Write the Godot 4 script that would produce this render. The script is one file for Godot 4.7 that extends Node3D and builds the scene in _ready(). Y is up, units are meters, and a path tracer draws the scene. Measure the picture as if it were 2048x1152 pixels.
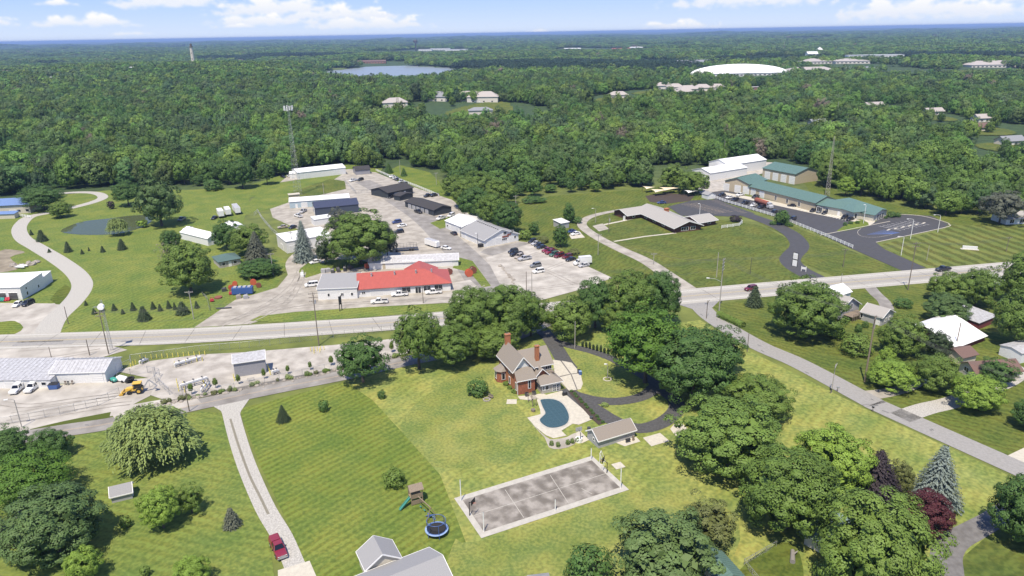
extends Node3D
# Aerial view of a town edge: brick house with pool, state road, workshops, woods and a lake.

static func V(x: float, y: float, z: float) -> Vector3:
	return Vector3(x, y, z)

var rng := RandomNumberGenerator.new()
var M := {}
var taken := {}
var fnoise := FastNoiseLite.new()
var hnoise := FastNoiseLite.new()
var gnoise := FastNoiseLite.new()
var sun_dir := Vector3.ZERO

# ------------------------------------------------------------------ mesh builder
class MB:
	var v := PackedVector3Array()
	var n := PackedVector3Array()
	var uv := PackedVector2Array()
	var uv2 := PackedVector2Array()
	func tri(a: Vector3, b: Vector3, c: Vector3) -> void:
		var nn := (b - a).cross(c - a).normalized()
		v.append(a); v.append(c); v.append(b)
		n.append(nn); n.append(nn); n.append(nn)
	func quad(a: Vector3, b: Vector3, c: Vector3, d: Vector3) -> void:
		tri(a, b, c); tri(a, c, d)
	func box(c: Vector3, s: Vector3, b := Basis()) -> void:
		var x := b.x * s.x * 0.5
		var y := b.y * s.y * 0.5
		var z := b.z * s.z * 0.5
		quad(c - x - y + z, c + x - y + z, c + x + y + z, c - x + y + z)
		quad(c + x - y - z, c - x - y - z, c - x + y - z, c + x + y - z)
		quad(c + x - y + z, c + x - y - z, c + x + y - z, c + x + y + z)
		quad(c - x - y - z, c - x - y + z, c - x + y + z, c - x + y - z)
		quad(c - x + y + z, c + x + y + z, c + x + y - z, c - x + y - z)
		quad(c - x - y - z, c + x - y - z, c + x - y + z, c - x - y + z)
	func bar(a: Vector3, b: Vector3, w: float, h: float) -> void:
		var d := b - a
		if d.length() < 0.001: return
		var z := d.normalized()
		var x := Vector3.UP.cross(z)
		if x.length() < 0.01: x = Vector3.RIGHT
		x = x.normalized()
		var y := z.cross(x)
		box((a + b) * 0.5, Vector3(w, h, d.length()), Basis(x, y, z))
	func tube(a: Vector3, b: Vector3, r0: float, r1: float, k := 8, caps := true) -> void:
		var d := (b - a).normalized()
		var x := d.cross(Vector3.UP)
		if x.length() < 0.05: x = d.cross(Vector3.RIGHT)
		x = x.normalized()
		var y := d.cross(x)
		for i in k:
			var t0 := TAU * i / k
			var t1 := TAU * (i + 1) / k
			var p0 := x * cos(t0) + y * sin(t0)
			var p1 := x * cos(t1) + y * sin(t1)
			var q := [a + p0 * r0, a + p1 * r0, b + p1 * r1, b + p0 * r1]
			for j in [0,3,2,0,2,1]:
				v.append(q[j])
			for w in [p0, p0, p1, p0, p1, p1]:
				n.append(w)
			if caps:
				tri(b, b + p1 * r1, b + p0 * r1) if (p1.cross(p0)).dot(d) > 0 else tri(b, b + p0 * r1, b + p1 * r1)
				tri(a, a + p0 * r0, a + p1 * r0) if (p1.cross(p0)).dot(d) > 0 else tri(a, a + p1 * r0, a + p0 * r0)
	# convex or simple polygon pushed along dir, closed
	func extrude(p: Array, dir: Vector3) -> void:
		var nn := Vector3.ZERO
		for i in p.size():
			nn += (p[i] - p[0]).cross(p[(i + 1) % p.size()] - p[0])
		var q := p.duplicate()
		if nn.dot(dir) > 0: q.reverse()
		for i in range(1, q.size() - 1):
			tri(q[0], q[i], q[i + 1])
			tri(q[0] + dir, q[i + 1] + dir, q[i] + dir)
		for i in q.size():
			var a: Vector3 = q[i]
			var b: Vector3 = q[(i + 1) % q.size()]
			quad(b, a, a + dir, b + dir)
	func slab(p: Array, t: float) -> void:
		var nn: Vector3 = (p[1] - p[0]).cross(p[2] - p[0]).normalized()
		extrude(p, -nn * t)
	func dome(c: Vector3, rx: float, ry: float, rz: float, k := 14, rings := 5) -> void:
		for j in rings:
			var e0 := PI * 0.5 * j / rings
			var e1 := PI * 0.5 * (j + 1) / rings
			for i in k:
				var q := []
				for pr in [[i, e0], [i + 1, e0], [i + 1, e1], [i, e1]]:
					var t: float = TAU * pr[0] / k
					q.append(Vector3(cos(t) * cos(pr[1]), sin(pr[1]), -sin(t) * cos(pr[1])))
				for w in [0,2,1,0,3,2]:
					v.append(c + q[w] * Vector3(rx, ry, rz))
					n.append((q[w] / Vector3(rx, ry, rz)).normalized())
	func mesh() -> ArrayMesh:
		var a := []
		a.resize(Mesh.ARRAY_MAX)
		a[Mesh.ARRAY_VERTEX] = v
		a[Mesh.ARRAY_NORMAL] = n
		if uv.size() == v.size(): a[Mesh.ARRAY_TEX_UV] = uv
		if uv2.size() == v.size(): a[Mesh.ARRAY_TEX_UV2] = uv2
		var m := ArrayMesh.new()
		m.add_surface_from_arrays(Mesh.PRIMITIVE_TRIANGLES, a)
		return m

# ------------------------------------------------------------------ naming
func numbered(s: String) -> String:
	var k: int = taken.get(s, 0)
	taken[s] = k + 1
	return s if k == 0 else "%s_%03d" % [s, k]

func thing(called: String, label: String, category: String, at := Vector3.ZERO, turn := 0.0, group := "") -> Node3D:
	var o := Node3D.new()
	o.name = numbered(called)
	add_child(o)
	o.position = at
	o.rotation.y = turn
	tag(o, label, category, group)
	return o

func tag(o: Node, label: String, category: String, group := "") -> void:
	o.set_meta("label", label)
	o.set_meta("category", category)
	if group: o.set_meta("group", group)

func part(called: String, mesh: Mesh, m: Material, parent: Node, kind := "") -> MeshInstance3D:
	var o := MeshInstance3D.new()
	o.mesh = mesh
	o.material_override = m
	var nm := called
	var k := 0
	while parent.has_node(NodePath(nm)):
		k += 1
		nm = "%s_%03d" % [called, k]
	o.name = nm
	if kind: o.set_meta("kind", kind)
	parent.add_child(o)
	return o

func struct(called: String, mesh: Mesh, m: Material) -> MeshInstance3D:
	var o := MeshInstance3D.new()
	o.mesh = mesh
	o.material_override = m
	o.name = numbered(called)
	o.set_meta("kind", "structure")
	add_child(o)
	return o

func copy(src: Node3D, label: String, at: Vector3, turn := 0.0, group := "") -> Node3D:
	var c: Node3D = src.duplicate()
	var base: String = src.get_meta("base_name", String(src.name))
	c.name = numbered(base)
	add_child(c)
	c.position = at
	c.rotation.y = turn
	tag(c, label, src.get_meta("category"), group)
	return c

# ------------------------------------------------------------------ materials
func lin(r: float, g: float, b: float) -> Color:
	return Color(r, g, b).linear_to_srgb()

func mat(key: String, c: Color, rough := 0.8, metal := 0.0, tex: Texture2D = null, scale := 1.0) -> StandardMaterial3D:
	var m := StandardMaterial3D.new()
	m.resource_name = key
	m.albedo_color = c
	m.roughness = rough
	m.metallic = metal
	if tex:
		m.albedo_texture = tex
		m.uv1_triplanar = true
		m.uv1_world_triplanar = true
		m.uv1_scale = Vector3.ONE * scale
	M[key] = m
	return m

func noise_tex(sd: int, freq: float, lo: Color, hi: Color, size := 256, oct := 4, mid := -1.0) -> NoiseTexture2D:
	var nz := FastNoiseLite.new()
	nz.seed = sd
	nz.noise_type = FastNoiseLite.TYPE_SIMPLEX_SMOOTH
	nz.frequency = freq
	nz.fractal_octaves = oct
	var t := NoiseTexture2D.new()
	t.width = size
	t.height = size
	t.seamless = true
	t.noise = nz
	var g := Gradient.new()
	g.set_color(0, lo)
	g.set_color(1, hi)
	if mid > 0:
		g.set_offset(0, maxf(0.0, mid - 0.25))
		g.set_offset(1, minf(1.0, mid + 0.25))
	t.color_ramp = g
	return t

func lawn_mat(key: String, base: Color, stripes: int, contrast: float, tile: float, patch: Texture2D, seedn: int, wave := 0.0) -> void:
	# mown turf: passes of the mower laid along u, blade noise, thin dry specks
	var nz := FastNoiseLite.new()
	nz.seed = seedn
	nz.frequency = 0.11
	nz.fractal_octaves = 3
	var size := 384
	var ni := nz.get_seamless_image(size, size)
	var n2 := FastNoiseLite.new()
	n2.seed = seedn + 7
	n2.frequency = 0.012
	var nj := n2.get_seamless_image(size, size)
	var im := Image.create(size, size, false, Image.FORMAT_RGB8)
	for y in size:
		for x in size:
			var a := ni.get_pixel(x, y).r
			var b := nj.get_pixel(x, y).r
			var s := 0.0
			if stripes > 0:
				var ph := float(y) / size * stripes + wave * (b - 0.5)
				s = clampf(sin(ph * TAU) * 2.2,-1,1) * contrast * (0.55 + 0.9 * b)
			var k := 0.90 + (a - 0.5) * 0.20 + s
			var dry := clampf((b - 0.45) * 0.22 + (a - 0.5) * 0.16,-0.07,0.09)
			im.set_pixel(x, y, Color(clampf(k + dry, 0,1), clampf(k + dry * 0.45,0,1), clampf(k + dry * 0.2,0,1)))
	var m := StandardMaterial3D.new()
	m.resource_name = key
	m.albedo_color = base
	m.albedo_texture = ImageTexture.create_from_image(im)
	m.uv1_scale = V(1.0 / tile, 1.0 / tile, 1)
	m.detail_enabled = true
	m.detail_blend_mode = BaseMaterial3D.BLEND_MODE_MUL
	m.detail_albedo = patch
	m.detail_uv_layer = BaseMaterial3D.DETAIL_UV_2
	m.uv2_scale = V(1,1,1)
	m.roughness = 0.9
	m.metallic_specular = 0.2
	M[key] = m

func leaf_mat(key: String, c: Color, glow := 0.14) -> StandardMaterial3D:
	var m := mat(key, c, 0.62)
	m.vertex_color_use_as_albedo = true
	m.cull_mode = BaseMaterial3D.CULL_DISABLED
	m.metallic_specular = 0.35
	if glow > 0:
		m.backlight_enabled = true
		m.backlight = Color(glow, glow, glow * 0.5)
	return m

func make_materials() -> void:
	var soft := noise_tex(3,0.02, Color(0.90,0.90,0.90), Color(1,1,1))
	var fine := noise_tex(5,0.06, Color(0.72,0.72,0.72), Color(1,1,1))
	var worn := noise_tex(9,0.02, Color(0.76,0.75,0.74), Color(1,1,1), 512,6)
	var stain := noise_tex(12,0.010, Color(0.71,0.70,0.685), Color(1,1,1), 512,6,0.5)
	var patch := noise_tex(21,0.010, Color(0.84,0.90,0.84), Color(1.0,0.985,0.97), 512,5)
	var patch_dry := noise_tex(25,0.014, Color(0.76,0.84,0.76), Color(1.0,0.99,0.98), 512,5)
	lawn_mat("lawn_green", lin(0.188,0.232,0.052), 26,0.050,44.0, patch, 31,0.25)
	lawn_mat("lawn_left", lin(0.198,0.245,0.064), 22,0.030,46.0, patch, 32,0.5)
	lawn_mat("lawn_yellow", lin(0.328,0.345,0.105), 22,0.022,52.0, patch_dry, 33,0.8)
	lawn_mat("lawn_bright", lin(0.145,0.170,0.046), 20,0.050,60.0, patch, 34,2.0)
	lawn_mat("lawn_bold", lin(0.170,0.190,0.055), 8,0.115,46.0, patch, 35,0.35)
	lawn_mat("lawn_field", lin(0.146,0.176,0.044), 22,0.05,48.0, patch, 38,1.2)
	lawn_mat("meadow", lin(0.285,0.310,0.095), 0,0.0,38.0, patch_dry, 36)
	lawn_mat("lawn_deep", lin(0.130,0.160,0.036), 14,0.04,40.0, patch, 37,1.0)  # darker green turf, its own base colour
	var road := noise_tex(41,0.03, Color(0.90,0.90,0.895), Color(1,1,1), 512,5)
	mat("concrete_road", lin(0.42,0.40,0.35), 0.85,0, road, 0.08)
	mat("lane_worn", lin(0.33,0.315,0.285), 0.85,0, road, 0.08)
	mat("asphalt_grey", lin(0.295,0.285,0.268), 0.88,0, road, 0.07)
	mat("asphalt_old", lin(0.30,0.285,0.262), 0.9,0, worn, 0.017)
	mat("asphalt_dark", lin(0.064,0.063,0.066), 0.8,0, soft, 0.06)
	mat("asphalt_drive", lin(0.088,0.088,0.088), 0.85,0, worn, 0.12)
	mat("asphalt_home", lin(0.19,0.185,0.18), 0.88,0, worn, 0.05)
	mat("joint", lin(0.14,0.13,0.12), 0.9)
	mat("patch_tar", lin(0.12,0.12,0.12), 0.8)
	mat("gravel", lin(0.48,0.452,0.405), 0.95,0, worn, 0.02)
	mat("gravel_warm", lin(0.43,0.40,0.345), 0.95,0, worn, 0.017)
	mat("gravel_pale", lin(0.50,0.472,0.42), 0.95,0, worn, 0.013)
	mat("gravel_drive", lin(0.52,0.50,0.45), 0.95,0, fine, 0.15)
	mat("track", lin(0.36,0.335,0.295), 0.95,0, worn, 0.03)
	mat("rut", lin(0.27,0.25,0.19), 0.95,0, fine, 0.2)
	mat("dirt", lin(0.30,0.26,0.19), 0.95,0, worn, 0.017)
	mat("concrete", lin(0.52,0.485,0.40), 0.85,0, soft, 0.15)
	mat("concrete_grey", lin(0.45,0.43,0.38), 0.85,0, soft, 0.12)
	mat("court", lin(0.30,0.276,0.243), 0.85,0, stain, 0.045)
	mat("paint_white", lin(0.72,0.72,0.70), 0.6)
	mat("paint_yellow", lin(0.52,0.40,0.16), 0.7)
	mat("paint_tan", lin(0.42,0.33,0.22), 0.7)
	mat("paint_blue", lin(0.10,0.17,0.42), 0.7)
	mat("wall_white", lin(0.76,0.76,0.75), 0.6,0, soft, 0.3)
	mat("wall_cream", lin(0.60,0.56,0.47), 0.7,0, soft, 0.3)
	mat("wall_tan", lin(0.50,0.43,0.31), 0.75,0, soft, 0.25)
	mat("wall_grey", lin(0.40,0.40,0.41), 0.7,0, soft, 0.3)
	mat("wall_stone_grey", lin(0.30,0.30,0.33), 0.7,0, soft, 0.3)
	mat("wall_taupe", lin(0.43,0.40,0.36), 0.7,0, soft, 0.3)
	mat("wall_navy", lin(0.055,0.070,0.105), 0.6,0, soft, 0.3)
	mat("wall_dark", lin(0.035,0.045,0.055), 0.6,0, soft, 0.3)
	mat("wall_pale_blue", lin(0.42,0.52,0.58), 0.6,0, soft, 0.3)
	mat("wall_barn", lin(0.22,0.045,0.045), 0.8,0, fine, 0.3)
	var brick_im := Image.create(128,128, false, Image.FORMAT_RGB8)
	rng.seed = 77
	for y in 128:
		for x in 128:
			var row := y / 8
			var col := (x + (8 if row % 2 else 0)) / 16
			var mortar := y % 8 == 0 or (x + (8 if row % 2 else 0)) % 16 == 0
			var t := 0.78 + 0.22 * (sin(row * 12.9898 + (col % 8) * 78.233) * 0.5 + 0.5)
			im_set(brick_im, x, y, Color(0.92,0.86,0.80) if mortar else Color(t, t * 0.93, t * 0.88))
	mat("brick", lin(0.47,0.215,0.115), 0.85,0, ImageTexture.create_from_image(brick_im), 0.55)
	mat("brick_dark", lin(0.36,0.150,0.095), 0.85,0, ImageTexture.create_from_image(brick_im), 0.55)
	mat("brick_brown", lin(0.13,0.062,0.048), 0.85,0, ImageTexture.create_from_image(brick_im), 0.5)
	var shingle := noise_tex(61,0.09, Color(0.74,0.74,0.74), Color(1,1,1), 256,3)
	mat("shingle_taupe", lin(0.315,0.275,0.232), 0.9,0, shingle, 0.35)
	mat("shingle_grey", lin(0.36,0.36,0.365), 0.9,0, shingle, 0.4)
	mat("shingle_pale", lin(0.44,0.42,0.39), 0.9,0, shingle, 0.3)
	mat("shingle_green", lin(0.10,0.17,0.16), 0.9,0, shingle, 0.3)
	mat("shingle_dark", lin(0.055,0.052,0.052), 0.9,0, shingle, 0.3)
	mat("shingle_brown", lin(0.20,0.125,0.105), 0.9,0, shingle, 0.3)
	mat("roof_white", lin(0.80,0.80,0.79), 0.45,0, soft, 0.12)
	mat("roof_galv", lin(0.58,0.585,0.60), 0.5,0.15, worn, 0.10)
	mat("roof_red", lin(0.41,0.095,0.072), 0.5,0, soft, 0.1)
	mat("roof_green", lin(0.115,0.195,0.168), 0.45,0, soft, 0.1)
	mat("roof_pale_green", lin(0.26,0.36,0.33), 0.5,0, soft, 0.1)
	mat("roof_navy", lin(0.050,0.058,0.100), 0.45,0, soft, 0.1)
	mat("roof_blue", lin(0.16,0.25,0.47), 0.5,0, soft, 0.1)
	mat("trim_white", lin(0.78,0.78,0.77), 0.5)
	mat("trim_dark", lin(0.04,0.04,0.045), 0.5)
	mat("glass", lin(0.020,0.024,0.030), 0.08)
	mat("glass_car", lin(0.012,0.014,0.018), 0.06)
	mat("door_white", lin(0.72,0.72,0.71), 0.5)
	mat("wood_old", lin(0.30,0.24,0.18), 0.85,0, fine, 0.3)
	mat("wood_play", lin(0.34,0.26,0.18), 0.8,0, fine, 0.5)
	mat("wood_pole", lin(0.24,0.20,0.165), 0.9,0, fine, 0.4)
	mat("pole_pale", lin(0.50,0.47,0.43), 0.8,0, fine, 0.4)
	mat("steel", lin(0.42,0.43,0.44), 0.45,0.6)
	mat("steel_dark", lin(0.09,0.09,0.095), 0.5,0.4)
	mat("wire", lin(0.10,0.10,0.10), 0.6)
	mat("rubber", lin(0.018,0.018,0.018), 0.85)
	mat("black", lin(0.02,0.02,0.021), 0.6)
	mat("orange", lin(0.50,0.11,0.055), 0.6)
	mat("rust", lin(0.22,0.075,0.05), 0.8)
	mat("yellow", lin(0.72,0.62,0.12), 0.5)
	mat("yellow_machine", lin(0.60,0.38,0.06), 0.5)
	mat("teal", lin(0.05,0.30,0.24), 0.4)
	mat("green_plastic", lin(0.05,0.22,0.18), 0.35)
	mat("blue_frame", lin(0.045,0.10,0.29), 0.4)
	mat("blue_bin", lin(0.05,0.11,0.30), 0.5)
	mat("pale_blue_pad", lin(0.24,0.34,0.52), 0.5)
	mat("net_black", lin(0.02,0.02,0.02), 0.9)
	mat("red_plastic", lin(0.50,0.05,0.07), 0.4)
	mat("pool_cover", lin(0.034,0.082,0.108), 0.7,0, soft, 0.25)
	mat("strap", lin(0.065,0.125,0.155), 0.8)
	mat("canvas", lin(0.70,0.60,0.42), 0.8)
	mat("stone", lin(0.42,0.38,0.33), 0.9,0, fine, 0.6)
	mat("mulch", lin(0.075,0.055,0.042), 0.95,0, fine, 0.4)
	mat("rubble", lin(0.24,0.22,0.19), 0.95,0, fine, 0.3)
	mat("dome_white", lin(0.86,0.86,0.85), 0.6)
	mat("tower_stone", lin(0.66,0.62,0.53), 0.85,0, soft, 0.05)
	mat("far_wall", lin(0.62,0.58,0.52), 0.8)
	mat("far_roof", lin(0.36,0.33,0.31), 0.9)
	mat("far_roof_grey", lin(0.22,0.23,0.25), 0.9)
	mat("far_brick", lin(0.36,0.17,0.12), 0.9)
	mat("bark", lin(0.13,0.105,0.085), 0.95,0, fine, 0.6)
	mat("bark_grey", lin(0.30,0.28,0.255), 0.95,0, fine, 0.6)
	for c in [["white", 0.74,0.74,0.73], ["black", 0.018,0.018,0.022], ["silver", 0.42,0.42,0.43], ["grey", 0.17,0.175,0.18], ["red", 0.20,0.014,0.028], ["maroon", 0.13,0.014,0.020], ["green", 0.06,0.13,0.085], ["blue", 0.035,0.055,0.17], ["tan", 0.38,0.33,0.27]]:
		var m := mat("car_" + c[0], lin(c[1], c[2], c[3]), 0.35)
		m.clearcoat_enabled = true
		m.clearcoat = 0.7
		m.clearcoat_roughness = 0.06
	mat("lamp_glass", lin(0.7,0.7,0.68), 0.15)
	mat("lamp_red", lin(0.35,0.02,0.02), 0.2)
	var w := mat("water", lin(0.070,0.085,0.042), 0.05)
	w.metallic_specular = 0.2
	var wl := mat("lake_water", lin(0.24,0.27,0.28), 0.3)
	wl.metallic_specular = 0.8
	leaf_mat("leaf_maple", lin(0.114,0.186,0.035))
	leaf_mat("leaf_dark", lin(0.073,0.144,0.034))
	leaf_mat("leaf_lime", lin(0.205,0.318,0.048))
	leaf_mat("leaf_mid", lin(0.133,0.206,0.039))
	leaf_mat("leaf_locust", lin(0.093,0.186,0.024), 0.35)
	leaf_mat("leaf_linden", lin(0.094,0.157,0.049))
	leaf_mat("leaf_willow", lin(0.230,0.305,0.092))
	leaf_mat("leaf_pine", lin(0.107,0.168,0.054), 0.1)
	leaf_mat("leaf_spruce", lin(0.052,0.081,0.036), 0.0)
	leaf_mat("leaf_blue", lin(0.206,0.254,0.234), 0.0)
	leaf_mat("leaf_grey", lin(0.118,0.131,0.097), 0.0)
	leaf_mat("leaf_purple", lin(0.044,0.034,0.042), 0.1)
	leaf_mat("leaf_red", lin(0.082,0.022,0.028), 0.15)
	leaf_mat("leaf_spring", lin(0.137,0.221,0.044))
	leaf_mat("leaf_olive", lin(0.141,0.162,0.054))
	leaf_mat("leaf_wood", Color.WHITE, 0.2)
	leaf_mat("leaf_dead", lin(0.242,0.212,0.172), 0.0)

func im_set(im: Image, x: int, y: int, c: Color) -> void:
	im.set_pixel(x, y, c)

# ------------------------------------------------------------------ the air
func make_view() -> void:
	var cam := Camera3D.new()
	cam.name = "camera"
	add_child(cam)
	cam.position = V(0,85.0,0)
	cam.basis = Basis(Vector3.RIGHT, deg_to_rad(-19.72)) * Basis(Vector3.BACK, deg_to_rad(-1.04))
	cam.fov = 44.0741
	cam.near = 0.5
	cam.far = 60000.0
	cam.current = true
	var env := Environment.new()
	env.background_mode = Environment.BG_SKY
	env.tonemap_mode = Environment.TONE_MAPPER_LINEAR
	env.tonemap_exposure = 1.32
	env.background_energy_multiplier = 0.80
	env.sdfgi_enabled = true
	env.ssao_enabled = true
	env.ssil_enabled = true
	env.fog_enabled = true
	env.fog_density = 0.00007
	env.fog_light_color = Color(0.66,0.79,1.0)
	var sky := Sky.new()
	var pm := PanoramaSkyMaterial.new()
	pm.panorama = ImageTexture.create_from_image(sky_image())
	sky.sky_material = pm
	env.sky = sky
	var we := WorldEnvironment.new()
	we.name = "world_environment"
	we.environment = env
	add_child(we)
	var sun := DirectionalLight3D.new()
	sun.name = "sun"
	sun.light_energy = 1.6
	sun.light_color = Color(1.0,0.955,0.88)
	sun.light_angular_distance = 0.5
	sun.shadow_enabled = true
	add_child(sun)
	var az := deg_to_rad(18.0)
	var el := deg_to_rad(64.0)
	sun_dir = V(sin(az) * cos(el), -sin(el), -cos(az) * cos(el))
	sun.look_at_from_position(V(0,300,0), V(0,300,0) + sun_dir, Vector3.UP)

func air(el: float) -> Color:
	# clear summer air: pale at the horizon, deeper towards the zenith
	var e := clampf(el, 0,90)
	var lo := Color(0.885,0.925,0.99)
	var mid := Color(0.62,0.775,0.985)
	var hi := Color(0.20,0.38,0.76)
	return lo.lerp(mid, pow(e / 4.5,0.8)) if e < 4.5 else mid.lerp(hi, pow((e - 4.5) / 85.5,0.55))

func sky_image() -> Image:
	var W := 4096
	var Hh := 2048
	var low := Image.create(1024,512, false, Image.FORMAT_RGB8)
	var cn := FastNoiseLite.new()
	cn.seed = 5
	cn.frequency = 0.035
	cn.fractal_octaves = 5
	for y in 256:
		var el := 90.0 - (y + 0.5) * 180.0 / 512.0
		var base := air(el)
		for x in 1024:
			var th := TAU * x / 1024.0
			var k := 90.0 / maxf(el + 6.0,6.0)
			var d := cn.get_noise_3d(cos(th) * k * 22.0, sin(th) * k * 22.0,0)
			var c := clampf((d - 0.16) * 4.0,0,1)
			low.set_pixel(x, y, base.lerp(Color(0.97,0.97,0.985), c * 0.85))
	low.fill_rect(Rect2i(0,256,1024,256), Color(0.32,0.36,0.30))
	low.resize(W, Hh, Image.INTERPOLATE_BILINEAR)
	# the band near the horizon, drawn fine: heaps of fair-weather cloud with flat bases all the way round
	var heaps := []
	# azimuth, elevation of the base, half width, height, all in degrees
	for h in [[-35.3,1.15,2.3,1.0], [-28.9,1.05,3.0,0.85], [-22.9,2.45,2.6,1.6], [-19.8,0.75,1.4,0.32], [-16.6,1.75,4.6,1.7], [-12.8,1.35,4.6,1.35], [-17.6,1.0,3.6,1.0], [-10.0,0.72,4.4,1.1], [-24.0,2.3,3.4,1.6], [-26.2,0.35,1.5,0.25], [2.3,-0.15,2.2,0.35], [10.9,0.35,1.1,0.25], [13.2,0.2,2.6,0.55], [17.5,1.85,5.5,1.9], [28.2,0.75,4.8,1.9], [32.8,0.75,2.2,0.95], [35.6,1.55,2.6,1.3], [-30.5,2.25,1.2,0.35], [5.0,2.9,4.0,1.0]]:
		heaps.append(h)
	rng.seed = 4242
	for i in 70:
		var a := rng.randf_range(42.0,318.0)
		heaps.append([a if a < 180 else a - 360.0, rng.randf_range(0.1,6.5), rng.randf_range(1.2,5.5), rng.randf_range(0.3,2.3)])
	var pn := FastNoiseLite.new()
	pn.seed = 11
	pn.frequency = 0.9
	pn.fractal_octaves = 5
	pn.fractal_gain = 0.55
	var rows := 120
	var top := 1024 - rows
	var cols := {}
	for h in heaps:
		var x0 := int((h[0] - h[2] * 1.3) / 360.0 * W)
		var x1 := int((h[0] + h[2] * 1.3) / 360.0 * W)
		for x in range(x0, x1):
			var xx := posmod(x, W)
			if not cols.has(xx): cols[xx] = []
			cols[xx].append(h)
	for y in range(top, 1024):
		var el := 90.0 - (y + 0.5) * 180.0 / Hh
		var fade := clampf((9.5 - el) / 4.0,0,1)
		var base := air(el)
		for x in W:
			var c := base
			if cols.has(x):
				var az := (x + 0.5) * 360.0 / W
				if az > 180.0: az -= 360.0
				var dens := 0.0
				var body := 0.0
				for h in cols[x]:
					var u: float = wrapf(az - h[0], -180.0,180.0) / h[2]
					var w: float = (el - h[1]) / h[3]
					if w < -0.35 or w > 1.4 or absf(u) > 1.3: continue
					var nn := pn.get_noise_3d(az * 1.0, el * 2.2, h[2] * 3.0)
					var outline := 1.05 - u * u * 0.85 + nn * 0.85
					var rise := clampf(outline, 0,1.3) * (0.75 + 0.25 * sin(az * 2.3 + h[2]))
					var d: float = clampf((rise - w) * 2.6,0,1) * clampf((w + 0.22 + nn * 0.25) * 5.0,0,1) * clampf(outline * 2.0,0,1)
					if d > dens:
						dens = d
						body = clampf(w, 0,1)
				var cl := Color(0.90,0.925,0.975).lerp(Color(1.0,0.995,0.985), clampf(body * 1.5 + 0.15,0,1))
				c = base.lerp(cl, minf(1.0, dens * 1.05))
			low.set_pixel(x, y, low.get_pixel(x, y).lerp(c, fade))
	return low

# ------------------------------------------------------------------ terrain
func hill(x: float, z: float) -> float:
	var r := sqrt(x * x + z * z)
	var k := smoothstep(430.0,950.0, r)
	if k <= 0.0: return 0.0
	var y := hnoise.get_noise_2d(x, z) * (11.0 + 16.0 * smoothstep(2500.0,9000.0, r)) * k
	var e := Vector2((x + 700.0) / 520.0, (z + 1600.0) / 420.0).length_squared()
	y += 22.0 * exp(-e)                      # the wooded rise that carries the stone tower
	e = Vector2((x + 60.0) / 240.0, (z + 980.0) / 170.0).length_squared()
	y += 9.0 * exp(-e)                       # the rise with the big houses
	var l := lake_d(x, z)
	if l < 1.6:
		y = lerpf(-9.0 if l < 1.0 else -3.0, y, smoothstep(0.95,1.6, l))
	y += 46.0 * smoothstep(8000.0,13000.0, r) * hnoise.get_noise_2d(x * 0.35 + 5000.0, z * 0.6)
	y += 10.0 * smoothstep(9000.0,22000.0, r) * (0.4 + 0.6 * absf(sin(x * 0.00031 + 1.0)))
	return y

func glade(x: float, z: float) -> float:
	return gnoise.get_noise_2d(x * 0.55 + 300.0, z * 0.32 + 70.0)

func lake_d(x: float, z: float) -> float:
	var p := Vector2(x + 305.0, z + 1900.0).rotated(deg_to_rad(8.5))
	return Vector2(p.x / 165.0, p.y / 450.0).length() + 0.08 * sin(p.y * 0.012)

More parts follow.
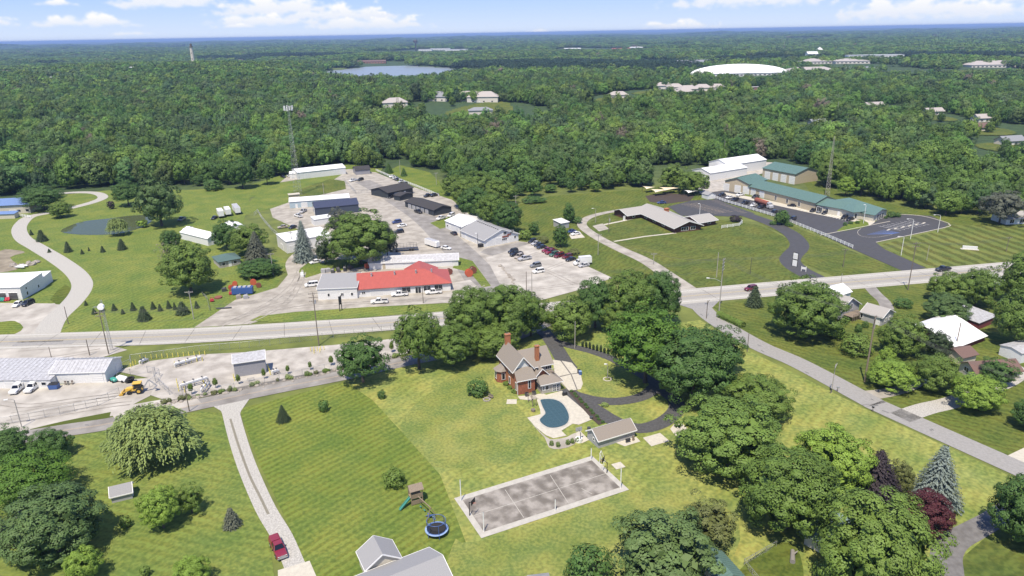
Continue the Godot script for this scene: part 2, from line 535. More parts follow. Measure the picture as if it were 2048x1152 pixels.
func make_terrain() -> void:
	hnoise.seed = 8
	hnoise.frequency = 0.0011
	hnoise.fractal_octaves = 3
	gnoise.seed = 33
	gnoise.frequency = 0.0045
	fnoise.seed = 14
	fnoise.frequency = 0.0016
	fnoise.fractal_octaves = 3
	var radii := [2.0,60.0,120.0,200.0,300.0,400.0]
	var r := 430.0
	while r < 34000.0:
		radii.append(r)
		r *= 1.045
	radii.append(38000.0)
	var angs := []
	var a := -180.0
	while a < 179.9:
		angs.append(a)
		a += 0.6 if absf(a + 0.3) < 45.0 else 6.0
	var v := PackedVector3Array()
	var nn := PackedVector3Array()
	var col := PackedColorArray()
	var idx := PackedInt32Array()
	for ri in radii.size():
		for ai in angs.size():
			var th := deg_to_rad(angs[ai])
			var x: float = sin(th) * radii[ri]
			var z: float = -cos(th) * radii[ri]
			v.append(V(x, hill(x, z) - 0.06, z))
			var e := maxf(4.0, radii[ri] * 0.02)
			nn.append(V(hill(x - e, z) - hill(x + e, z), 2 * e, hill(x, z - e) - hill(x, z + e)).normalized())
			var near := smoothstep(520.0,360.0, radii[ri])
			var field := smoothstep(0.18,0.30, fnoise.get_noise_2d(x, z)) * smoothstep(1500.0,2600.0, radii[ri])
			var c := Color(0.050,0.088,0.030).lerp(Color(0.170,0.195,0.045), near)
			c = c.lerp(Color(0.10,0.13,0.05), field * 0.6)
			if radii[ri] > 700.0: c = c.lerp(Color(0.13,0.165,0.05), smoothstep(0.38,0.46, glade(x, z)))
			col.append(c)
	var na := angs.size()
	for ri in radii.size() - 1:
		for ai in na:
			var b := (ai + 1) % na
			for q in [ri * na + ai, (ri + 1) * na + b, ri * na + b, ri * na + ai, (ri + 1) * na + ai, (ri + 1) * na + b]:
				idx.append(q)
	var arr := []
	arr.resize(Mesh.ARRAY_MAX)
	arr[Mesh.ARRAY_VERTEX] = v
	arr[Mesh.ARRAY_NORMAL] = nn
	arr[Mesh.ARRAY_COLOR] = col
	arr[Mesh.ARRAY_INDEX] = idx
	var m := ArrayMesh.new()
	m.add_surface_from_arrays(Mesh.PRIMITIVE_TRIANGLES, arr)
	var gm := mat("terrain", Color.WHITE, 0.95,0, noise_tex(71,0.015, Color(0.72,0.76,0.70), Color(1,1,0.95), 512,5), 0.012)
	gm.vertex_color_use_as_albedo = true
	struct("terrain", m, gm)
	# the lake
	var mb := MB.new()
	var pts := []
	for i in 72:
		var t := TAU * i / 72.0
		var p := Vector2(cos(t) * 190.0, sin(t) * 500.0).rotated(deg_to_rad(-8.5)) + Vector2(-305.0,-1900.0)
		pts.append(p)
	var ctr := V(-305,-5.2,-1900)
	for i in 72:
		var p: Vector2 = pts[i]
		var q: Vector2 = pts[(i + 1) % 72]
		mb.tri(ctr, V(q.x, -5.2, q.y), V(p.x, -5.2, p.y))
	struct("lake", mb.mesh(), M.lake_water)

# ------------------------------------------------------------------ ground sheets
func smooth_line(p: Array, sub: int, closed := false) -> PackedVector2Array:
	var q := PackedVector2Array()
	var n := p.size() / 2
	var pts := []
	for i in n: pts.append(Vector2(p[2 * i], p[2 * i + 1]))
	if sub <= 1:
		for w in pts: q.append(w)
		return q
	var last := n if closed else n - 1
	for i in last:
		var a: Vector2 = pts[posmod(i - 1, n)] if closed else pts[maxi(i - 1,0)]
		var b: Vector2 = pts[i]
		var c: Vector2 = pts[(i + 1) % n]
		var d: Vector2 = pts[(i + 2) % n] if closed else pts[mini(i + 2, n - 1)]
		for s in sub:
			q.append(b.cubic_interpolate(c, a, d, float(s) / sub))
	if not closed: q.append(pts[n - 1])
	return q

func sheet_mesh(q: PackedVector2Array, y: float, ang: float) -> ArrayMesh:
	var idx := Geometry2D.triangulate_polygon(q)
	var mb := MB.new()
	var ca := cos(deg_to_rad(ang))
	var sa := sin(deg_to_rad(ang))
	for t in range(0, idx.size(), 3):
		var a := q[idx[t]]
		var b := q[idx[t + 1]]
		var c := q[idx[t + 2]]
		if (b - a).cross(c - a) > 0:
			var w := b
			b = c
			c = w
		mb.tri(V(a.x, y, a.y), V(b.x, y, b.y), V(c.x, y, c.y))
	for p in mb.v:
		mb.uv.append(Vector2(p.x * ca - p.z * sa, p.x * sa + p.z * ca))
		mb.uv2.append(Vector2(p.x + 37.0, p.z) / 105.0)
	return mb.mesh()

func sheet(called: String, p: Array, y: float, m: String, ang := 0.0, sub := 1) -> MeshInstance3D:
	return struct(called, sheet_mesh(smooth_line(p, sub, true), y, ang), M[m])

func ribbon_mesh(q: PackedVector2Array, w0: float, w1: float, y: float, side := 0.0) -> ArrayMesh:
	var mb := MB.new()
	var n := q.size()
	var L := []
	var R := []
	for i in n:
		var d := (q[mini(i + 1, n - 1)] - q[maxi(i - 1,0)]).normalized()
		var nrm := Vector2(-d.y, d.x)
		var hw := lerpf(w0, w1, float(i) / maxf(n - 1,1)) * 0.5
		L.append(q[i] + nrm * (side + hw))
		R.append(q[i] + nrm * (side - hw))
	for i in n - 1:
		var a: Vector2 = L[i]
		var b: Vector2 = L[i + 1]
		var c: Vector2 = R[i + 1]
		var d: Vector2 = R[i]
		mb.quad(V(d.x, y, d.y), V(a.x, y, a.y), V(b.x, y, b.y), V(c.x, y, c.y)) if (b - a).cross(d - a) < 0 else mb.quad(V(a.x, y, a.y), V(d.x, y, d.y), V(c.x, y, c.y), V(b.x, y, b.y))
	return mb.mesh()

func ribbon(called: String, p: Array, w0: float, w1: float, y: float, m: String, sub := 5) -> MeshInstance3D:
	return struct(called, ribbon_mesh(smooth_line(p, sub), w0, w1, y), M[m])

func stripe(p: Array, w: float, y: float, m: String, parent: Node, side := 0.0, sub := 1, called := "marking") -> void:
	part(called, ribbon_mesh(smooth_line(p, sub), w, w, y, side), M[m], parent)

func make_ground() -> void:
	# --- lawns, lowest sheets first
	sheet("lawn", [-173.3,-173.0,-183.9,-196.3,-157.6,-201.9,-112.8,-204.5,-82.8,-207.9,-86.2,-250.6,-124.1,-315.8,-147.1,-396.6,-103.1,-456.6,-85.5,-467.1,-86.8,-495.5,-115.3,-498.5,-142.2,-481.9,-163.0,-425.7,-194.3,-421.2,-236.5,-427.8,-264.3,-413.1,-292.1,-402.1,-350.8,-370.9], 0.0, "lawn_left", 15,1)
	sheet("lawn", [-138.8,-330.2,-145.8,-409.9,-100.9,-446.4,-93.3,-396.0,-110.2,-375.1,-122.2,-370.2,-133.3,-359.9], 0.03, "lawn_left", 30)
	sheet("lawn", [-179.9,-281.0,-148.0,-279.1,-104.3,-230.5,-93.0,-205.6,-141.7,-203.5,-145.3,-210.1,-149.7,-232.8,-161.0,-254.7], 0.02, "lawn_left", 70,3)
	sheet("meadow", [-82.2,-466.8,-76.2,-494.4,-52.2,-463.8,-32.4,-393.5,-21.8,-351.4,-29.5,-336.6,-54.5,-402.1], 0.02, "lawn_green", 20)
	sheet("lawn", [-2.7,-307.5,3.7,-366.0,21.9,-386.3,50.3,-393.0,76.8,-400.2,120.1,-435.2,105.6,-369.5,77.5,-349.1,33.2,-332.0,57.1,-260.3,64.1,-234.2,35.6,-243.8,20.4,-286.4,6.1,-300.4], 0.01, "lawn_field", 62)
	sheet("lawn", [33.5,-322.6,46.1,-339.0,70.1,-349.6,99.0,-327.2,114.4,-316.8,119.4,-287.4,107.4,-251.2,113.6,-239.5,83.5,-234.7,63.2,-230.7,53.5,-261.8,41.9,-290.2], 0.03, "lawn_bright", 35)
	sheet("lawn", [115.6,-320.3,126.7,-325.2,137.0,-275.3,144.2,-247.4,117.0,-243.2,110.2,-263.5,121.6,-283.5], 0.03, "lawn_bright", -40)
	sheet("lawn", [151.4,-281.6,191.3,-303.5,199.3,-310.7,218.7,-307.6,286.9,-308.9,252.2,-268.1,201.9,-252.9,154.4,-248.5], 0.03, "lawn_bold", 97)
	sheet("lawn", [177.8,-432.9,179.9,-381.9,195.3,-348.5,208.8,-328.7,236.0,-317.1,272.5,-319.1,261.1,-304.5,205.9,-305.0,194.5,-320.2,179.3,-346.5,164.0,-383.3], 0.01, "lawn_field", 20)
	sheet("lawn", [64.8,-217.1,88.6,-224.4,135.2,-233.0,174.6,-239.9,239.1,-252.6,201.3,-176.1,119.6,-112.1,105.3,-124.1,90.1,-148.4,77.9,-174.9,69.9,-192.3], 0.01, "lawn_field", -38)
	sheet("lawn", [-148.8,-126.8,-115.7,-139.4,-101.4,-141.9,-85.9,-147.8,-76.1,-152.6,-70.7,-151.7,-61.3,-135.2,-44.3,-105.3,-34.8,-80.9,-115.0,-82.7], 0.01, "lawn_left", -18)
	sheet("lawn", [-67.0,-153.5,-44.0,-166.8,-35.1,-156.8,-26.2,-142.3,-15.4,-124.4,-8.6,-102.4,-9.5,-77.7,-27.8,-78.1,-38.1,-102.5,-53.9,-129.2], 0.02, "lawn_green", 48)
	sheet("lawn", [-42.6,-166.5,-27.1,-177.8,-3.8,-188.4,9.4,-191.4,58.3,-204.5,66.3,-181.3,84.7,-144.7,100.1,-118.3,104.7,-111.1,82.1,-99.3,55.2,-78.9,-9.9,-77.7,-8.6,-102.4,-15.4,-124.4,-26.2,-142.3], 0.0, "lawn_yellow", 52)
	sheet("lawn", [-11.3,-103.1,-6.1,-104.0,22.4,-117.4,37.2,-114.6,39.5,-103.1,18.7,-77.1,-10.6,-77.7], 0.022, "meadow", 20,3)
	sheet("lawn", [59.4,-76.2,74.7,-97.1,85.4,-104.5,96.4,-111.3,108.2,-98.6,88.5,-75.6], 0.03, "lawn_bright", 10)
	sheet("lawn", [37.2,-95.7,46.2,-102.2,48.5,-99.0,44.5,-88.8,36.7,-89.0], 0.04, "lawn_deep", 10,3)
	sheet("lawn", [13.1,-184.9,21.4,-180.5,30.8,-169.3,33.4,-162.1,24.8,-155.0,19.0,-158.6,16.7,-174.4], 0.03, "meadow", 20,3)
	sheet("lawn", [-161.3,-233.4,-165.4,-249.3,-157.8,-240.8,-153.0,-228.1], 0.045, "lawn_deep", 30,2)
	sheet("lawn", [9.5,-193.2,26.1,-196.2,46.2,-199.1,42.9,-182.9,27.6,-179.6,13.6,-187.6], 0.02, "lawn_yellow", 70)
	sheet("lawn", [-3.0,-186.6,-4.4,-178.4,-5.5,-166.4,-2.2,-158.1,2.5,-148.1,5.4,-133.0,-4.2,-127.6,-18.9,-128.1,-26.2,-142.3,-23.2,-156.3,-11.8,-174.0], 0.012, "meadow", 52,3)

	# --- pond in the lawn
	sheet("pond", [-213.7,-328.1,-215.3,-341.3,-212.2,-348.5,-203.2,-352.4,-196.5,-357.2,-187.4,-358.0,-180.4,-350.7,-177.2,-336.7,-180.0,-325.7,-186.6,-320.9,-200.6,-321.4], 0.05, "water", 0,3)

	# --- state road of concrete slabs, with shoulders, worn lanes, lines and joints
	var line := [-420.0,-187.5,-154.5,-197.2,-95.3,-199.8,-35.4,-207.3,12.0,-215.5,60.3,-225.8,139.0,-240.3,179.7,-247.6,300.0,-271.0,520.0,-322.0]
	var road := ribbon("state_road", line, 11.2,15.0,0.06, "concrete_road")
	stripe(line, 5.6,0.075, "lane_worn", road, 0.2,5, "worn_lane")
	for s in [-4.7,4.7]:
		stripe(line, 0.16,0.09, "paint_white", road, s, 5)
	for s in [-0.22,0.22]:
		stripe(line, 0.12,0.09, "paint_yellow", road, s, 5)
	var q := smooth_line(line, 5)
	var acc := 0.0
	rng.seed = 6
	for i in q.size() - 1:
		var d := (q[i + 1] - q[i])
		var t := 14.0 - fposmod(acc, 14.0)
		while t < d.length():
			var c: Vector2 = q[i] + d.normalized() * t
			var w := Vector2(-d.y, d.x).normalized()
			if absf(c.x) < 260.0:
				var sk := d.normalized() * rng.randf_range(-0.3,1.6)
				part("joint", ribbon_mesh(PackedVector2Array([c + w * 5.4 + sk, c - w * 5.4 - sk]), 0.16,0.16,0.083), M.joint, road)
			t += 14.0
		acc += d.length()
	for s in [[-148.9,-195.5,-131.3,-196.2,3.4], [-151.7,-197.5,-135.3,-197.9,2.6]]:
		part("patch", ribbon_mesh(PackedVector2Array([Vector2(s[0], s[1]), Vector2(s[2], s[3])]), s[4], s[4], 0.08), M.asphalt_grey, road)
	# --- two-lane town road past the gas yard
	var near_line := [-137.8,-130.9,-121.9,-138.6,-111.0,-142.6,-103.8,-145.0,-94.3,-148.0,-77.6,-156.3,-62.5,-163.3,-44.9,-170.9,-29.9,-178.5,-13.8,-185.7,-0.9,-193.3,10.1,-204.8]
	var nr := ribbon("town_road", near_line, 6.2,6.0,0.055, "asphalt_old")
	for s in [-0.16,0.16]:
		stripe(near_line, 0.10,0.07, "paint_tan", nr, s, 5)
	# --- side road to the lower right
	var side_line := [61.3,-227.8,61.3,-216.4,62.9,-204.3,69.7,-185.2,77.0,-172.5,85.4,-152.3,87.6,-147.8,102.7,-122.1,111.5,-107.9]
	var sr := ribbon("side_road", side_line, 6.6,6.4,0.05, "asphalt_grey")
	part("mouth", sheet_mesh(smooth_line([56.9,-232.0,51.1,-222.5,59.4,-212.1,65.0,-214.9,69.3,-221.5,72.6,-227.2], 1), 0.052,0), M.asphalt_grey, sr)
	rng.seed = 31
	for i in 26:
		var a := Vector2(rng.randf_range(-75,100), rng.randf_range(-2.6,2.6))
		var sq := smooth_line(side_line if i % 2 else near_line, 5)
		var k := rng.randi_range(4, sq.size() - 3)
		var dd2 := (sq[k + 1] - sq[k]).normalized()
		var c := sq[k] + Vector2(-dd2.y, dd2.x) * a.y
		part("tar_patch", ribbon_mesh(PackedVector2Array([c, c + dd2.rotated(rng.randf_range(-0.4,0.4)) * rng.randf_range(0.5,1.8)]), 0.35,0.25,0.068), M.patch_tar, sr if i % 2 else nr)
	# --- gravel drive with the truck
	var gd := ribbon("gravel_drive", [-69.9,-155.0,-63.0,-141.0,-56.3,-128.4,-48.2,-114.7,-42.2,-105.9,-37.5,-97.8], 3.9,3.4,0.045, "gravel_drive")
	part("drive_mouth", sheet_mesh(smooth_line([-74.1,-155.2,-71.0,-152.6,-67.5,-146.4,-64.9,-146.3,-66.1,-152.5,-66.1,-158.7,-74.7,-155.2], 1), 0.047,0), M.gravel_drive, gd)
	stripe([-67.2,-148.7,-61.2,-137.2,-54.8,-125.6,-50.0,-117.9,-46.8,-112.7], 0.5,0.055, "rut", gd, 0.1,4, "grass_strip")
	sheet("concrete_apron", [-40.5,-97.5,-35.7,-99.7,-32.5,-94.0,-24.2,-78.0,-34.3,-78.2], 0.07, "concrete")
	# --- house drives
	ribbon("asphalt_driveway", [9.1,-198.1,10.7,-192.8,12.3,-185.6,13.9,-177.0,15.1,-172.0], 4.2,4.6,0.05, "asphalt_drive")
	ribbon("asphalt_driveway", [11.2,-191.3,16.4,-186.8,21.7,-183.2,26.7,-178.4,31.4,-171.3,35.2,-164.8,36.7,-160.6], 3.0,3.0,0.054, "asphalt_drive")
	ribbon("asphalt_driveway", [12.7,-160.7,16.2,-154.9,19.8,-149.3,23.3,-144.4,28.2,-141.1,33.7,-143.3,38.3,-148.7,39.3,-154.0,37.2,-158.7,34.7,-162.0], 4.4,3.8,0.046, "asphalt_drive")
	ribbon("asphalt_driveway", [15.2,-157.5,19.8,-154.7,25.2,-153.8,31.0,-155.6,34.8,-159.3,37.0,-163.3], 3.6,3.6,0.050, "asphalt_drive")
	# --- patio of six concrete slabs beside the house
	sheet("patio_base", [10.9,-177.6,15.7,-175.7,17.6,-169.2,17.7,-163.2,16.2,-160.1,13.9,-159.7,10.9,-166.9], 0.06, "joint")
	var patio := thing_struct("patio")
	for p in [[10.9,-177.8,12.9,-177.0,14.9,-169.0,10.8,-167.2], [13.3,-177.0,15.9,-175.7,17.6,-169.7,15.2,-169.1], [10.9,-166.6,15.0,-168.6,15.8,-160.1,13.9,-159.6,12.4,-164.0], [15.3,-168.7,17.7,-169.2,17.7,-163.2,16.9,-160.4,16.1,-160.1]]:
		var mb := MB.new()
		mb.extrude(p3(p, 0.0), V(0,0.09,0))
		part("slab", mb.mesh(), M.concrete, patio)
	# --- pool terrace and pool
	var deck := sheet("pool_terrace", [5.6,-155.3,7.1,-157.2,12.0,-159.7,13.7,-156.0,18.6,-145.7,14.8,-143.1,13.4,-143.6,10.6,-140.6,11.6,-138.5,8.6,-137.5,7.0,-138.8,4.7,-142.6,3.0,-146.7,6.2,-148.2,6.2,-150.3], 0.09, "concrete")
	var coping := sheet_mesh(smooth_line([6.4,-155.7,9.6,-155.9,12.0,-153.5,13.1,-147.9,12.4,-143.6,10.3,-141.6,8.1,-141.4,6.2,-143.2,5.5,-145.7,6.4,-147.2,7.0,-148.6,6.7,-151.5,6.3,-154.0], 3, true), 0.11,0)
	part("coping", coping, M.concrete_grey, deck)
	var cover := sheet_mesh(smooth_line([6.7,-155.2,9.6,-155.2,11.7,-153.0,12.8,-147.8,12.2,-144.0,10.2,-142.2,8.0,-142.0,6.5,-143.6,5.9,-145.5,6.7,-147.1,7.4,-148.6,6.9,-151.5,6.6,-153.7], 3, true), 0.17,0)
	var pc := MeshInstance3D.new()
	pc.mesh = cover
	pc.material_override = M.pool_cover
	pc.name = "pool_cover"
	add_child(pc)
	tag(pc, "dark blue safety cover stretched over the kidney shaped pool", "pool cover")
	# straps of the cover
	var cq := smooth_line([6.7,-155.2,9.6,-155.2,11.7,-153.0,12.8,-147.8,12.2,-144.0,10.2,-142.2,8.0,-142.0,6.5,-143.6,5.9,-145.5,6.7,-147.1,7.4,-148.6,6.9,-151.5,6.6,-153.7], 3, true)
	var mbx := MB.new()
	for ax in [Vector2(0.93,-0.37), Vector2(0.37,0.93)]:
		for k in range(-6,7):
			var c0 := Vector2(10.5,-148.0) + Vector2(-ax.y, ax.x) * k * 1.15
			for seg in Geometry2D.intersect_polyline_with_polygon(PackedVector2Array([c0 - ax * 12, c0 + ax * 12]), cq):
				mbx.bar(V(seg[0].x, 0.185, seg[0].y), V(seg[1].x, 0.185, seg[1].y), 0.05,0.02)
	part("strap", mbx.mesh(), M.strap, pc, "stuff")
	sheet("stone_border", [3.6,-144.6,7.0,-138.2,8.7,-137.1,11.7,-138.0,13.8,-139.7,13.2,-135.1,9.8,-133.2,7.4,-133.9,6.7,-137.8], 0.06, "gravel_warm", 0,2)
	ribbon("planting_bed", [14.4,-159.6,16.8,-151.9,19.0,-145.6,20.1,-143.3], 1.7,1.9,0.105, "mulch", 1)
	sheet("paving_slab", [-1.7,-155.8,0.7,-155.7,0.6,-153.4,-1.9,-153.5], 0.05, "concrete")
	sheet("concrete_pad", [28.4,-137.1,32.6,-139.0,34.0,-135.6,29.6,-133.6], 0.05, "concrete")
	sheet("concrete_pad", [20.6,-136.5,27.0,-137.5,27.6,-135.6,23.9,-133.8], 0.052, "concrete")
	sheet("concrete_pad", [35.2,-140.6,38.3,-143.4,39.1,-137.9,36.9,-135.9], 0.05, "concrete", 0,2)
	sheet("concrete_pad", [0.9,-157.2,7.1,-158.5,8.9,-157.2,3.9,-155.1,1.5,-155.7], 0.05, "concrete")
	sheet("concrete_pad", [13.3,-139.2,14.8,-140.5,16.4,-136.6,14.7,-135.3], 0.055, "concrete")
	# --- ball court
	var court := sheet("ball_court", [-12.0,-116.5,16.4,-130.3,22.3,-118.2,-6.3,-104.7], 0.07, "concrete_grey")
	part("playing_surface", sheet_mesh(smooth_line([-10.3,-115.8,16.1,-128.6,20.6,-119.0,-5.9,-106.4], 1), 0.095,0), M.court, court)
	for s in [[7.1,-123.5,10.1,-114.1], [-2.1,-118.9,1.4,-110.2], [-8.0,-111.0,18.4,-123.7], [13.0,-118.8,14.9,-117.0]]:
		stripe(s, 0.12,0.11, "concrete_grey", court)
	# --- gas facility gravel
	sheet("gravel_yard", [-108.5,-175.8,-102.0,-181.8,-89.5,-185.6,-75.6,-186.7,-67.4,-188.1,-49.2,-191.1,-33.2,-194.8,-25.6,-189.4,-28.2,-184.7,-37.1,-180.1,-45.8,-175.1,-63.8,-167.3,-79.5,-161.0,-87.4,-158.7,-92.4,-161.5,-94.4,-169.9], 0.03, "gravel")
	sheet("gravel_yard", [-155.8,-161.3,-134.4,-167.2,-120.5,-168.1,-104.6,-170.3,-94.7,-171.4,-92.2,-161.0,-94.7,-156.0,-95.6,-151.6,-102.0,-149.0,-112.4,-144.9,-136.8,-137.7], 0.034, "gravel_pale")
	sheet("gravel_verge", [-179.5,-190.8,-152.0,-193.5,-124.4,-195.9,-112.3,-189.7,-117.5,-184.5,-126.9,-178.7,-164.9,-172.7], 0.03, "gravel_pale")
	ribbon("verge", [-112.4,-144.9,-106.2,-148.2,-97.4,-151.7], 1.6,3.0,0.05, "lawn_deep", 3)
	sheet("yard_drive", [-96.5,-151.2,-94.7,-156.5,-88.6,-158.8,-80.6,-160.6,-77.6,-156.8,-87.1,-150.3,-93.5,-147.8], 0.058, "gravel_pale")
	ribbon("stone_bed", [-86.6,-157.2,-79.3,-160.5,-63.7,-167.0,-45.8,-175.1,-31.8,-182.1], 2.2,2.0,0.06, "rubble", 3)
	for t in [[-122.1,-152.6,-113.2,-155.9,-104.0,-159.4,-97.6,-161.7], [-120.9,-149.0,-110.0,-152.6,-100.4,-156.2,-95.3,-157.5], [-128.7,-158.7,-120.0,-156.9,-110.4,-159.6,-100.9,-161.9], [-144.5,-191.0,-129.6,-193.2,-117.9,-193.4], [-143.3,-182.6,-130.8,-185.4,-120.5,-190.0]]:
		for s in [-0.9,0.9]: part("track", ribbon_mesh(smooth_line(t, 5), 0.35,0.5,0.062, s), M.track, get_node("gravel_yard"))
	for t in [[-88.9,-211.5,-82.5,-226.9,-79.9,-244.7,-82.0,-262.2], [-84.4,-208.0,-76.9,-225.2,-77.5,-244.5,-79.9,-259.0], [-77.2,-220.6,-61.2,-223.5,-41.4,-225.8,-21.2,-227.6], [-91.8,-206.7,-85.8,-216.6,-78.9,-226.3,-69.3,-228.7], [-20.3,-226.1,-14.7,-233.3,-10.6,-240.9]]:
		for s in [-0.9,0.9]: part("track", ribbon_mesh(smooth_line(t, 5), 0.35,0.5,0.068, s), M.track, get_node("gravel_yard"))
	for t in [[-4.6,-270.4,7.2,-263.2,16.1,-250.6,22.5,-239.1], [-4.4,-254.7,8.8,-254.0,20.9,-265.6], [-0.7,-235.1,11.7,-237.0,24.5,-241.7], [-7.5,-267.3,1.4,-270.1,11.8,-279.7]]:
		for s in [-0.9,0.9]: part("track", ribbon_mesh(smooth_line(t, 5), 0.3,0.45,0.085, s), M.track, get_node("gravel_yard"))
	# --- left workshops: apron and winding drive
	sheet("gravel_apron", [-209.9,-228.6,-177.4,-231.3,-158.3,-229.8,-154.5,-233.0,-147.3,-210.1,-139.6,-202.6,-155.5,-198.8,-183.9,-196.3], 0.02, "gravel_pale")
	sheet("lawn_island", [-180.2,-211.7,-165.4,-213.5,-161.0,-214.1,-154.6,-208.4,-153.9,-203.3,-157.4,-201.5,-171.2,-199.5], 0.05, "lawn_green", 0,2)
	ribbon("winding_drive", [-143.1,-201.2,-148.5,-214.4,-151.3,-228.0,-155.0,-240.7,-160.6,-251.9,-171.4,-265.5,-187.8,-282.2,-207.7,-300.9,-223.3,-315.7,-236.1,-332.4,-244.0,-347.3,-247.7,-359.9,-243.0,-368.3,-236.7,-380.4,-233.0,-393.5,-234.8,-405.3,-245.9,-417.1,-259.2,-419.7,-269.1,-416.3], 7.5,5.0,0.055, "gravel_drive", 6)
	sheet("gravel_patch", [-221.1,-296.5,-215.4,-297.6,-208.4,-293.4,-210.1,-286.3,-196.7,-272.0,-200.6,-265.9,-209.0,-269.6], 0.04, "dirt", 0,3)
	# --- workshop district
	sheet("workshop_yard", [-99.6,-205.9,-95.5,-230.0,-84.6,-242.2,-85.5,-275.3,-91.5,-313.6,-119.3,-348.3,-126.5,-367.1,-114.2,-400.4,-109.0,-469.4,-142.9,-439.1,-144.5,-460.6,-108.4,-482.2,-88.2,-467.4,-67.4,-432.2,-31.5,-380.7,-20.3,-346.0,-4.9,-301.1,9.1,-293.9,19.1,-282.8,28.4,-262.0,36.8,-246.0,27.7,-237.7,10.2,-224.6,-2.4,-220.5,-22.6,-223.4,-47.3,-220.9,-75.8,-216.1,-82.8,-207.9], 0.036, "gravel_warm")
	ribbon("lane", [-4.1,-219.7,-10.2,-245.3,-17.6,-271.2,-27.9,-301.0,-42.0,-339.5,-59.5,-376.9,-76.0,-410.8,-91.7,-439.1], 14.0,10.0,0.05, "asphalt_old", 4)
	sheet("parking_lot", [-10.3,-274.1,8.1,-293.2,18.4,-281.4,28.3,-261.4,36.6,-246.0,27.6,-236.7,10.2,-224.6,-2.1,-229.1], 0.06, "gravel_pale")
	sheet("forecourt", [-12.9,-281.2,-10.6,-286.9,3.8,-295.8,8.1,-293.2,-7.7,-276.0], 0.065, "asphalt_old")
	sheet("concrete_apron", [-21.7,-243.7,-15.3,-246.7,-9.8,-233.0,-6.7,-225.5,-18.9,-224.2], 0.056, "gravel_pale")
	sheet("lawn", [-83.7,-210.5,-81.9,-214.6,-71.4,-217.6,-47.3,-220.9,-24.2,-222.6,-6.7,-224.5,-5.7,-218.9,-31.5,-213.5,-51.8,-210.6,-73.6,-208.7], 0.06, "lawn_left", 20)
	sheet("lawn", [-21.2,-274.8,-15.5,-269.8,-11.6,-255.1,-7.5,-239.7,-10.5,-238.2,-15.8,-255.4,-22.8,-261.2], 0.062, "lawn_green", 20)
	sheet("lawn", [-81.7,-259.1,-81.7,-268.5,-77.3,-274.8,-61.0,-273.8,-56.5,-265.7,-73.0,-257.4,-77.0,-252.4], 0.05, "lawn_green", 10,2)
	sheet("lawn", [-124.9,-277.7,-115.5,-291.3,-94.8,-279.3,-89.7,-272.2,-88.0,-256.5,-92.9,-237.4,-98.9,-225.4,-98.7,-212.0,-117.6,-252.3], 0.05, "lawn_left", 10,2)
	sheet("lawn", [-127.3,-408.3,-113.9,-447.6,-102.8,-440.1,-96.9,-415.5,-118.5,-385.4], 0.05, "lawn_bright", 10)
	sheet("lawn", [-38.7,-331.5,-28.9,-344.6,-21.9,-331.2,-32.9,-320.0], 0.062, "lawn_green", 10)
	sheet("lawn", [3.2,-300.6,6.1,-302.0,22.1,-280.5,29.9,-261.9,19.1,-282.8,8.1,-294.7], 0.064, "lawn_deep", 10)
	ribbon("gravel_drive", [-72.5,-227.9,-80.2,-250.3,-88.3,-272.1,-87.4,-285.9,-74.5,-271.3], 5.0,3.0,0.066, "gravel_warm")
	# --- lane to the brick ranch house
	ribbon("dirt_lane", [62.5,-227.7,56.9,-250.0,52.4,-266.3,45.0,-282.6,37.9,-300.7,33.5,-318.0,34.3,-329.0,40.0,-339.4,51.0,-347.9,65.7,-353.2], 6.5,3.2,0.055, "gravel_warm", 5)
	sheet("concrete_pad", [25.8,-305.6,30.8,-312.0,32.4,-301.0,26.3,-299.0], 0.06, "concrete")
	sheet("concrete_pad", [37.9,-320.4,43.1,-324.6,44.8,-314.6,39.7,-310.6], 0.06, "gravel_warm")
	ribbon("footpath", [44.1,-293.9,58.7,-300.9,73.4,-305.7], 1.3,1.3,0.05, "concrete", 1)
	ribbon("footpath", [40.2,-320.2,51.8,-327.8,59.3,-333.0], 1.6,1.6,0.05, "concrete", 1)
	# --- dark lots
	var lot := sheet("parking_lot", [80.6,-356.5,96.2,-369.1,108.8,-370.4,119.0,-338.5,113.0,-335.0,104.4,-333.6,99.1,-335.4,82.9,-336.2,81.5,-348.8], 0.05, "asphalt_dark")
	ribbon("asphalt_driveway", [114.4,-336.9,120.2,-320.0,122.7,-303.1,121.2,-288.8,117.9,-279.4,111.7,-270.0,107.9,-262.3,107.2,-252.5,109.3,-241.9,110.5,-236.4], 7.2,8.2,0.054, "asphalt_dark", 6)
	row_marks(lot, "marking", [88.4,-360.4,99.7,-340.0], [92.7,-361.2,105.0,-341.7], 11, "paint_tan")
	row_marks(lot, "marking", [93.4,-361.6,105.6,-341.8], [97.6,-363.1,110.0,-343.4], 11, "paint_tan")
	row_marks(lot, "marking", [106.0,-367.1,112.4,-340.1], [109.3,-367.4,115.9,-340.3], 11, "paint_tan")
	stripe([92.7,-361.2,105.3,-341.7], 0.2,0.07, "paint_tan", lot)
	var big := sheet("parking_lot", [103.6,-384.6,121.9,-393.5,132.4,-362.6,146.5,-339.5,159.8,-325.6,165.5,-315.8,176.2,-327.3,189.6,-331.2,199.3,-327.5,198.1,-311.7,192.5,-305.9,152.4,-285.3,151.0,-275.9,154.2,-250.9,144.0,-247.4,138.6,-276.6,133.7,-307.5,128.0,-328.9,110.1,-366.7], 0.052, "asphalt_dark")
	for s in [[134.0,-297.4,175.2,-318.8], [184.3,-332.1,194.5,-327.8,199.0,-315.2,197.8,-310.8]]:
		part("kerb", kerb_mesh(s), M.concrete, big)
	part("kerb", kerb_mesh([152.4,-285.3,192.5,-305.9,198.2,-310.8]), M.concrete, big)
	row_marks(big, "marking", [166.2,-311.3,184.2,-320.0], [172.1,-303.1,189.1,-311.4], 8, "paint_white")
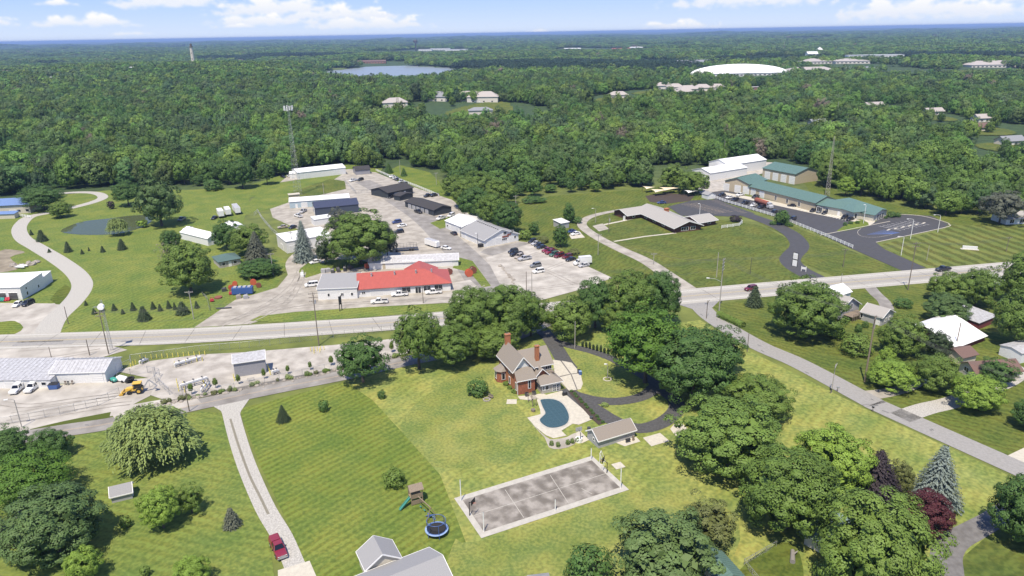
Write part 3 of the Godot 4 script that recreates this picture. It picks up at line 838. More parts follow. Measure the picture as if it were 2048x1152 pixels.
	row_marks(big, "crossing_mark", [166.1,-303.5,187.3,-313.8], [168.5,-305.5,189.8,-315.9], 6, "concrete", 0.8)
	row_marks(big, "bay", [154.7,-297.7,164.8,-304.4], [165.6,-297.7,169.6,-299.1], 7, "paint_blue", 0.3)
	stripe([156.6,-307.6,152.4,-301.9,150.9,-295.5,155.6,-292.8,165.2,-296.9], 0.15,0.07, "concrete", big, 0,5)
	row_marks(big, "marking", [154.4,-337.9,160.7,-326.5], [149.3,-333.2,155.5,-321.2], 9, "paint_white")
	row_marks(big, "marking", [144.1,-355.9,150.5,-344.5], [139.2,-350.7,145.6,-339.6], 7, "paint_white")
	sheet("gravel_yard", [118.5,-447.1,132.3,-469.0,163.9,-485.1,176.7,-477.8,159.8,-443.0,123.6,-404.5,126.7,-386.5,104.1,-384.5,109.8,-415.9], 0.03, "gravel")
	sheet("lawn_island", [144.3,-304.2,156.1,-317.4,164.0,-321.5,162.0,-311.6,147.8,-303.9], 0.09, "lawn_green", 0,2)
	sheet("concrete_apron", [118.6,-387.2,134.3,-368.3,151.3,-339.2,166.1,-316.7,163.3,-314.2,147.3,-335.4,129.8,-362.8,116.1,-382.2], 0.06, "concrete")
	sheet("concrete_apron", [164.9,-322.4,170.2,-327.7,174.8,-329.3,166.8,-316.6,162.0,-311.6], 0.07, "concrete")
	# --- right-hand homes
	ribbon("asphalt_driveway", [124.4,-233.6,122.7,-224.5,121.9,-217.5,119.7,-210.8], 4.0,4.0,0.045, "asphalt_old")
	ribbon("gravel_drive", [87.5,-154.7,92.1,-155.8,98.3,-158.2,105.2,-162.9], 4.5,2.8,0.046, "gravel_warm")
	ribbon("gravel_drive", [88.9,-143.8,96.7,-147.5,104.1,-150.1,114.3,-155.0,123.7,-159.9,129.9,-164.4,131.8,-168.1,130.4,-172.1], 5.0,4.0,0.05, "gravel_drive")
	sheet("concrete_apron", [101.4,-126.8,108.3,-130.4,122.7,-135.1,111.7,-120.4,104.3,-122.8], 0.046, "concrete")
	ribbon("asphalt_driveway", [93.6,-111.4,86.7,-107.2,81.3,-104.3,76.7,-101.8,73.6,-98.9,71.2,-94.8,68.2,-89.3], 3.8,5.2,0.05, "asphalt_home")

func thing_struct(called: String) -> Node3D:
	var o := Node3D.new()
	o.name = numbered(called)
	o.set_meta("kind", "structure")
	add_child(o)
	return o

func p3(p: Array, y: float) -> Array:
	var r := []
	for i in p.size() / 2: r.append(V(p[2 * i], y, p[2 * i + 1]))
	return r

# a row of painted lines between two edges of a lot
func row_marks(parent: Node, called: String, a: Array, b: Array, n: int, m: String, w := 0.2) -> void:
	for k in n:
		var u := float(k) / (n - 1)
		var p := Vector2(a[0], a[1]).lerp(Vector2(a[2], a[3]), u)
		var q := Vector2(b[0], b[1]).lerp(Vector2(b[2], b[3]), u)
		part(called, ribbon_mesh(PackedVector2Array([p, q]), w, w, 0.07), M[m], parent)

func kerb_mesh(p: Array) -> ArrayMesh:
	var q := smooth_line(p, 4)
	var mb := MB.new()
	for i in q.size() - 1:
		mb.bar(V(q[i].x, 0.1, q[i].y), V(q[i + 1].x, 0.1, q[i + 1].y), 0.35,0.15)
	return mb.mesh()

# ------------------------------------------------------------------ vegetation
class Foliage:
	var v := PackedVector3Array()
	var n := PackedVector3Array()
	var c := PackedColorArray()
	var r := RandomNumberGenerator.new()
	func leaf(p: Vector3, nrm: Vector3, along: Vector3, len: float, wid: float, tone: float) -> void:
		var t := along
		var b := nrm.cross(t)
		if b.length_squared() < 0.0001: return
		b = b.normalized() * wid * 0.5
		t = t * len * 0.5
		v.append(p - t); v.append(p + b); v.append(p - b)
		v.append(p - b); v.append(p + b); v.append(p + t)
		for k in 6:
			n.append(nrm)
			c.append(Color(tone, tone, tone * 0.96))
	func rand_dir() -> Vector3:
		var z := r.randf_range(-1,1)
		var t := r.randf() * TAU
		var s := sqrt(1 - z * z)
		return Vector3(cos(t) * s, z, sin(t) * s)
	func clump(ctr: Vector3, out: Vector3, cr: Vector3, count: int, len: float, wid: float, tone: float, spiky := 0.0) -> void:
		for i in count:
			var d := rand_dir()
			if d.dot(out) < -0.35: d = d - out * 2.0 * d.dot(out)
			var p := ctr + d * cr * (0.72 + 0.32 * r.randf())
			var nn := (d * 1.1 + out * 0.5 + Vector3(0,0.35,0) + rand_dir() * 0.32).normalized()
			var al := (rand_dir() * (1.0 - spiky) + d * spiky)
			al = (al - nn * al.dot(nn)).normalized()
			leaf(p, nn, al, len * r.randf_range(0.7,1.3), wid * r.randf_range(0.7,1.3), tone * r.randf_range(0.88,1.08))
	func mesh() -> ArrayMesh:
		var a := []
		a.resize(Mesh.ARRAY_MAX)
		a[Mesh.ARRAY_VERTEX] = v
		a[Mesh.ARRAY_NORMAL] = n
		a[Mesh.ARRAY_COLOR] = c
		var m := ArrayMesh.new()
		m.add_surface_from_arrays(Mesh.PRIMITIVE_TRIANGLES, a)
		return m

# crowns live in a unit box: half width 0.5, height 0 to 1
func crown_broad(sd: int, clumps: int, per: int, len: float, base_y: float, lobes: float, flat: float, cr0: float, spiky := 0.0, gap := 0.0) -> ArrayMesh:
	var f := Foliage.new()
	f.r.seed = sd
	var nz := FastNoiseLite.new()
	nz.seed = sd
	nz.frequency = 0.9
	var mid := base_y + (1.0 - base_y) * 0.46
	for i in clumps:
		var y := 1.0 - 1.72 * (i + 0.5) / clumps
		var t := i * 2.39996 + f.r.randf_range(-0.5,0.5)
		var s := sqrt(maxf(0,1 - y * y))
		var d := V(cos(t) * s, y, sin(t) * s)
		var lob := 1.0 + lobes * nz.get_noise_3d(d.x * 1.6, d.y * 1.6, d.z * 1.6) * 1.6
		if gap > 0 and f.r.randf() < gap: continue
		var rad := f.r.randf_range(0.82,1.02) * lob
		if i % 7 == 0: rad *= 0.62
		var hr := (1.0 - mid) - cr0 * flat * 0.8 if y > 0 else (mid - base_y) - cr0 * 0.4
		var c := V(d.x * rad * (0.5 - cr0 * 0.8), mid + d.y * rad * hr, d.z * rad * (0.5 - cr0 * 0.8))
		var k := cr0 * f.r.randf_range(0.70,1.30)
		f.clump(c, d, V(k, k * flat, k), per, len, len * 0.66, f.r.randf_range(0.74,1.0), spiky)
	# the shaded inside: larger leaf sprays that close the crown
	if clumps > 50:
		for i in 420:
			var d := f.rand_dir() * pow(f.r.randf(), 0.33) * 0.74
			var p := V(d.x * 0.5, mid + d.y * ((1.0 - mid) if d.y > 0 else (mid - base_y)), d.z * 0.5)
			var nn := (d + f.rand_dir() * 0.6).normalized()
			var al := f.rand_dir()
			f.leaf(p, nn, (al - nn * al.dot(nn)).normalized(), 0.13,0.09,0.8)
	return f.mesh()

func crown_spruce(sd: int, tiers: int, len: float, power := 0.85) -> ArrayMesh:
	var f := Foliage.new()
	f.r.seed = sd
	for k in tiers:
		var y := 0.03 + 0.95 * pow(float(k) / tiers, 0.92)
		var rad := 0.5 * pow(1.0 - y, power) + 0.012
		var nb := int(7 + 26 * rad * 2.0)
		var off := f.r.randf() * TAU
		for b in nb:
			var t := off + TAU * b / nb + f.r.randf_range(-0.12,0.12)
			var R := rad * f.r.randf_range(0.78,1.06)
			var out := V(cos(t), 0, sin(t))
			var tone := f.r.randf_range(0.75,1.0)
			var steps := maxi(3, int(R / len * 1.5))
			for s in steps:
				var u := (s + 0.6) / steps
				var p := out * R * u + V(0, y - 0.075 * u * u * rad * 2.0 + 0.02 * u * u * u, 0)
				for w in 3:
					var q := p + V(f.r.randf_range(-1,1), f.r.randf_range(-0.5,0.4), f.r.randf_range(-1,1)) * len * 0.6
					var nn := (V(0,0.8,0) + out * 0.75 + f.rand_dir() * 0.45).normalized()
					var al := (out + f.rand_dir() * 0.6)
					al = (al - nn * al.dot(nn)).normalized()
					f.leaf(q, nn, al, len * 1.5, len * 0.55, tone * f.r.randf_range(0.8,1.15))
	return f.mesh()

func crown_willow(sd: int) -> ArrayMesh:
	# heaps of hanging rods, each heap a small dome of its own
	var f := Foliage.new()
	f.r.seed = sd
	for b in 46:
		var y0 := 1.0 - 0.95 * (b + 0.5) / 46.0
		var t0 := b * 2.39996
		var s0 := sqrt(1 - y0 * y0) * f.r.randf_range(0.72,1.0)
		var c := V(cos(t0) * s0 * 0.37,0.30 + y0 * 0.58, sin(t0) * s0 * 0.37)
		var out0 := V(cos(t0) * s0,0.25 + y0, sin(t0) * s0).normalized()
		var shade := f.r.randf_range(0.76,1.0)
		var rb := f.r.randf_range(0.09,0.145)
		for i in 46:
			var d := f.rand_dir()
			if d.y < 0: d.y = -d.y
			if d.dot(out0) < -0.2: d = (d + out0 * 0.8).normalized()
			var p := c + d * rb * V(1,0.75,1)
			var out := V(d.x, 0, d.z)
			var drop := f.r.randf_range(0.08,0.26)
			var tone := shade * f.r.randf_range(0.85,1.0)
			for k in 8:
				var u := k / 8.0
				var q := p + out * 0.035 * sin(u * 1.6) + V(0, -drop * u * u - 0.02 * u, 0)
				if q.y < 0.02: break
				var nn := (d * 0.7 + V(0,0.5,0) + f.rand_dir() * 0.35).normalized()
				var al := (Vector3.DOWN + out * 0.5 * (1 - u) + f.rand_dir() * 0.3)
				al = (al - nn * al.dot(nn)).normalized()
				f.leaf(q + f.rand_dir() * 0.012, nn, al, 0.046,0.016, tone * f.r.randf_range(0.88,1.08))
	return f.mesh()

var crowns := {}
var trunk_mesh: ArrayMesh
var limb_mesh: ArrayMesh

func make_crowns() -> void:
	for i in 5:
		crowns["broad%d" % i] = crown_broad(100 + i, 138 + 10 * i, 92,0.029,0.08,0.32,0.74,0.086)
	for i in 3:
		crowns["big%d" % i] = crown_broad(110 + i, 190 + 14 * i, 120,0.024,0.06,0.24,0.70,0.078)
	for i in 2:
		crowns["open%d" % i] = crown_broad(120 + i, 84,110,0.030,0.06,0.5,0.75,0.095,0.0,0.12)
	for i in 2:
		crowns["locust%d" % i] = crown_broad(130 + i, 170,84,0.024,0.12,0.42,0.42,0.100,0.6,0.04)
	for i in 2:
		crowns["linden%d" % i] = crown_broad(140 + i, 210,100,0.025,0.02,0.20,0.62,0.076)
	for i in 2:
		crowns["pine%d" % i] = crown_broad(150 + i, 140,90,0.036,0.04,0.42,0.60,0.086,0.85)
	for i in 2:
		crowns["spruce%d" % i] = crown_spruce(160 + i, 26 + 4 * i, 0.030)
	crowns["smallspruce"] = crown_spruce(165,11,0.075,0.8)
	crowns["willow"] = crown_willow(170)
	for i in 2:
		crowns["shrub%d" % i] = crown_broad(180 + i, 46,40,0.075,-0.12,0.25,0.85,0.15)
	crowns["sapling"] = crown_broad(184,20,26,0.14,0.0,0.3,0.8,0.20)
	crowns["oval"] = crown_broad(186,60,44,0.065,0.0,0.15,0.7,0.13)
	for i in 6:
		crowns["wood%d" % i] = crown_broad(200 + i, 56,58,0.046,0.0,0.46,0.75,0.122) if i < 4 else crown_broad(200 + i, 60,54,0.05,0.0,0.5,1.15,0.10,0.5)
	for i in 4:
		crowns["far%d" % i] = crown_broad(220 + i, 30,26,0.105,0.0,0.42,0.8,0.16)
	crowns["bare"] = crown_broad(230,30,10,0.06,0.1,0.5,0.8,0.13,0.5,0.3)
	var mb := MB.new()
	mb.tube(Vector3.ZERO, V(0,0.16,0), 0.032,0.022,9, false)
	mb.tube(V(0,0.16,0), V(0.02,0.62,0.01), 0.022,0.008,8, false)
	var r := RandomNumberGenerator.new()
	r.seed = 9
	for i in 9:
		var t := i * 2.4
		var y := 0.16 + 0.045 * i
		mb.tube(V(0, y, 0), V(cos(t) * r.randf_range(0.2,0.34), y + r.randf_range(0.12,0.28), sin(t) * r.randf_range(0.2,0.34)), 0.012,0.003,6, false)
	trunk_mesh = mb.mesh()
	var mt := MB.new()
	mt.tube(Vector3.ZERO, V(0,0.9,0), 0.018,0.004,7, false)
	limb_mesh = mt.mesh()

# a tree of one kind: crown mesh, leaf material, bark, height of the bare trunk as a share
func tree(kind: String, leaf: String, x: float, z: float, h: float, w: float, label: String, called := "tree", group := "", bare := 0.0) -> Node3D:
	var turn := fposmod(x * 12.9898 + z * 7.233, TAU)
	var o := thing(called, label, "tree" if not called.ends_with("shrub") and not called.ends_with("bush") else "shrub", V(x, 0, z), turn, group)
	if called.ends_with("shrub") or called.ends_with("bush"):
		part("foliage", crowns[kind], M[leaf], o).transform = Transform3D(Basis().scaled(V(w, h, w)), Vector3.ZERO)
		return o
	var conifer := kind.contains("spruce")
	var t := part("trunk", limb_mesh if conifer else trunk_mesh, M.bark, o)
	t.scale = V(h * 0.9 if not conifer else w * 1.4, h, h * 0.9 if not conifer else w * 1.4)
	if not conifer: t.scale = V(minf(w, h) , h, minf(w, h))
	var c := part("crown", crowns[kind], M[leaf], o)
	c.transform = Transform3D(Basis().scaled(V(w, h * (1.0 - bare), w)), V(0, h * bare, 0))
	return o

func make_trees() -> void:
	# lower left garden
	tree("broad0", "leaf_dark", -108.9,-131.9,8.4,10.3, "dark tree at the picture's left border beside the town road", "broadleaf_tree")
	tree("broad1", "leaf_dark", -100.4,-133.7,6.5,8.5, "dark round tree just below the town road, left of the willow", "broadleaf_tree")
	tree("locust0", "leaf_locust", -94.5,-118.4,10.2,15.6, "feathery bright green tree spreading above the big round linden", "locust_tree")
	tree("linden0", "leaf_linden", -81.1,-103.4,12.3,17.4, "huge grey-green round tree left of the small grey shed", "linden_tree")
	tree("spruce0", "leaf_blue", -93.0,-113.0,5.2,4.4, "narrow blue spruce poking up behind the huge round tree", "spruce_tree")
	tree("spruce1", "leaf_grey", -92.4,-105.3,7.4,6.7, "grey spruce cut off by the left picture border", "spruce_tree")
	tree("broad2", "leaf_lime", -72.2,-96.1,6.3,6.0, "bright lime tree at the bottom border below the huge round tree", "broadleaf_tree")
	tree("broad3", "leaf_lime", -65.2,-109.3,8.5,7.4, "bright lime round tree on the lawn right of the grey shed", "broadleaf_tree", "", 0.08)
	tree("open0", "leaf_mid", -61.7,-113.6,6.2,5.3, "small loose tree touching the lime round tree", "broadleaf_tree")
	tree("sapling", "leaf_mid", -72.4,-109.7,2.4,2.2, "tiny sapling below the small grey shed", "young_tree")
	tree("smallspruce", "leaf_grey", -52.5,-109.4,4.2,3.9, "small grey cone spruce near the gravel drive", "spruce_tree")
	tree("broad4", "leaf_lime", -53.4,-94.3,5.5,5.9, "lime tree cut by the bottom border left of the gravel drive", "broadleaf_tree")
	tree("sapling", "leaf_mid", -62.5,-96.8,2.1,1.7, "tiny sapling at the bottom border between two lime trees", "young_tree")
	tree("willow", "leaf_willow", -77.7,-132.2,12.7,19.6, "great weeping willow beside the town road", "willow_tree")
	# striped lawn
	tree("spruce0", "leaf_spruce", -54.3,-147.3,4.4,3.8, "small dark conifer on the striped lawn by the town road", "conifer")
	tree("sapling", "leaf_dark", -45.8,-151.7,3.1,2.7, "skinny sapling on the striped lawn right of the dark conifer", "young_tree")
	tree("open1", "leaf_dark", -39.2,-166.6,13.1,13.6, "dark maple standing on the town road's edge by the gas yard", "maple_tree", "", 0.05)
	tree("shrub0", "leaf_dark", -32.9,-157.5,2.6,2.2, "small round evergreen below the roadside maple", "evergreen_shrub")
	tree("shrub1", "leaf_mid", -24.1,-121.1,4.1,4.6, "round green bush above the wooden playset", "bush")
	# round the brick house
	tree("shrub0", "leaf_dark", -8.9,-158.6,4.4,5.8, "dark round bush on the lawn left of the brick house", "bush")
	tree("broad0", "leaf_maple", -25.5,-174.0,17.3,13.5, "maple at the left end of the grove behind the brick house", "maple_tree", "", 0.08)
	tree("broad1", "leaf_maple", -16.5,-175.7,11.8,15.0, "shorter maple in front of the grove left of the brick house", "maple_tree", "", 0.06)
	tree("big0", "leaf_maple", -11.3,-188.7,18.2,17.4, "tall maple in the middle of the grove behind the brick house", "maple_tree")
	tree("big1", "leaf_maple", -1.6,-191.9,17.4,18.4, "tall maple right above the brick house's roof", "maple_tree")
	tree("broad4", "leaf_mid", -5.8,-181.0,9.5,14.0, "low maple directly behind the brick house's left chimney", "maple_tree")
	tree("broad0", "leaf_maple", 5.4,-194.5,13.4,11.9, "maple at the right end of the grove beside the house drive", "maple_tree")
	tree("broad1", "leaf_mid", 16.8,-192.5,12.4,14.0, "bright maple right of the house drive's entrance", "maple_tree")
	tree("broad2", "leaf_dark", 25.1,-200.1,15.8,13.7, "dark open maple behind the bright maple by the drive entrance", "maple_tree")
	tree("broad3", "leaf_maple", 36.0,-199.6,17.9,16.0, "tall maple at the drive, left of the crossroads", "maple_tree")
	tree("broad4", "leaf_dark", 44.4,-201.1,18.0,13.0, "tall dark maple nearest the crossroads", "maple_tree")
	tree("broad1", "leaf_mid", 31.4,-195.9,9.3,11.2, "smaller maple below the tall pair left of the crossroads", "maple_tree")
	tree("locust1", "leaf_locust", 33.7,-163.5,20.0,23.7, "big feathery locust over the house's curved drive", "locust_tree", "", 0.06)
	tree("big0", "leaf_dark", 43.6,-154.3,18.7,22.0, "very dark big maple right of the feathery locust", "maple_tree")
	tree("open0", "leaf_dark", 54.3,-168.3,13.0,12.5, "thin dark tree with dead limbs beside the side road lawn", "maple_tree")
	tree("big1", "leaf_mid", 55.9,-145.0,10.3,16.3, "green tree right behind the bright feathery giant by the lawn", "broadleaf_tree")
	tree("big2", "leaf_spring", 43.5,-126.1,14.6,22.3, "bright lime giant right of the grey garage's concrete pads", "broadleaf_tree")
	tree("big0", "leaf_maple", 48.7,-106.2,15.9,18.1, "large clumpy maple in front of the lime tree and the purple tree", "maple_tree")
	tree("big1", "leaf_lime", 60.5,-116.2,14.0,14.6, "lime maple left of the dark purple tree", "maple_tree")
	tree("spruce1", "leaf_purple", 68.4,-114.0,11.1,11.9, "dark purple cone shaped tree between lime maple and blue spruce", "plum_tree")
	tree("open1", "leaf_olive", 73.5,-115.1,7.9,4.8, "thin olive tree squeezed between purple tree and blue spruce", "broadleaf_tree")
	tree("spruce0", "leaf_blue", 79.3,-112.9,12.6,10.4, "big silver-blue spruce on the lawn by the side road", "spruce_tree")
	tree("linden1", "leaf_red", 72.6,-104.6,8.1,9.3, "deep red round tree in front of the silver-blue spruce", "red_maple_tree")
	tree("big1", "leaf_mid", 55.8,-89.6,18.2,18.9, "enormous round green tree covering the bottom border, right part", "linden_tree")
	tree("big0", "leaf_dark", 88.5,-101.1,13.0,13.1, "dark tree on the right picture border above the asphalt drive", "broadleaf_tree")
	tree("pine0", "leaf_pine", 23.7,-93.1,12.3,16.8, "wide soft-needled pine at the bottom border right of the court", "pine_tree")
	tree("open0", "leaf_olive", 33.1,-101.7,9.0,10.5, "yellowish-green tree leaning on the wide pine", "broadleaf_tree")
	tree("shrub1", "leaf_dark", 11.5,-92.3,8.1,8.0, "dark round tree at the bottom border below the court", "broadleaf_tree")
	# right-hand homes
	tree("big2", "leaf_maple", 85.5,-190.9,17.3,22.0, "large spreading maple left of the grey house with the deck", "maple_tree")
	tree("smallspruce", "leaf_spruce", 78.6,-215.5,7.3,6.5, "dark little spruce on the corner lawn by the state road", "spruce_tree")
	tree("shrub0", "leaf_dark", 125.5,-212.3,3.2,6.1, "single round dark bush on the lawn above the grey garage", "bush")
	tree("linden0", "leaf_linden", 131.0,-199.0,9.2,13.4, "grey-green round tree left of the white-roofed barn", "linden_tree")
	tree("broad4", "leaf_mid", 142.1,-215.5,10.0,14.3, "mid green tree close to the state road above the round tree", "broadleaf_tree")
	tree("broad0", "leaf_maple", 148.4,-212.0,13.1,13.5, "taller maple beside the state road near the right border", "maple_tree")
	tree("broad2", "leaf_maple", 163.0,-212.2,17.7,15.2, "tall maple cut by the right border at the state road", "maple_tree")
	tree("broad1", "leaf_maple", 141.1,-182.0,15.7,14.8, "big maple right of the white-roofed barn", "maple_tree")
	tree("broad2", "leaf_mid", 106.2,-177.6,11.2,12.7, "pyramid tree with pale blossoms below the grey garage", "broadleaf_tree")
	tree("shrub1", "leaf_mid", 94.6,-178.1,6.3,8.8, "big clipped round bush left of the tall wooden pole", "bush")
	tree("shrub0", "leaf_lime", 94.1,-189.8,4.0,5.2, "clipped round bush at the foot of the large spreading maple", "bush")
	tree("shrub1", "leaf_lime", 100.8,-174.0,4.0,4.6, "yellow-green bush by the wooden pole, below the pyramid tree", "bush")
	tree("open1", "leaf_spruce", 113.6,-174.1,8.9,8.1, "dark cedar left of the barn's wooden pole", "cedar_tree")
	tree("broad3", "leaf_lime", 94.0,-158.4,7.2,12.2, "low yellow-green tree right of the tall wooden pole", "broadleaf_tree")
	tree("broad0", "leaf_mid", 104.0,-156.7,9.7,11.8, "tree between the two gravel drives below the barn", "broadleaf_tree")
	tree("broad4", "leaf_lime", 108.0,-147.1,8.7,11.7, "yellow-green tree at the second gravel drive", "broadleaf_tree")
	tree("open0", "leaf_dark", 120.8,-159.2,6.8,9.5, "dark tree in front of the brown-roofed house", "broadleaf_tree")
	tree("broad1", "leaf_dark", 114.3,-137.9,7.1,7.8, "dark tree on the right border above the side road", "broadleaf_tree")
	tree("sapling", "leaf_olive", 94.3,-194.2,3.1,4.5, "small pale bush by the deck of the grey house", "bush")
	tree("shrub0", "leaf_dark", 102.1,-193.1,2.8,2.4, "tiny dark bush beside the grey house's deck stairs", "bush")
	tree("shrub1", "leaf_dark", 105.7,-196.3,2.2,2.1, "tiny dark bush in front of the grey garage door", "bush")
	# left meadow and pond
	tree("broad2", "leaf_mid", -114.1,-238.5,18.4,18.7, "big bright tree left of the small green-roofed house", "broadleaf_tree")
	tree("open1", "leaf_linden", -168.7,-335.1,24.5,22.2, "tall loose tree at the pond's right end", "broadleaf_tree")
	tree("broad3", "leaf_dark", -207.4,-380.4,13.5,15.2, "round dark maple with clear shadow behind the pond", "maple_tree", "", 0.1)
	tree("sapling", "leaf_purple", -213.5,-373.9,4.8,4.0, "small purple tree left of the round maple behind the pond", "young_tree")
	tree("locust0", "leaf_dark", -249.4,-374.4,13.9,22.5, "spreading dark tree beside the blue-roofed house", "broadleaf_tree")
	tree("broad4", "leaf_mid", -230.2,-356.5,8.0,10.8, "smaller tree right of the spreading tree at the drive", "broadleaf_tree")
	tree("willow", "leaf_willow", -181.8,-319.7,8.4,10.7, "pale willow on the near bank of the pond", "willow_tree")
	tree("sapling", "leaf_lime", -176.8,-332.8,4.2,5.3, "lime sapling on the pond bank right of the willow", "young_tree")
	tree("broad0", "leaf_dark", -145.1,-293.2,9.1,8.6, "dark tree behind the big bright tree, near the white long shed", "broadleaf_tree")
	tree("bare", "leaf_dead", -138.5,-275.1,9.7,8.1, "grey leafless tree left of the big bright tree", "dead_tree")
	for e in [[-212.1,-311.6,5.5,5.9, "dark bristly conifer inside the bend of the winding drive"], [-167.6,-295.3,5.1,4.7, "cone spruce just below the pond"], [-189.5,-293.0,4.9,3.9, "leafy sapling below the pond's left end"], [-174.2,-292.0,2.9,2.6, "small spruce between the leafy sapling and the cone spruce"], [-181.6,-289.6,2.2,1.9, "stub of a young spruce left of the small spruce below the pond"], [-181.2,-294.0,1.9,1.1, "very thin sapling below the middle of the pond"], [-197.5,-292.8,1.8,1.9, "stub spruce at the edge of the winding drive"], [-223.9,-322.6,2.7,2.1, "faint sapling left of the bristly conifer"]]:
		tree("smallspruce", "leaf_spruce", e[0], e[1], e[2], e[3], e[4], "young_conifer", "young conifers on the pond meadow")
	for e in [[-118.5,-213.0,5.0,5.2, "biggest cone spruce in the row beside the state road"], [-108.1,-217.7,4.6,5.3, "second big cone spruce of the row, near the utility pole"], [-145.3,-227.3,1.9,1.5, "smallest spruce at the left end of the roadside row"], [-138.0,-219.1,2.1,2.1, "spruce left of the lattice mast in the roadside row"], [-136.8,-221.7,3.2,2.0, "spruce right behind the lattice mast"], [-132.9,-222.0,2.6,2.3, "spruce just right of the white radar drum"], [-128.3,-218.6,2.0,1.6, "tiny spruce between drum and biggest cone spruce"], [-126.4,-221.7,3.2,2.3, "spruce above the biggest cone spruce's left side"], [-120.2,-222.7,2.8,2.2, "spruce right of the biggest cone spruce"], [-117.0,-220.8,2.6,2.0, "small spruce in the middle of the row, second right of the big cone"], [-115.1,-223.0,3.0,2.2, "spruce left of the second big cone spruce"], [-112.6,-221.9,2.7,1.7, "slim spruce touching the second big cone spruce"], [-105.7,-222.9,2.7,2.0, "last spruce of the row, right of the utility pole"]]:
		tree("smallspruce", "leaf_spruce", e[0], e[1], e[2], e[3], e[4], "young_spruce", "young spruces along the state road")
	# workshop district
	tree("spruce0", "leaf_blue", -83.1,-273.8,17.3,10.5, "tall blue-grey spruce in front of the white workshop", "spruce_tree")
	tree("open0", "leaf_spruce", -73.6,-269.3,10.7,8.3, "dark scraggy pine right of the blue-grey spruce", "pine_tree")
	tree("big2", "leaf_maple", -59.5,-268.5,21.4,27.7, "great round maple beside the lane behind the red-roofed shop", "maple_tree")
	tree("open1", "leaf_grey", -50.3,-276.6,14.7,9.1, "greyish tree at the right side of the great round maple", "broadleaf_tree")
	tree("open0", "leaf_grey", -77.6,-312.6,12.8,10.4, "thin grey tree in front of the navy shed", "broadleaf_tree")
	tree("spruce1", "leaf_grey", -101.8,-273.0,13.3,12.0, "drooping grey conifer right of the green-roofed house", "conifer")
	tree("broad2", "leaf_mid", -108.6,-283.6,13.4,15.6, "leafy tree behind the drooping grey conifer", "broadleaf_tree")
	tree("open1", "leaf_dark", -121.5,-293.2,13.2,12.4, "dark open tree behind the green-roofed house", "broadleaf_tree")
	tree("linden0", "leaf_dark", -95.7,-256.9,5.9,16.4, "wide low thicket of bushes by the gravel drive", "broad_shrub")
	tree("broad3", "leaf_dark", -160.1,-422.5,18.5,15.0, "dark pyramidal tree at the wood's edge on the bright field", "broadleaf_tree")
	tree("broad4", "leaf_dark", -148.9,-433.4,13.6,11.0, "smaller pyramidal tree left of the white storage building", "broadleaf_tree", "", 0.1)
	tree("shrub0", "leaf_dark", -176.4,-419.6,7.2,11.9, "bushy clump at the wood's edge left of the pyramidal tree", "bush")
	tree("spruce0", "leaf_dark", -79.2,-464.7,6.8,7.2, "small dark tree behind the white fence, left of its neighbour", "young_tree")
	tree("smallspruce", "leaf_dark", -67.8,-453.2,5.3,5.1, "smaller dark tree behind the white fence by a pole", "young_tree")
	for e in [[-23.7,-362.5,15.0,15.1, "leaf_mid", "first tree of the belt along the workshop lane, by the dark roofs"], [-17.3,-335.7,16.3,17.4, "leaf_dark", "dark tree of the belt behind the parked trucks"], [-8.6,-321.0,16.0,16.3, "leaf_maple", "leafy tree of the belt behind the white auto shop"], [-1.6,-311.7,14.1,13.6, "leaf_dark", "last tree of the belt, touching the auto shop's roof"], [-16.7,-385.8,14.6,19.3, "leaf_maple", "back tree of the belt below the woods"], [-5.5,-366.7,13.6,17.3, "leaf_mid", "back tree of the belt above the auto shop"], [-32.4,-393.5,11.4,12.3, "leaf_mid", "lighter tree at the belt's upper left end"]]:
		tree("broad%d" % (int(e[0]) % 2 + 2 if e[0] > 0 else 1), e[4], e[0], e[1], e[2], e[3], e[5], "broadleaf_tree", "tree belt beside the workshop lane")
	tree("oval", "leaf_dark", 27.5,-326.7,10.0,6.1, "dense dark cedar standing alone on the field", "cedar_tree")
	tree("sapling", "leaf_dark", 31.2,-326.4,3.4,5.2, "low part of the cedar clump on the field", "bush")
	tree("broad2", "leaf_dark", 20.7,-287.1,9.5,6.7, "round tree behind the row of parked cars", "broadleaf_tree")
	tree("open0", "leaf_dark", 10.2,-306.7,5.9,5.4, "small tree right of the auto shop", "young_tree")
	tree("sapling", "leaf_mid", 6.1,-300.4,4.6,5.7, "bush beside the auto shop's right wall", "bush")
	tree("shrub0", "leaf_olive", 13.5,-294.4,3.2,6.0, "low scrub in the ditch left of the round tree", "bush")
	tree("shrub1", "leaf_olive", 25.4,-276.7,2.4,5.3, "low scrub in the ditch right of the round tree", "bush")
	tree("oval", "leaf_dark", 124.4,-317.0,7.0,7.4, "tidy round tree against the white rail fence", "broadleaf_tree")
	tree("shrub0", "leaf_dark", 120.6,-317.2,1.8,3.7, "low shrub left of the tidy round tree at the fence", "bush")
	tree("shrub1", "leaf_dark", 126.8,-314.1,1.9,4.1, "low shrub right of the tidy round tree at the fence", "bush")
	tree("shrub0", "leaf_purple", 105.3,-323.9,3.2,6.1, "dark purple bush at the end of the ranch house", "bush")
	tree("broad3", "leaf_mid", 180.7,-396.6,19.1,16.9, "green tree behind the green-roofed offices by the lattice tower", "broadleaf_tree")
	tree("locust1", "leaf_lime", 178.7,-373.1,10.3,10.1, "bright small tree right of the lattice tower", "broadleaf_tree")
	tree("open1", "leaf_grey", 220.5,-311.0,15.9,19.2, "dark grey-green pine at the lawn's far right end", "pine_tree", "", 0.1)
	tree("broad4", "leaf_mid", 100.7,-387.4,12.3,18.2, "tree beside the shade sails", "broadleaf_tree")
	tree("open0", "leaf_mid", 92.2,-398.9,14.7,17.0, "tree behind the shade sails", "broadleaf_tree")
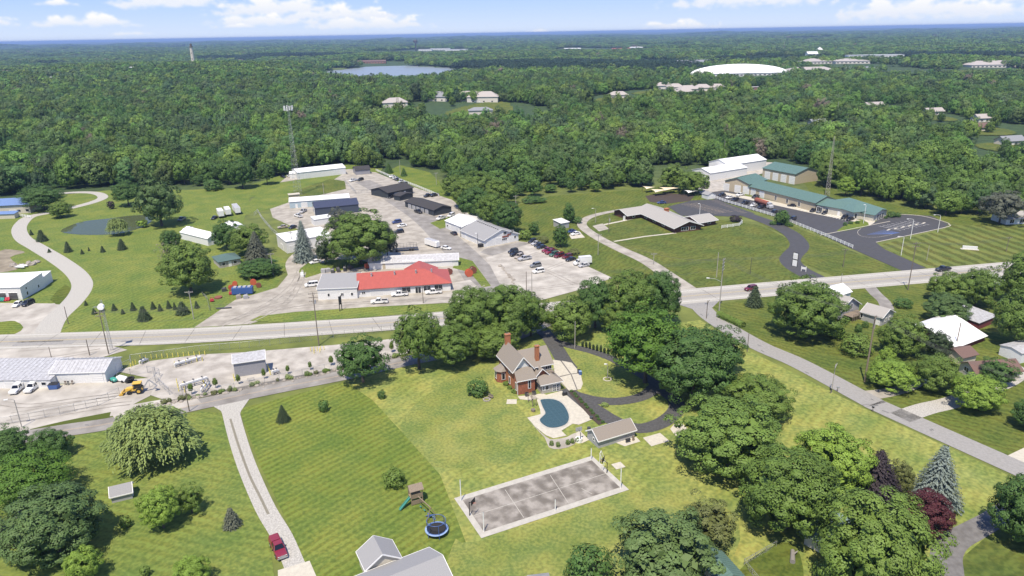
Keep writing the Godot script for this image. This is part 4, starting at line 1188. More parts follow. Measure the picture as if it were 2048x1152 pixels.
	tree("broad1", "leaf_dark", 75.5,-408.8,9.3,14.5, "dark tree at the wood's edge left of the shade sails", "broadleaf_tree")
	tree("shrub1", "leaf_dark", 12.0,-372.3,3.2,13.3, "long dark bush on the field right of the tall pole", "bush")
	for e in [[157.5,-332.6,2.1,3.4,0], [179.8,-327.0,2.9,4.7,1], [182.8,-326.8,2.3,3.3,0], [175.9,-324.4,1.3,1.9,1], [166.1,-326.1,1.7,1.9,0], [151.9,-313.2,1.7,2.0,1], [155.5,-315.6,1.4,2.3,0], [158.8,-316.3,1.4,2.1,1]]:
		if e[0] > 0: tree("shrub%d" % e[4], "leaf_dark", e[0], e[1], e[2], e[3], "clipped round shrub by the green-roofed offices' entrance", "clipped_bush", "clipped shrubs at the green-roofed offices")
	# young trees, shrubs in the stone bed by the gas yard
	for e in [[-81.8,-161.4,3.3,1.4, "sapling beside the pipes of the gas yard"], [-76.9,-164.7,3.0,1.4, "sapling left of the grey control building"], [-71.7,-166.7,2.9,1.3, "sapling at the control building's left corner"], [-65.9,-169.4,3.2,1.2, "sapling at the control building's right corner"], [-60.4,-172.1,2.7,1.1, "sapling right of the control building, before the fence"], [-55.0,-174.3,2.6,1.1, "thin sapling halfway between control building and maple"], [-49.9,-176.8,3.0,1.5, "sapling just left of the roadside maple"], [-34.5,-184.6,3.6,1.4, "sapling between roadside maple and grove"]]:
		tree("oval", "leaf_mid", e[0], e[1], e[2], e[3], e[4], "street_sapling", "saplings along the gas yard", 0.22)
	rng.seed = 51
	var bed := smooth_line([-86.6,-157.2,-79.3,-160.5,-63.7,-167.0,-45.8,-175.1,-31.8,-182.1], 8)
	for i in 30:
		var p := bed[rng.randi_range(1, bed.size() - 2)] + Vector2(rng.randf_range(-0.9,0.9), rng.randf_range(-0.8,0.8))
		tree("shrub%d" % (i % 2), ["leaf_olive", "leaf_willow", "leaf_mid"][i % 3], p.x, p.y, rng.randf_range(0.7,1.5), rng.randf_range(1.0,2.2), "low bush in the stone bed along the town road", "low_bush", "bushes in the stone bed")
	# arborvitae row by the drive
	var a := Vector2(19.9,-186.0)
	var b := Vector2(26.5,-180.7)
	for i in 8:
		var p := a.lerp(b, i / 7.0)
		tree("oval", "leaf_spruce", p.x, p.y, 1.9 + 0.25 * (i % 3), 0.85, "small arborvitae in the row beside the house drive", "arborvitae", "arborvitae row at the house drive")
	# beds at the house
	for e in [[-2.9,-165.7,1.0,1.6], [-2.0,-163.5,1.2,1.8], [-1.0,-161.5,0.9,1.5], [0.2,-159.3,1.1,1.9], [-3.2,-167.5,0.8,1.2]]:
		tree("shrub0", "leaf_mid", e[0], e[1], e[2], e[3], "leafy plant in the bed along the brick house's side wall", "low_bush", "plants along the brick side wall")
	var c0 := Vector2(14.4,-159.1)
	var c1 := Vector2(20.1,-143.8)
	for i in 12:
		var p := c0.lerp(c1, i / 11.0) + Vector2(0.25 * (i % 2), 0)
		tree("shrub%d" % (i % 2), "leaf_dark", p.x, p.y, 0.7,1.0, "small plant in the strip between pool terrace and drive", "low_bush", "plants in the strip beside the pool")
	for e in [[8.0,-134.7], [9.4,-134.2], [11.6,-135.0], [12.6,-135.5], [13.8,-135.9]]:
		tree("shrub1", "leaf_mid", e[0], e[1], 1.3,1.1, "grassy plant in the stones below the pool", "low_bush", "plants in the stones below the pool")
	tree("shrub0", "leaf_willow", 21.8,-151.7,1.0,2.0, "pale tuft on the drive's lower island", "low_bush")
	# clipped hedge on the corner lawn
	hedge("hedge", [64.7,-207.1,69.5,-197.6], 1.9,2.0, "leaf_mid", "long clipped hedge on the corner lawn beside the side road")

func hedge(called: String, p: Array, w: float, h: float, leaf: String, label: String) -> void:
	var f := Foliage.new()
	f.r.seed = 66
	var a := V(p[0], 0, p[1])
	var b := V(p[2], 0, p[3])
	var u := (b - a).normalized()
	var s := V(-u.z, 0, u.x)
	for i in 2600:
		var t := f.r.randf()
		var e := f.r.randf_range(-1.57,1.57)
		var d := s * sin(e) + Vector3.UP * cos(e)
		var q := a.lerp(b, t) + Vector3.UP * h * 0.45 + s * sin(e) * w * 0.5 + Vector3.UP * (cos(e) * h * 0.5 if f.r.randf() < 0.6 else f.r.randf_range(-0.45,0.3) * h)
		var nn := (d + f.rand_dir() * 0.5).normalized()
		var al := f.rand_dir()
		f.leaf(q, nn, (al - nn * al.dot(nn)).normalized(), 0.42,0.3, f.r.randf_range(0.75,1.05))
	var o := thing(called, label, "hedge")
	part("foliage", f.mesh(), M[leaf], o)

# ------------------------------------------------------------------ the woods
func make_woods() -> void:
	var edge := [-589.5,-433.5,-355.7,-410.0,-299.6,-413.4,-289.4,-425.1,-272.6,-432.4,-241.4,-437.2,-221.8,-441.6,-198.2,-430.3,-183.6,-432.0,-170.1,-436.9,-158.4,-448.5,-146.6,-467.8,-143.3,-485.8,-117.1,-506.8,-105.9,-478.2,-87.7,-480.1,-90.9,-521.0,-79.8,-519.8,-65.2,-489.3,-46.1,-468.6,-30.0,-400.0,-5.6,-378.6,3.8,-371.8,10.8,-384.7,22.0,-388.9,47.8,-395.9,78.3,-408.5,93.8,-412.9,114.1,-429.4,123.1,-458.9,154.0,-486.2,179.5,-495.8,192.9,-455.4,178.6,-405.2,183.4,-377.8,195.0,-352.9,199.5,-333.4,205.5,-321.3,224.5,-323.7,248.2,-330.7,306.0,-331.3,435.7,-302.5]
	var poly := PackedVector2Array()
	for i in edge.size() / 2: poly.append(Vector2(edge[2 * i], edge[2 * i + 1]))
	poly.append(Vector2(24000,-4000))
	poly.append(Vector2(24000,-26000))
	poly.append(Vector2(-24000,-26000))
	poly.append(Vector2(-24000,-4000))
	# clearings: centre, half width, half length, turn
	var gaps := [
		[-265.3,-551.6,16,30], [-18.1,-804.8,66,100], [-51.6,-810.4,60,90], [-127.0,-812.7,40,55], [-161.0,-711.1,26,40], [-86.9,-859.7,34,50],
		[108.8,-439.6,42,34], [131.0,-879.8,46,90], [243.0,-968.2,105,100], [427.3,-1387.4,112,120], [610.0,-1448.0,150,60], [973.7,-1473.4,75,50],
		[236.5,-1352.6,110,40], [426.6,-2238.7,50,90], [-486.9,-750.0,50,28], [-1057.8,-1641.5,150,110], [-773.8,-1515.9,50,50], [-822.5,-1340.7,40,60], [-452.9,-2451.8,130,80],
		[372.0,-1087.1,50,90], [392.9,-780.5,40,80], [406.6,-622.3,42,56], [373.6,-528.1,38,46], [274.8,-637.6,26,60], [98.4,-449.0,30,22], [338.3,-513.1,12,90], [363.1,-621.7,16,40], [415.7,-705.3,24,50], [309.1,-436.7,40,30],
		[445.5,-1770.6,70,140], [-298.6,-3881.1,420,500], [540.1,-3773.1,300,330], [-3525.1,-7746.7,500,500], [-5885.1,-9585.5,500,500], [1163.2,-1980.9,200,200], [972.4,-1966.3,150,260], [894.9,-2164.7,120,240], [-440.9,-2385.9,150,130], [662.4,-1684.4,300,60], [732.4,-1542.6,120,60], [305.2,-3529.4,130,300], [564.3,-3529.7,200,350]]
	var places := []
	rng.seed = 900
	var r := 330.0
	var nb := FastNoiseLite.new()
	nb.seed = 33
	nb.frequency = 0.0045
	while r < 14000.0:
		var s := clampf(r * 0.0066,9.2,30.0)
		var steps := int(1.50 * r / s)
		var near_gaps := []
		for g in gaps:
			var dist := sqrt(g[0] * g[0] + g[1] * g[1])
			if absf(dist - r) < maxf(g[2], g[3]) + s * 2.0:
				near_gaps.append([g[0], g[1], float(g[2]), float(g[3]), g[0] / dist, g[1] / dist, pow(maxf(g[2], g[3]), 2.0)])
		for i in steps:
			var th := -0.75 + 1.50 * (i + rng.randf_range(-0.42,0.42)) / steps
			var rr := r + rng.randf_range(-0.42,0.42) * s
			var x := sin(th) * rr
			var z := -cos(th) * rr
			if not Geometry2D.is_point_in_polygon(Vector2(x, z), poly): continue
			if rr > 900 and lake_d(x, z) < 1.02: continue
			if rr > 1500 and fnoise.get_noise_2d(x, z) > 0.24: continue
			if rr > 760 and glade(x, z) > 0.44: continue
			var skip := false
			for g in near_gaps:
				var dx: float = x - g[0]
				var dz: float = z - g[1]
				if dx * dx + dz * dz > g[6]: continue
				var al: float = dx * g[4] + dz * g[5]
				var ac: float = dx * g[5] - dz * g[4]
				if (ac / g[2]) * (ac / g[2]) + (al / g[3]) * (al / g[3]) < 1.0:
					skip = true
					break
			if skip: continue
			places.append([rr, x, z, s])
		r += s * 0.94
	places.sort_custom(func(a, b): return a[0] < b[0])
	var tones := [lin(0.093,0.177,0.038), lin(0.071,0.141,0.036), lin(0.125,0.217,0.043), lin(0.109,0.177,0.055), lin(0.150,0.244,0.047), lin(0.083,0.141,0.060)]
	var lab := ["green tree", "dark green tree", "bright green tree", "olive green tree", "yellowish tree", "greyish tree"]
	for i in 6: leaf_mat("wood_leaf%d" % i, tones[i], 0.2)
	var singles := 290
	var mm := []
	for i in 10: mm.append([])
	for i in places.size():
		var p: Array = places[i]
		var s: float = p[3]
		var y := hill(p[1], p[2])
		var v := nb.get_noise_2d(p[1], p[2])
		var giant := 1.0 + 0.35 * smoothstep(0.80,1.0, rng.randf())
		var h := rng.randf_range(8.5,18.0) * giant + 7.0 * v
		var w := clampf(h, 9.0,18.0) * rng.randf_range(0.62,1.05)
		if rng.randf() < 0.1:
			w *= 1.3
			h *= 1.12
		# cloud shadow over the far woods, painted into the tree colour by ellipses
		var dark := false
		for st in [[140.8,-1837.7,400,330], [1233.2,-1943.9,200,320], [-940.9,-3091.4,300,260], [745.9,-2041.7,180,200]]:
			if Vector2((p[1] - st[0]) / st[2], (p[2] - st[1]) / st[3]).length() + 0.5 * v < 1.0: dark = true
		var k := clampi(int((v * 1.3 + 0.5) * 3.0 + rng.randf_range(0,3.0)), 0,5)
		var edge_low := smoothstep(330.0,470.0, p[0])
		h *= 0.72 + 0.28 * edge_low
		if i < singles:
			var o := thing("woodland_tree", woods_label(("tall " if h > 15.0 else "low " if h < 10.5 else "") + ("slim " if w < h * 0.78 else "broad " if w > h * 0.98 else "") + lab[k], p[1], p[2]), "tree", V(p[1], y, p[2]), rng.randf() * TAU, "trees at the near edge of the woods")
			var t := part("trunk", trunk_mesh, M.bark, o)
			t.scale = V(minf(w, h), h, minf(w, h)) * 0.95
			var c := part("crown", crowns["wood%d" % (i % 6)], M["wood_leaf%d" % k], o)
			c.transform = Transform3D(Basis().scaled(V(w, h * 0.93, w)), V(0, h * 0.07,0))
			continue
		if s > 9.3:
			w = minf(46.0, maxf(w, s * rng.randf_range(1.15,1.75)))
			h = minf(h * (1.0 + 0.06 * (s - 9.2)), 19.0) * rng.randf_range(0.85,1.1)
		var b := Basis(Vector3.UP, rng.randf() * TAU).scaled(V(w, h, w))
		var tone: Color = tones[k].srgb_to_linear()
		tone = tone * rng.randf_range(0.62,1.38)
		tone.r *= rng.randf_range(0.80,1.15)
		if rng.randf() < 0.006: tone = Color(0.20,0.17,0.13)
		if dark: tone = Color(0.034,0.070,0.036) * rng.randf_range(0.85,1.15)  # darkened tone stands for the cloud shadow
		var slot := i % 6 if p[0] < 1300.0 else 6 + i % 4
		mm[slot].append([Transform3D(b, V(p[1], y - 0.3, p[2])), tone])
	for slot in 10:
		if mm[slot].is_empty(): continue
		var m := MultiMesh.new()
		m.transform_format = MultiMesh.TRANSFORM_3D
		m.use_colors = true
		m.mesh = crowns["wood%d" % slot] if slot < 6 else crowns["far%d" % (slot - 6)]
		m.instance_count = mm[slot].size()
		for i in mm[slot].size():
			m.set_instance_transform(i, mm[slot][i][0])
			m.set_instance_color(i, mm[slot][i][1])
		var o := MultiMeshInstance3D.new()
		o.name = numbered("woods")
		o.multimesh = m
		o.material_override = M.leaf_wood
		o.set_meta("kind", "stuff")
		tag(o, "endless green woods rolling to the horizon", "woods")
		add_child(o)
	print("woods ", places.size())

func woods_label(kind: String, x: float, z: float) -> String:
	var spots := [[-320.0, "behind the blue-roofed house"], [-250.0, "behind the drive's loop"], [-190.0, "behind the pond's tall loose tree"], [-140.0, "behind the storage building's left end"], [-95.0, "behind the storage building and grey cabin"], [-55.0, "along the grass corridor up the lane"], [-10.0, "above the tree belt by the lane"], [8.0, "above the tall pale pole"], [30.0, "behind the long dark bush"], [52.0, "right of the long dark bush"], [75.0, "left of the shade sails"], [125.0, "behind the white depot"], [165.0, "behind the green-roofed offices"], [200.0, "above the entrance pavilion"], [218.0, "above the striped lawn's left half"], [240.0, "above the striped lawn"]]
	var w := "right of the striped lawn"
	for s in spots:
		if x < s[0]:
			w = s[1]
			break
	return "%s at the woods' edge %s" % [kind, w]

# ------------------------------------------------------------------ buildings
# A and B are the ends of the wall that faces the camera, left and right; the building runs back from it by depth.
# roof kinds: "x" ridge along the front, "z" ridge running back, "hip", "shed" (high at the back), "flat"
func building(called: String, label: String, p: Array, depth: float, eave: float, rise: float, kind: String, wall: String, roof: String, opt := {}) -> Node3D:
	var a := Vector2(p[0], p[1])
	var b := Vector2(p[2], p[3])
	var c := (a + b) * 0.5
	var d := b - a
	var w := d.length()
	var o := thing(called, label, opt.get("cat", "building"), V(c.x, opt.get("y", 0.0), c.y), atan2(-d.y, d.x), opt.get("group", ""))
	var h := w * 0.5
	var oh: float = opt.get("oh", 0.35)
	var t: float = opt.get("t", 0.16)
	var D := depth
	var mw := MB.new()
	var e := eave
	var k := e + rise
	var roofs := []
	match kind:
		"x":
			mw.extrude([V(-h, 0,0), V(-h, e, 0), V(-h, k, -D * 0.5), V(-h, e, -D), V(-h, 0, -D)], V(w, 0,0))
			var dy := rise / (D * 0.5) * oh
			roofs.append([V(-h - oh, e - dy + t, oh), V(h + oh, e - dy + t, oh), V(h + oh, k + t, -D * 0.5), V(-h - oh, k + t, -D * 0.5)])
			roofs.append([V(h + oh, e - dy + t, -D - oh), V(-h - oh, e - dy + t, -D - oh), V(-h - oh, k + t, -D * 0.5), V(h + oh, k + t, -D * 0.5)])
		"z":
			mw.extrude([V(-h, 0,0), V(h, 0,0), V(h, e, 0), V(0, k, 0), V(-h, e, 0)], V(0,0, -D))
			var dy := rise / h * oh
			roofs.append([V(-h - oh, e - dy + t, -D - oh), V(-h - oh, e - dy + t, oh), V(0, k + t, oh), V(0, k + t, -D - oh)])
			roofs.append([V(h + oh, e - dy + t, oh), V(h + oh, e - dy + t, -D - oh), V(0, k + t, -D - oh), V(0, k + t, oh)])
		"hip":
			mw.extrude([V(-h, 0,0), V(h, 0,0), V(h, 0, -D), V(-h, 0, -D)], V(0, e, 0))
			var m := minf(D, w) * 0.5
			var r0 := V(-h + m, k + t, -m) if w >= D else V(0, k + t, -m)
			var r1 := V(h - m, k + t, -m) if w >= D else V(0, k + t, -D + m)
			var q := [V(-h - oh, e + t - 0.1, oh), V(h + oh, e + t - 0.1, oh), V(h + oh, e + t - 0.1, -D - oh), V(-h - oh, e + t - 0.1, -D - oh)]
			if w >= D:
				roofs = [[q[0], q[1], r1, r0], [q[1], q[2], r1], [q[2], q[3], r0, r1], [q[3], q[0], r0]]
			else:
				roofs = [[q[0], q[1], r0], [q[1], q[2], r1, r0], [q[2], q[3], r1], [q[3], q[0], r0, r1]]
		"shed":
			mw.extrude([V(-h, 0,0), V(-h, e, 0), V(-h, k, -D), V(-h, 0, -D)], V(w, 0,0))
			roofs.append([V(-h - oh, e + t - rise / D * oh, oh), V(h + oh, e + t - rise / D * oh, oh), V(h + oh, k + t, -D - oh), V(-h - oh, k + t, -D - oh)])
		"flat":
			mw.extrude([V(-h, 0,0), V(h, 0,0), V(h, 0, -D), V(-h, 0, -D)], V(0, e, 0))
			roofs.append([V(-h - oh, e + t, oh), V(h + oh, e + t, oh), V(h + oh, e + t, -D - oh), V(-h - oh, e + t, -D - oh)])
	part("wall", mw.mesh(), M[wall], o)
	var mr := MB.new()
	for f in roofs: mr.slab(f, t)
	var rf := part("roof", mr.mesh(), M[roof], o)
	if opt.get("seams", 0.0) > 0:
		var ms := MB.new()
		for f in roofs:
			if f.size() < 4: continue
			var n := int((f[1] - f[0]).length() / opt.seams)
			for i in range(1, n):
				var u := float(i) / n
				ms.bar(f[0].lerp(f[1], u) + V(0,0.02,0), f[3].lerp(f[2], u) + V(0,0.02,0), 0.09,0.09)
		part("seam", ms.mesh(), M[roof], rf, "stuff")
	if opt.has("trim"):
		var mt := MB.new()
		for f in roofs:
			mt.bar(f[0] - V(0, t * 0.6,0), f[1] - V(0, t * 0.6,0), 0.08,0.22)
			for q in ([[1,2], [0,3]] if f.size() == 4 and kind != "hip" else []):
				mt.bar(f[q[0]] - V(0, t * 0.6,0), f[q[1]] - V(0, t * 0.6,0), 0.08,0.22)
		part("trim", mt.mesh(), M[opt.trim], rf)
	for q in opt.get("wins", []): window(o, face(q[0], w, D), q[1], q[2], q[3], q[4], q[5] if q.size() > 5 else 1)
	for q in opt.get("doors", []): door(o, face(q[0], w, D), q[1], q[2], q[3], q[4] if q.size() > 4 else "door_white")
	return o

func face(f: String, w: float, D: float) -> Transform3D:
	match f:
		"b": return Transform3D(Basis(Vector3.UP, PI), V(0,0, -D))
		"l": return Transform3D(Basis(Vector3.UP, -PI / 2), V(-w / 2,0, -D / 2))
		"r": return Transform3D(Basis(Vector3.UP, PI / 2), V(w / 2,0, -D / 2))
	return Transform3D()

func window(o: Node3D, f: Transform3D, along: float, y: float, w: float, h: float, panes := 1) -> void:
	var mb := MB.new()
	for s in [-1,1]:
		mb.box(V(s * (w * 0.5 + 0.04), 0,0), V(0.1, h + 0.18,0.12))
		mb.box(V(0, s * (h * 0.5 + 0.045), 0), V(w - 0.02,0.09,0.11))
	for i in range(1, panes):
		mb.box(V(-w * 0.5 + w * i / panes, 0,0.005), V(0.08, h, 0.1))
	var wd := part("window", mb.mesh(), M.trim_white, o)
	wd.transform = f * Transform3D(Basis(), V(along, y + h * 0.5,0.03))
	for i in panes:
		var pm := MB.new()
		var pw := w / panes
		pm.box(V(-w * 0.5 + pw * (i + 0.5), 0,0), V(pw - 0.07, h, 0.05))
		part("pane", pm.mesh(), M.glass, wd)

func door(o: Node3D, f: Transform3D, along: float, w: float, h: float, m := "door_white") -> void:
	var mb := MB.new()
	mb.box(V(0, h * 0.5,0), V(w, h, 0.1))
	var d := part("door", mb.mesh(), M[m], o)
	d.transform = f * Transform3D(Basis(), V(along, 0.02,0.02))
	var mr := MB.new()
	if w > 2.2:
		for i in range(1,5): mr.box(V(0, h * i / 5.0,0.055), V(w - 0.1,0.05,0.03))
		part("groove", mr.mesh(), M.wall_grey, d)
	else:
		mr.box(V(w * 0.38, h * 0.48,0.07), V(0.1,0.14,0.08))
		part("handle", mr.mesh(), M.steel, d)
	var fr := MB.new()
	for s in [-1,1]: fr.box(V(s * (w * 0.5 + 0.06), h * 0.5,0.01), V(0.1, h, 0.14))
	fr.box(V(0, h + 0.055,0.01), V(w + 0.22,0.1,0.14))
	part("frame", fr.mesh(), M.trim_white, d)

func make_brick_house() -> void:
	var o := thing("brick_house", "old two-storey brick house with taupe roof and two tall chimneys beside the pool", "house", Vector3.ZERO)
	var org := Vector2(1.5,-158.1)
	o.position = V(org.x, 0, org.y)
	o.rotation.y = deg_to_rad(22.0)
	# main block, ridge running back
	var w := MB.new()
	w.extrude([V(-0.6,0,-2.2), V(4.2,0,-2.2), V(4.2,6.1,-2.2), V(1.8,9.0,-2.2), V(-0.6,6.1,-2.2)], V(0,0,-10.3))
	part("brick_wall", w.mesh(), M.brick, o)
	var gb := MB.new()
	gb.extrude([V(-0.2,6.0,-2.19), V(3.8,6.0,-2.19), V(1.8,8.7,-2.19)], V(0,0,0.06))
	part("gable", gb.mesh(), M.wall_white, o)
	var r := MB.new()
	r.slab([V(-1.2,5.55,-13.0), V(-1.2,5.55,-1.6), V(1.8,9.25,-1.6), V(1.8,9.25,-13.0)], 0.18)
	r.slab([V(4.8,5.55,-1.6), V(4.8,5.55,-13.0), V(1.8,9.25,-13.0), V(1.8,9.25,-1.6)], 0.18)
	var rf := part("roof", r.mesh(), M.shingle_taupe, o)
	# right wing, ridge along the front
	var w2 := MB.new()
	w2.extrude([V(4.25,0,-2.4), V(4.25,6.0,-2.4), V(4.25,8.7,-6.6), V(4.25,6.0,-10.8), V(4.25,0,-10.8)], V(5.5,0,0))
	part("wing_wall", w2.mesh(), M.wall_taupe, o)
	var r2 := MB.new()
	r2.slab([V(2.6,5.75,-1.85), V(10.3,5.75,-1.85), V(10.3,8.95,-6.6), V(2.2,8.95,-6.6)], 0.18)
	r2.slab([V(10.3,5.75,-11.35), V(2.6,5.75,-11.35), V(2.2,8.95,-6.6), V(10.3,8.95,-6.6)], 0.18)
	part("wing_roof", r2.mesh(), M.shingle_taupe, o)
	# low front block, roof falling to the front
	var w3 := MB.new()
	w3.extrude([V(-0.58,0,0), V(-0.58,4.1,0), V(-0.58,5.95,-2.19), V(-0.58,0,-2.19)], V(4.7,0,0))
	part("front_wall", w3.mesh(), M.brick_dark, o)
	var r3 := MB.new()
	r3.slab([V(-0.95,3.95,0.35), V(4.5,3.95,0.35), V(4.0,6.35,-2.2), V(-0.75,6.35,-2.2)], 0.16)
	part("front_roof", r3.mesh(), M.shingle_taupe, o)
	# cross gable with brick triangle
	var w4 := MB.new()
	w4.extrude([V(4.4,3.2,-0.4), V(8.0,3.2,-0.4), V(8.0,3.9,-0.4), V(6.2,5.75,-0.4), V(4.4,3.9,-0.4)], V(0,0,-2.0))
	part("brick_gable", w4.mesh(), M.brick_dark, o)
	var r4 := MB.new()
	r4.slab([V(4.0,3.7,-3.2), V(4.0,3.7,0.1), V(6.2,6.0,0.1), V(6.2,6.0,-3.2)], 0.15)
	r4.slab([V(8.4,3.7,0.1), V(8.4,3.7,-3.2), V(6.2,6.0,-3.2), V(6.2,6.0,0.1)], 0.15)
	part("cross_roof", r4.mesh(), M.shingle_taupe, o)
	var sk := MB.new()
	sk.box(V(5.55,5.34,-1.5), V(0.5,0.08,0.85), Basis(Vector3.BACK, deg_to_rad(46)))
	part("skylight", sk.mesh(), M.glass, o)
	# sunroom
	var w5 := MB.new()
	w5.extrude([V(5.1,0,2.0), V(10.3,0,2.0), V(10.3,0,-2.3), V(5.1,0,-2.3)], V(0,2.75,0))
	part("sunroom_wall", w5.mesh(), M.wall_taupe, o)
	var r5 := MB.new()
	r5.slab([V(4.5,2.75,2.5), V(10.9,2.75,2.5), V(8.6,4.1,-0.35), V(4.9,4.1,-0.35)], 0.14)
	r5.slab([V(10.9,2.75,2.5), V(10.9,2.75,-2.3), V(8.6,4.1,-2.3), V(8.6,4.1,-0.35)], 0.14)
	r5.slab([V(4.5,2.75,-0.6), V(4.5,2.75,2.5), V(4.9,4.1,-0.35), V(4.9,4.1,-0.6)], 0.14)
	part("sunroom_roof", r5.mesh(), M.shingle_taupe, o)
	var f := Transform3D(Basis(), V(0,0,2.0))
	for x in [8.55,9.55]:
		var dm := MB.new()
		dm.box(V(0,1.1,0), V(0.92,2.15,0.1))
		var fd := part("french_door", dm.mesh(), M.door_white, o)
		fd.position = V(x, 0.04,2.03)
		for i in 6:
			var gm := MB.new()
			gm.box(V(-0.2 + 0.4 * (i % 2), 0.45 + 0.6 * (i / 2), 0.05), V(0.3,0.48,0.04))
			part("pane", gm.mesh(), M.glass, fd)
	window(o, f, 6.5,1.0,0.9,1.1)
	window(o, f, 5.6,1.0,0.4,1.1)
	window(o, Transform3D(Basis(), V(0,0,0)), 2.6,1.3,0.6,2.2)
	var lf := Transform3D(Basis(Vector3.UP, -PI / 2), V(-0.6,0,0))
	window(o, lf, -5.2,3.7,0.8,1.7)
	window(o, lf, -5.2,0.9,0.8,1.8)
	window(o, lf, -9.6,3.9,0.8,1.5)
	window(o, Transform3D(Basis(Vector3.UP, -PI / 2), V(-0.58,0,0)), -1.0,1.0,0.8,2.0)
	window(o, Transform3D(Basis(), V(0,0,-2.4)), 8.9,4.3,1.6,0.9,3)
	var dk := MB.new()
	dk.box(V(0,0,0), V(2.5,0.16,1.3))
	part("balcony_floor", dk.mesh(), M.wood_old, o).position = V(8.7,3.95,-1.4)
	var rl := MB.new()
	for i in 6: rl.box(V(7.6 + i * 0.44,4.5,-0.8), V(0.06,1.0,0.06))
	rl.box(V(8.7,5.03,-0.8), V(2.5,0.07,0.1))
	part("balcony_railing", rl.mesh(), M.wall_taupe, o)
	# bay on the left side
	var bw := MB.new()
	bw.extrude([V(-0.55,0,-7.9), V(-1.9,0,-7.9), V(-2.7,0,-8.7), V(-2.7,0,-10.4), V(-1.9,0,-11.2), V(-0.55,0,-11.2)], V(0,3.2,0))
	part("bay_wall", bw.mesh(), M.brick_dark, o)
	var br := MB.new()
	br.slab([V(-2.0,3.2,-7.5), V(-0.5,3.2,-7.5), V(-0.5,4.4,-8.4), V(-0.9,4.3,-8.6)], 0.12)
	br.slab([V(-3.1,3.2,-8.5), V(-2.0,3.2,-7.5), V(-0.9,4.3,-8.6), V(-0.9,4.3,-8.7)], 0.12)
	br.slab([V(-3.1,3.2,-10.6), V(-3.1,3.2,-8.5), V(-0.9,4.3,-8.7), V(-0.9,4.3,-10.5)], 0.12)
	br.slab([V(-0.5,3.2,-11.6), V(-3.1,3.2,-10.6), V(-0.9,4.3,-10.5), V(-0.5,4.4,-10.6)], 0.12)
	br.slab([V(-0.5,4.41,-8.4), V(-0.5,4.41,-10.6), V(-0.9,4.31,-10.5), V(-0.9,4.31,-8.6)], 0.1)
	part("bay_roof", br.mesh(), M.shingle_taupe, o)
	window(o, Transform3D(Basis(), V(0,0,-7.9)), -1.25,0.9,0.8,1.7)
	window(o, Transform3D(Basis(Vector3.UP, -PI / 2), V(-2.7,0,0)), -9.55,0.9,1.0,1.7)
	# chimneys
	for c in [[V(1.8,9.7,-12.2), V(1.35,3.0,0.85)], [V(6.3,8.5,-3.6), V(1.0,4.2,0.8)]]:
		var cm := MB.new()
		cm.box(c[0], c[1])
		cm.box(c[0] + V(0, c[1].y * 0.5 + 0.1,0), V(c[1].x + 0.22,0.2, c[1].z + 0.22))
		var ch := part("chimney", cm.mesh(), M.brick, rf)
		var cp := MB.new()
		for i in 3: cp.tube(c[0] + V(-0.35 + 0.35 * i, c[1].y * 0.5 + 0.2,0), c[0] + V(-0.35 + 0.35 * i, c[1].y * 0.5 + 0.5,0), 0.12,0.1,8)
		part("chimney_pot", cp.mesh(), M.stone, rf)
	# white fascia boards
	var fb := MB.new()
	fb.bar(V(-1.22,5.42,-13.0), V(-1.22,5.42,-1.58), 0.08,0.2)
	fb.bar(V(-1.22,5.42,-1.58), V(1.8,9.13,-1.58), 0.08,0.22)
	fb.bar(V(4.82,5.42,-1.58), V(1.8,9.13,-1.58), 0.08,0.22)
	fb.bar(V(4.9,5.62,-1.83), V(10.32,5.62,-1.83), 0.08,0.2)
	fb.bar(V(-0.97,3.82,0.37), V(4.52,3.82,0.37), 0.08,0.2)
	fb.bar(V(4.48,2.65,2.52), V(10.92,2.65,2.52), 0.08,0.18)
	fb.bar(V(10.92,2.65,2.52), V(10.92,2.65,-2.3), 0.08,0.18)
	fb.bar(V(3.98,3.6,0.12), V(6.2,5.9,0.12), 0.08,0.18)
	fb.bar(V(8.42,3.6,0.12), V(6.2,5.9,0.12), 0.08,0.18)
	fb.bar(V(-0.62,0.0,0.06), V(-0.62,3.8,0.06), 0.1,0.1)
	part("fascia", fb.mesh(), M.trim_white, o)

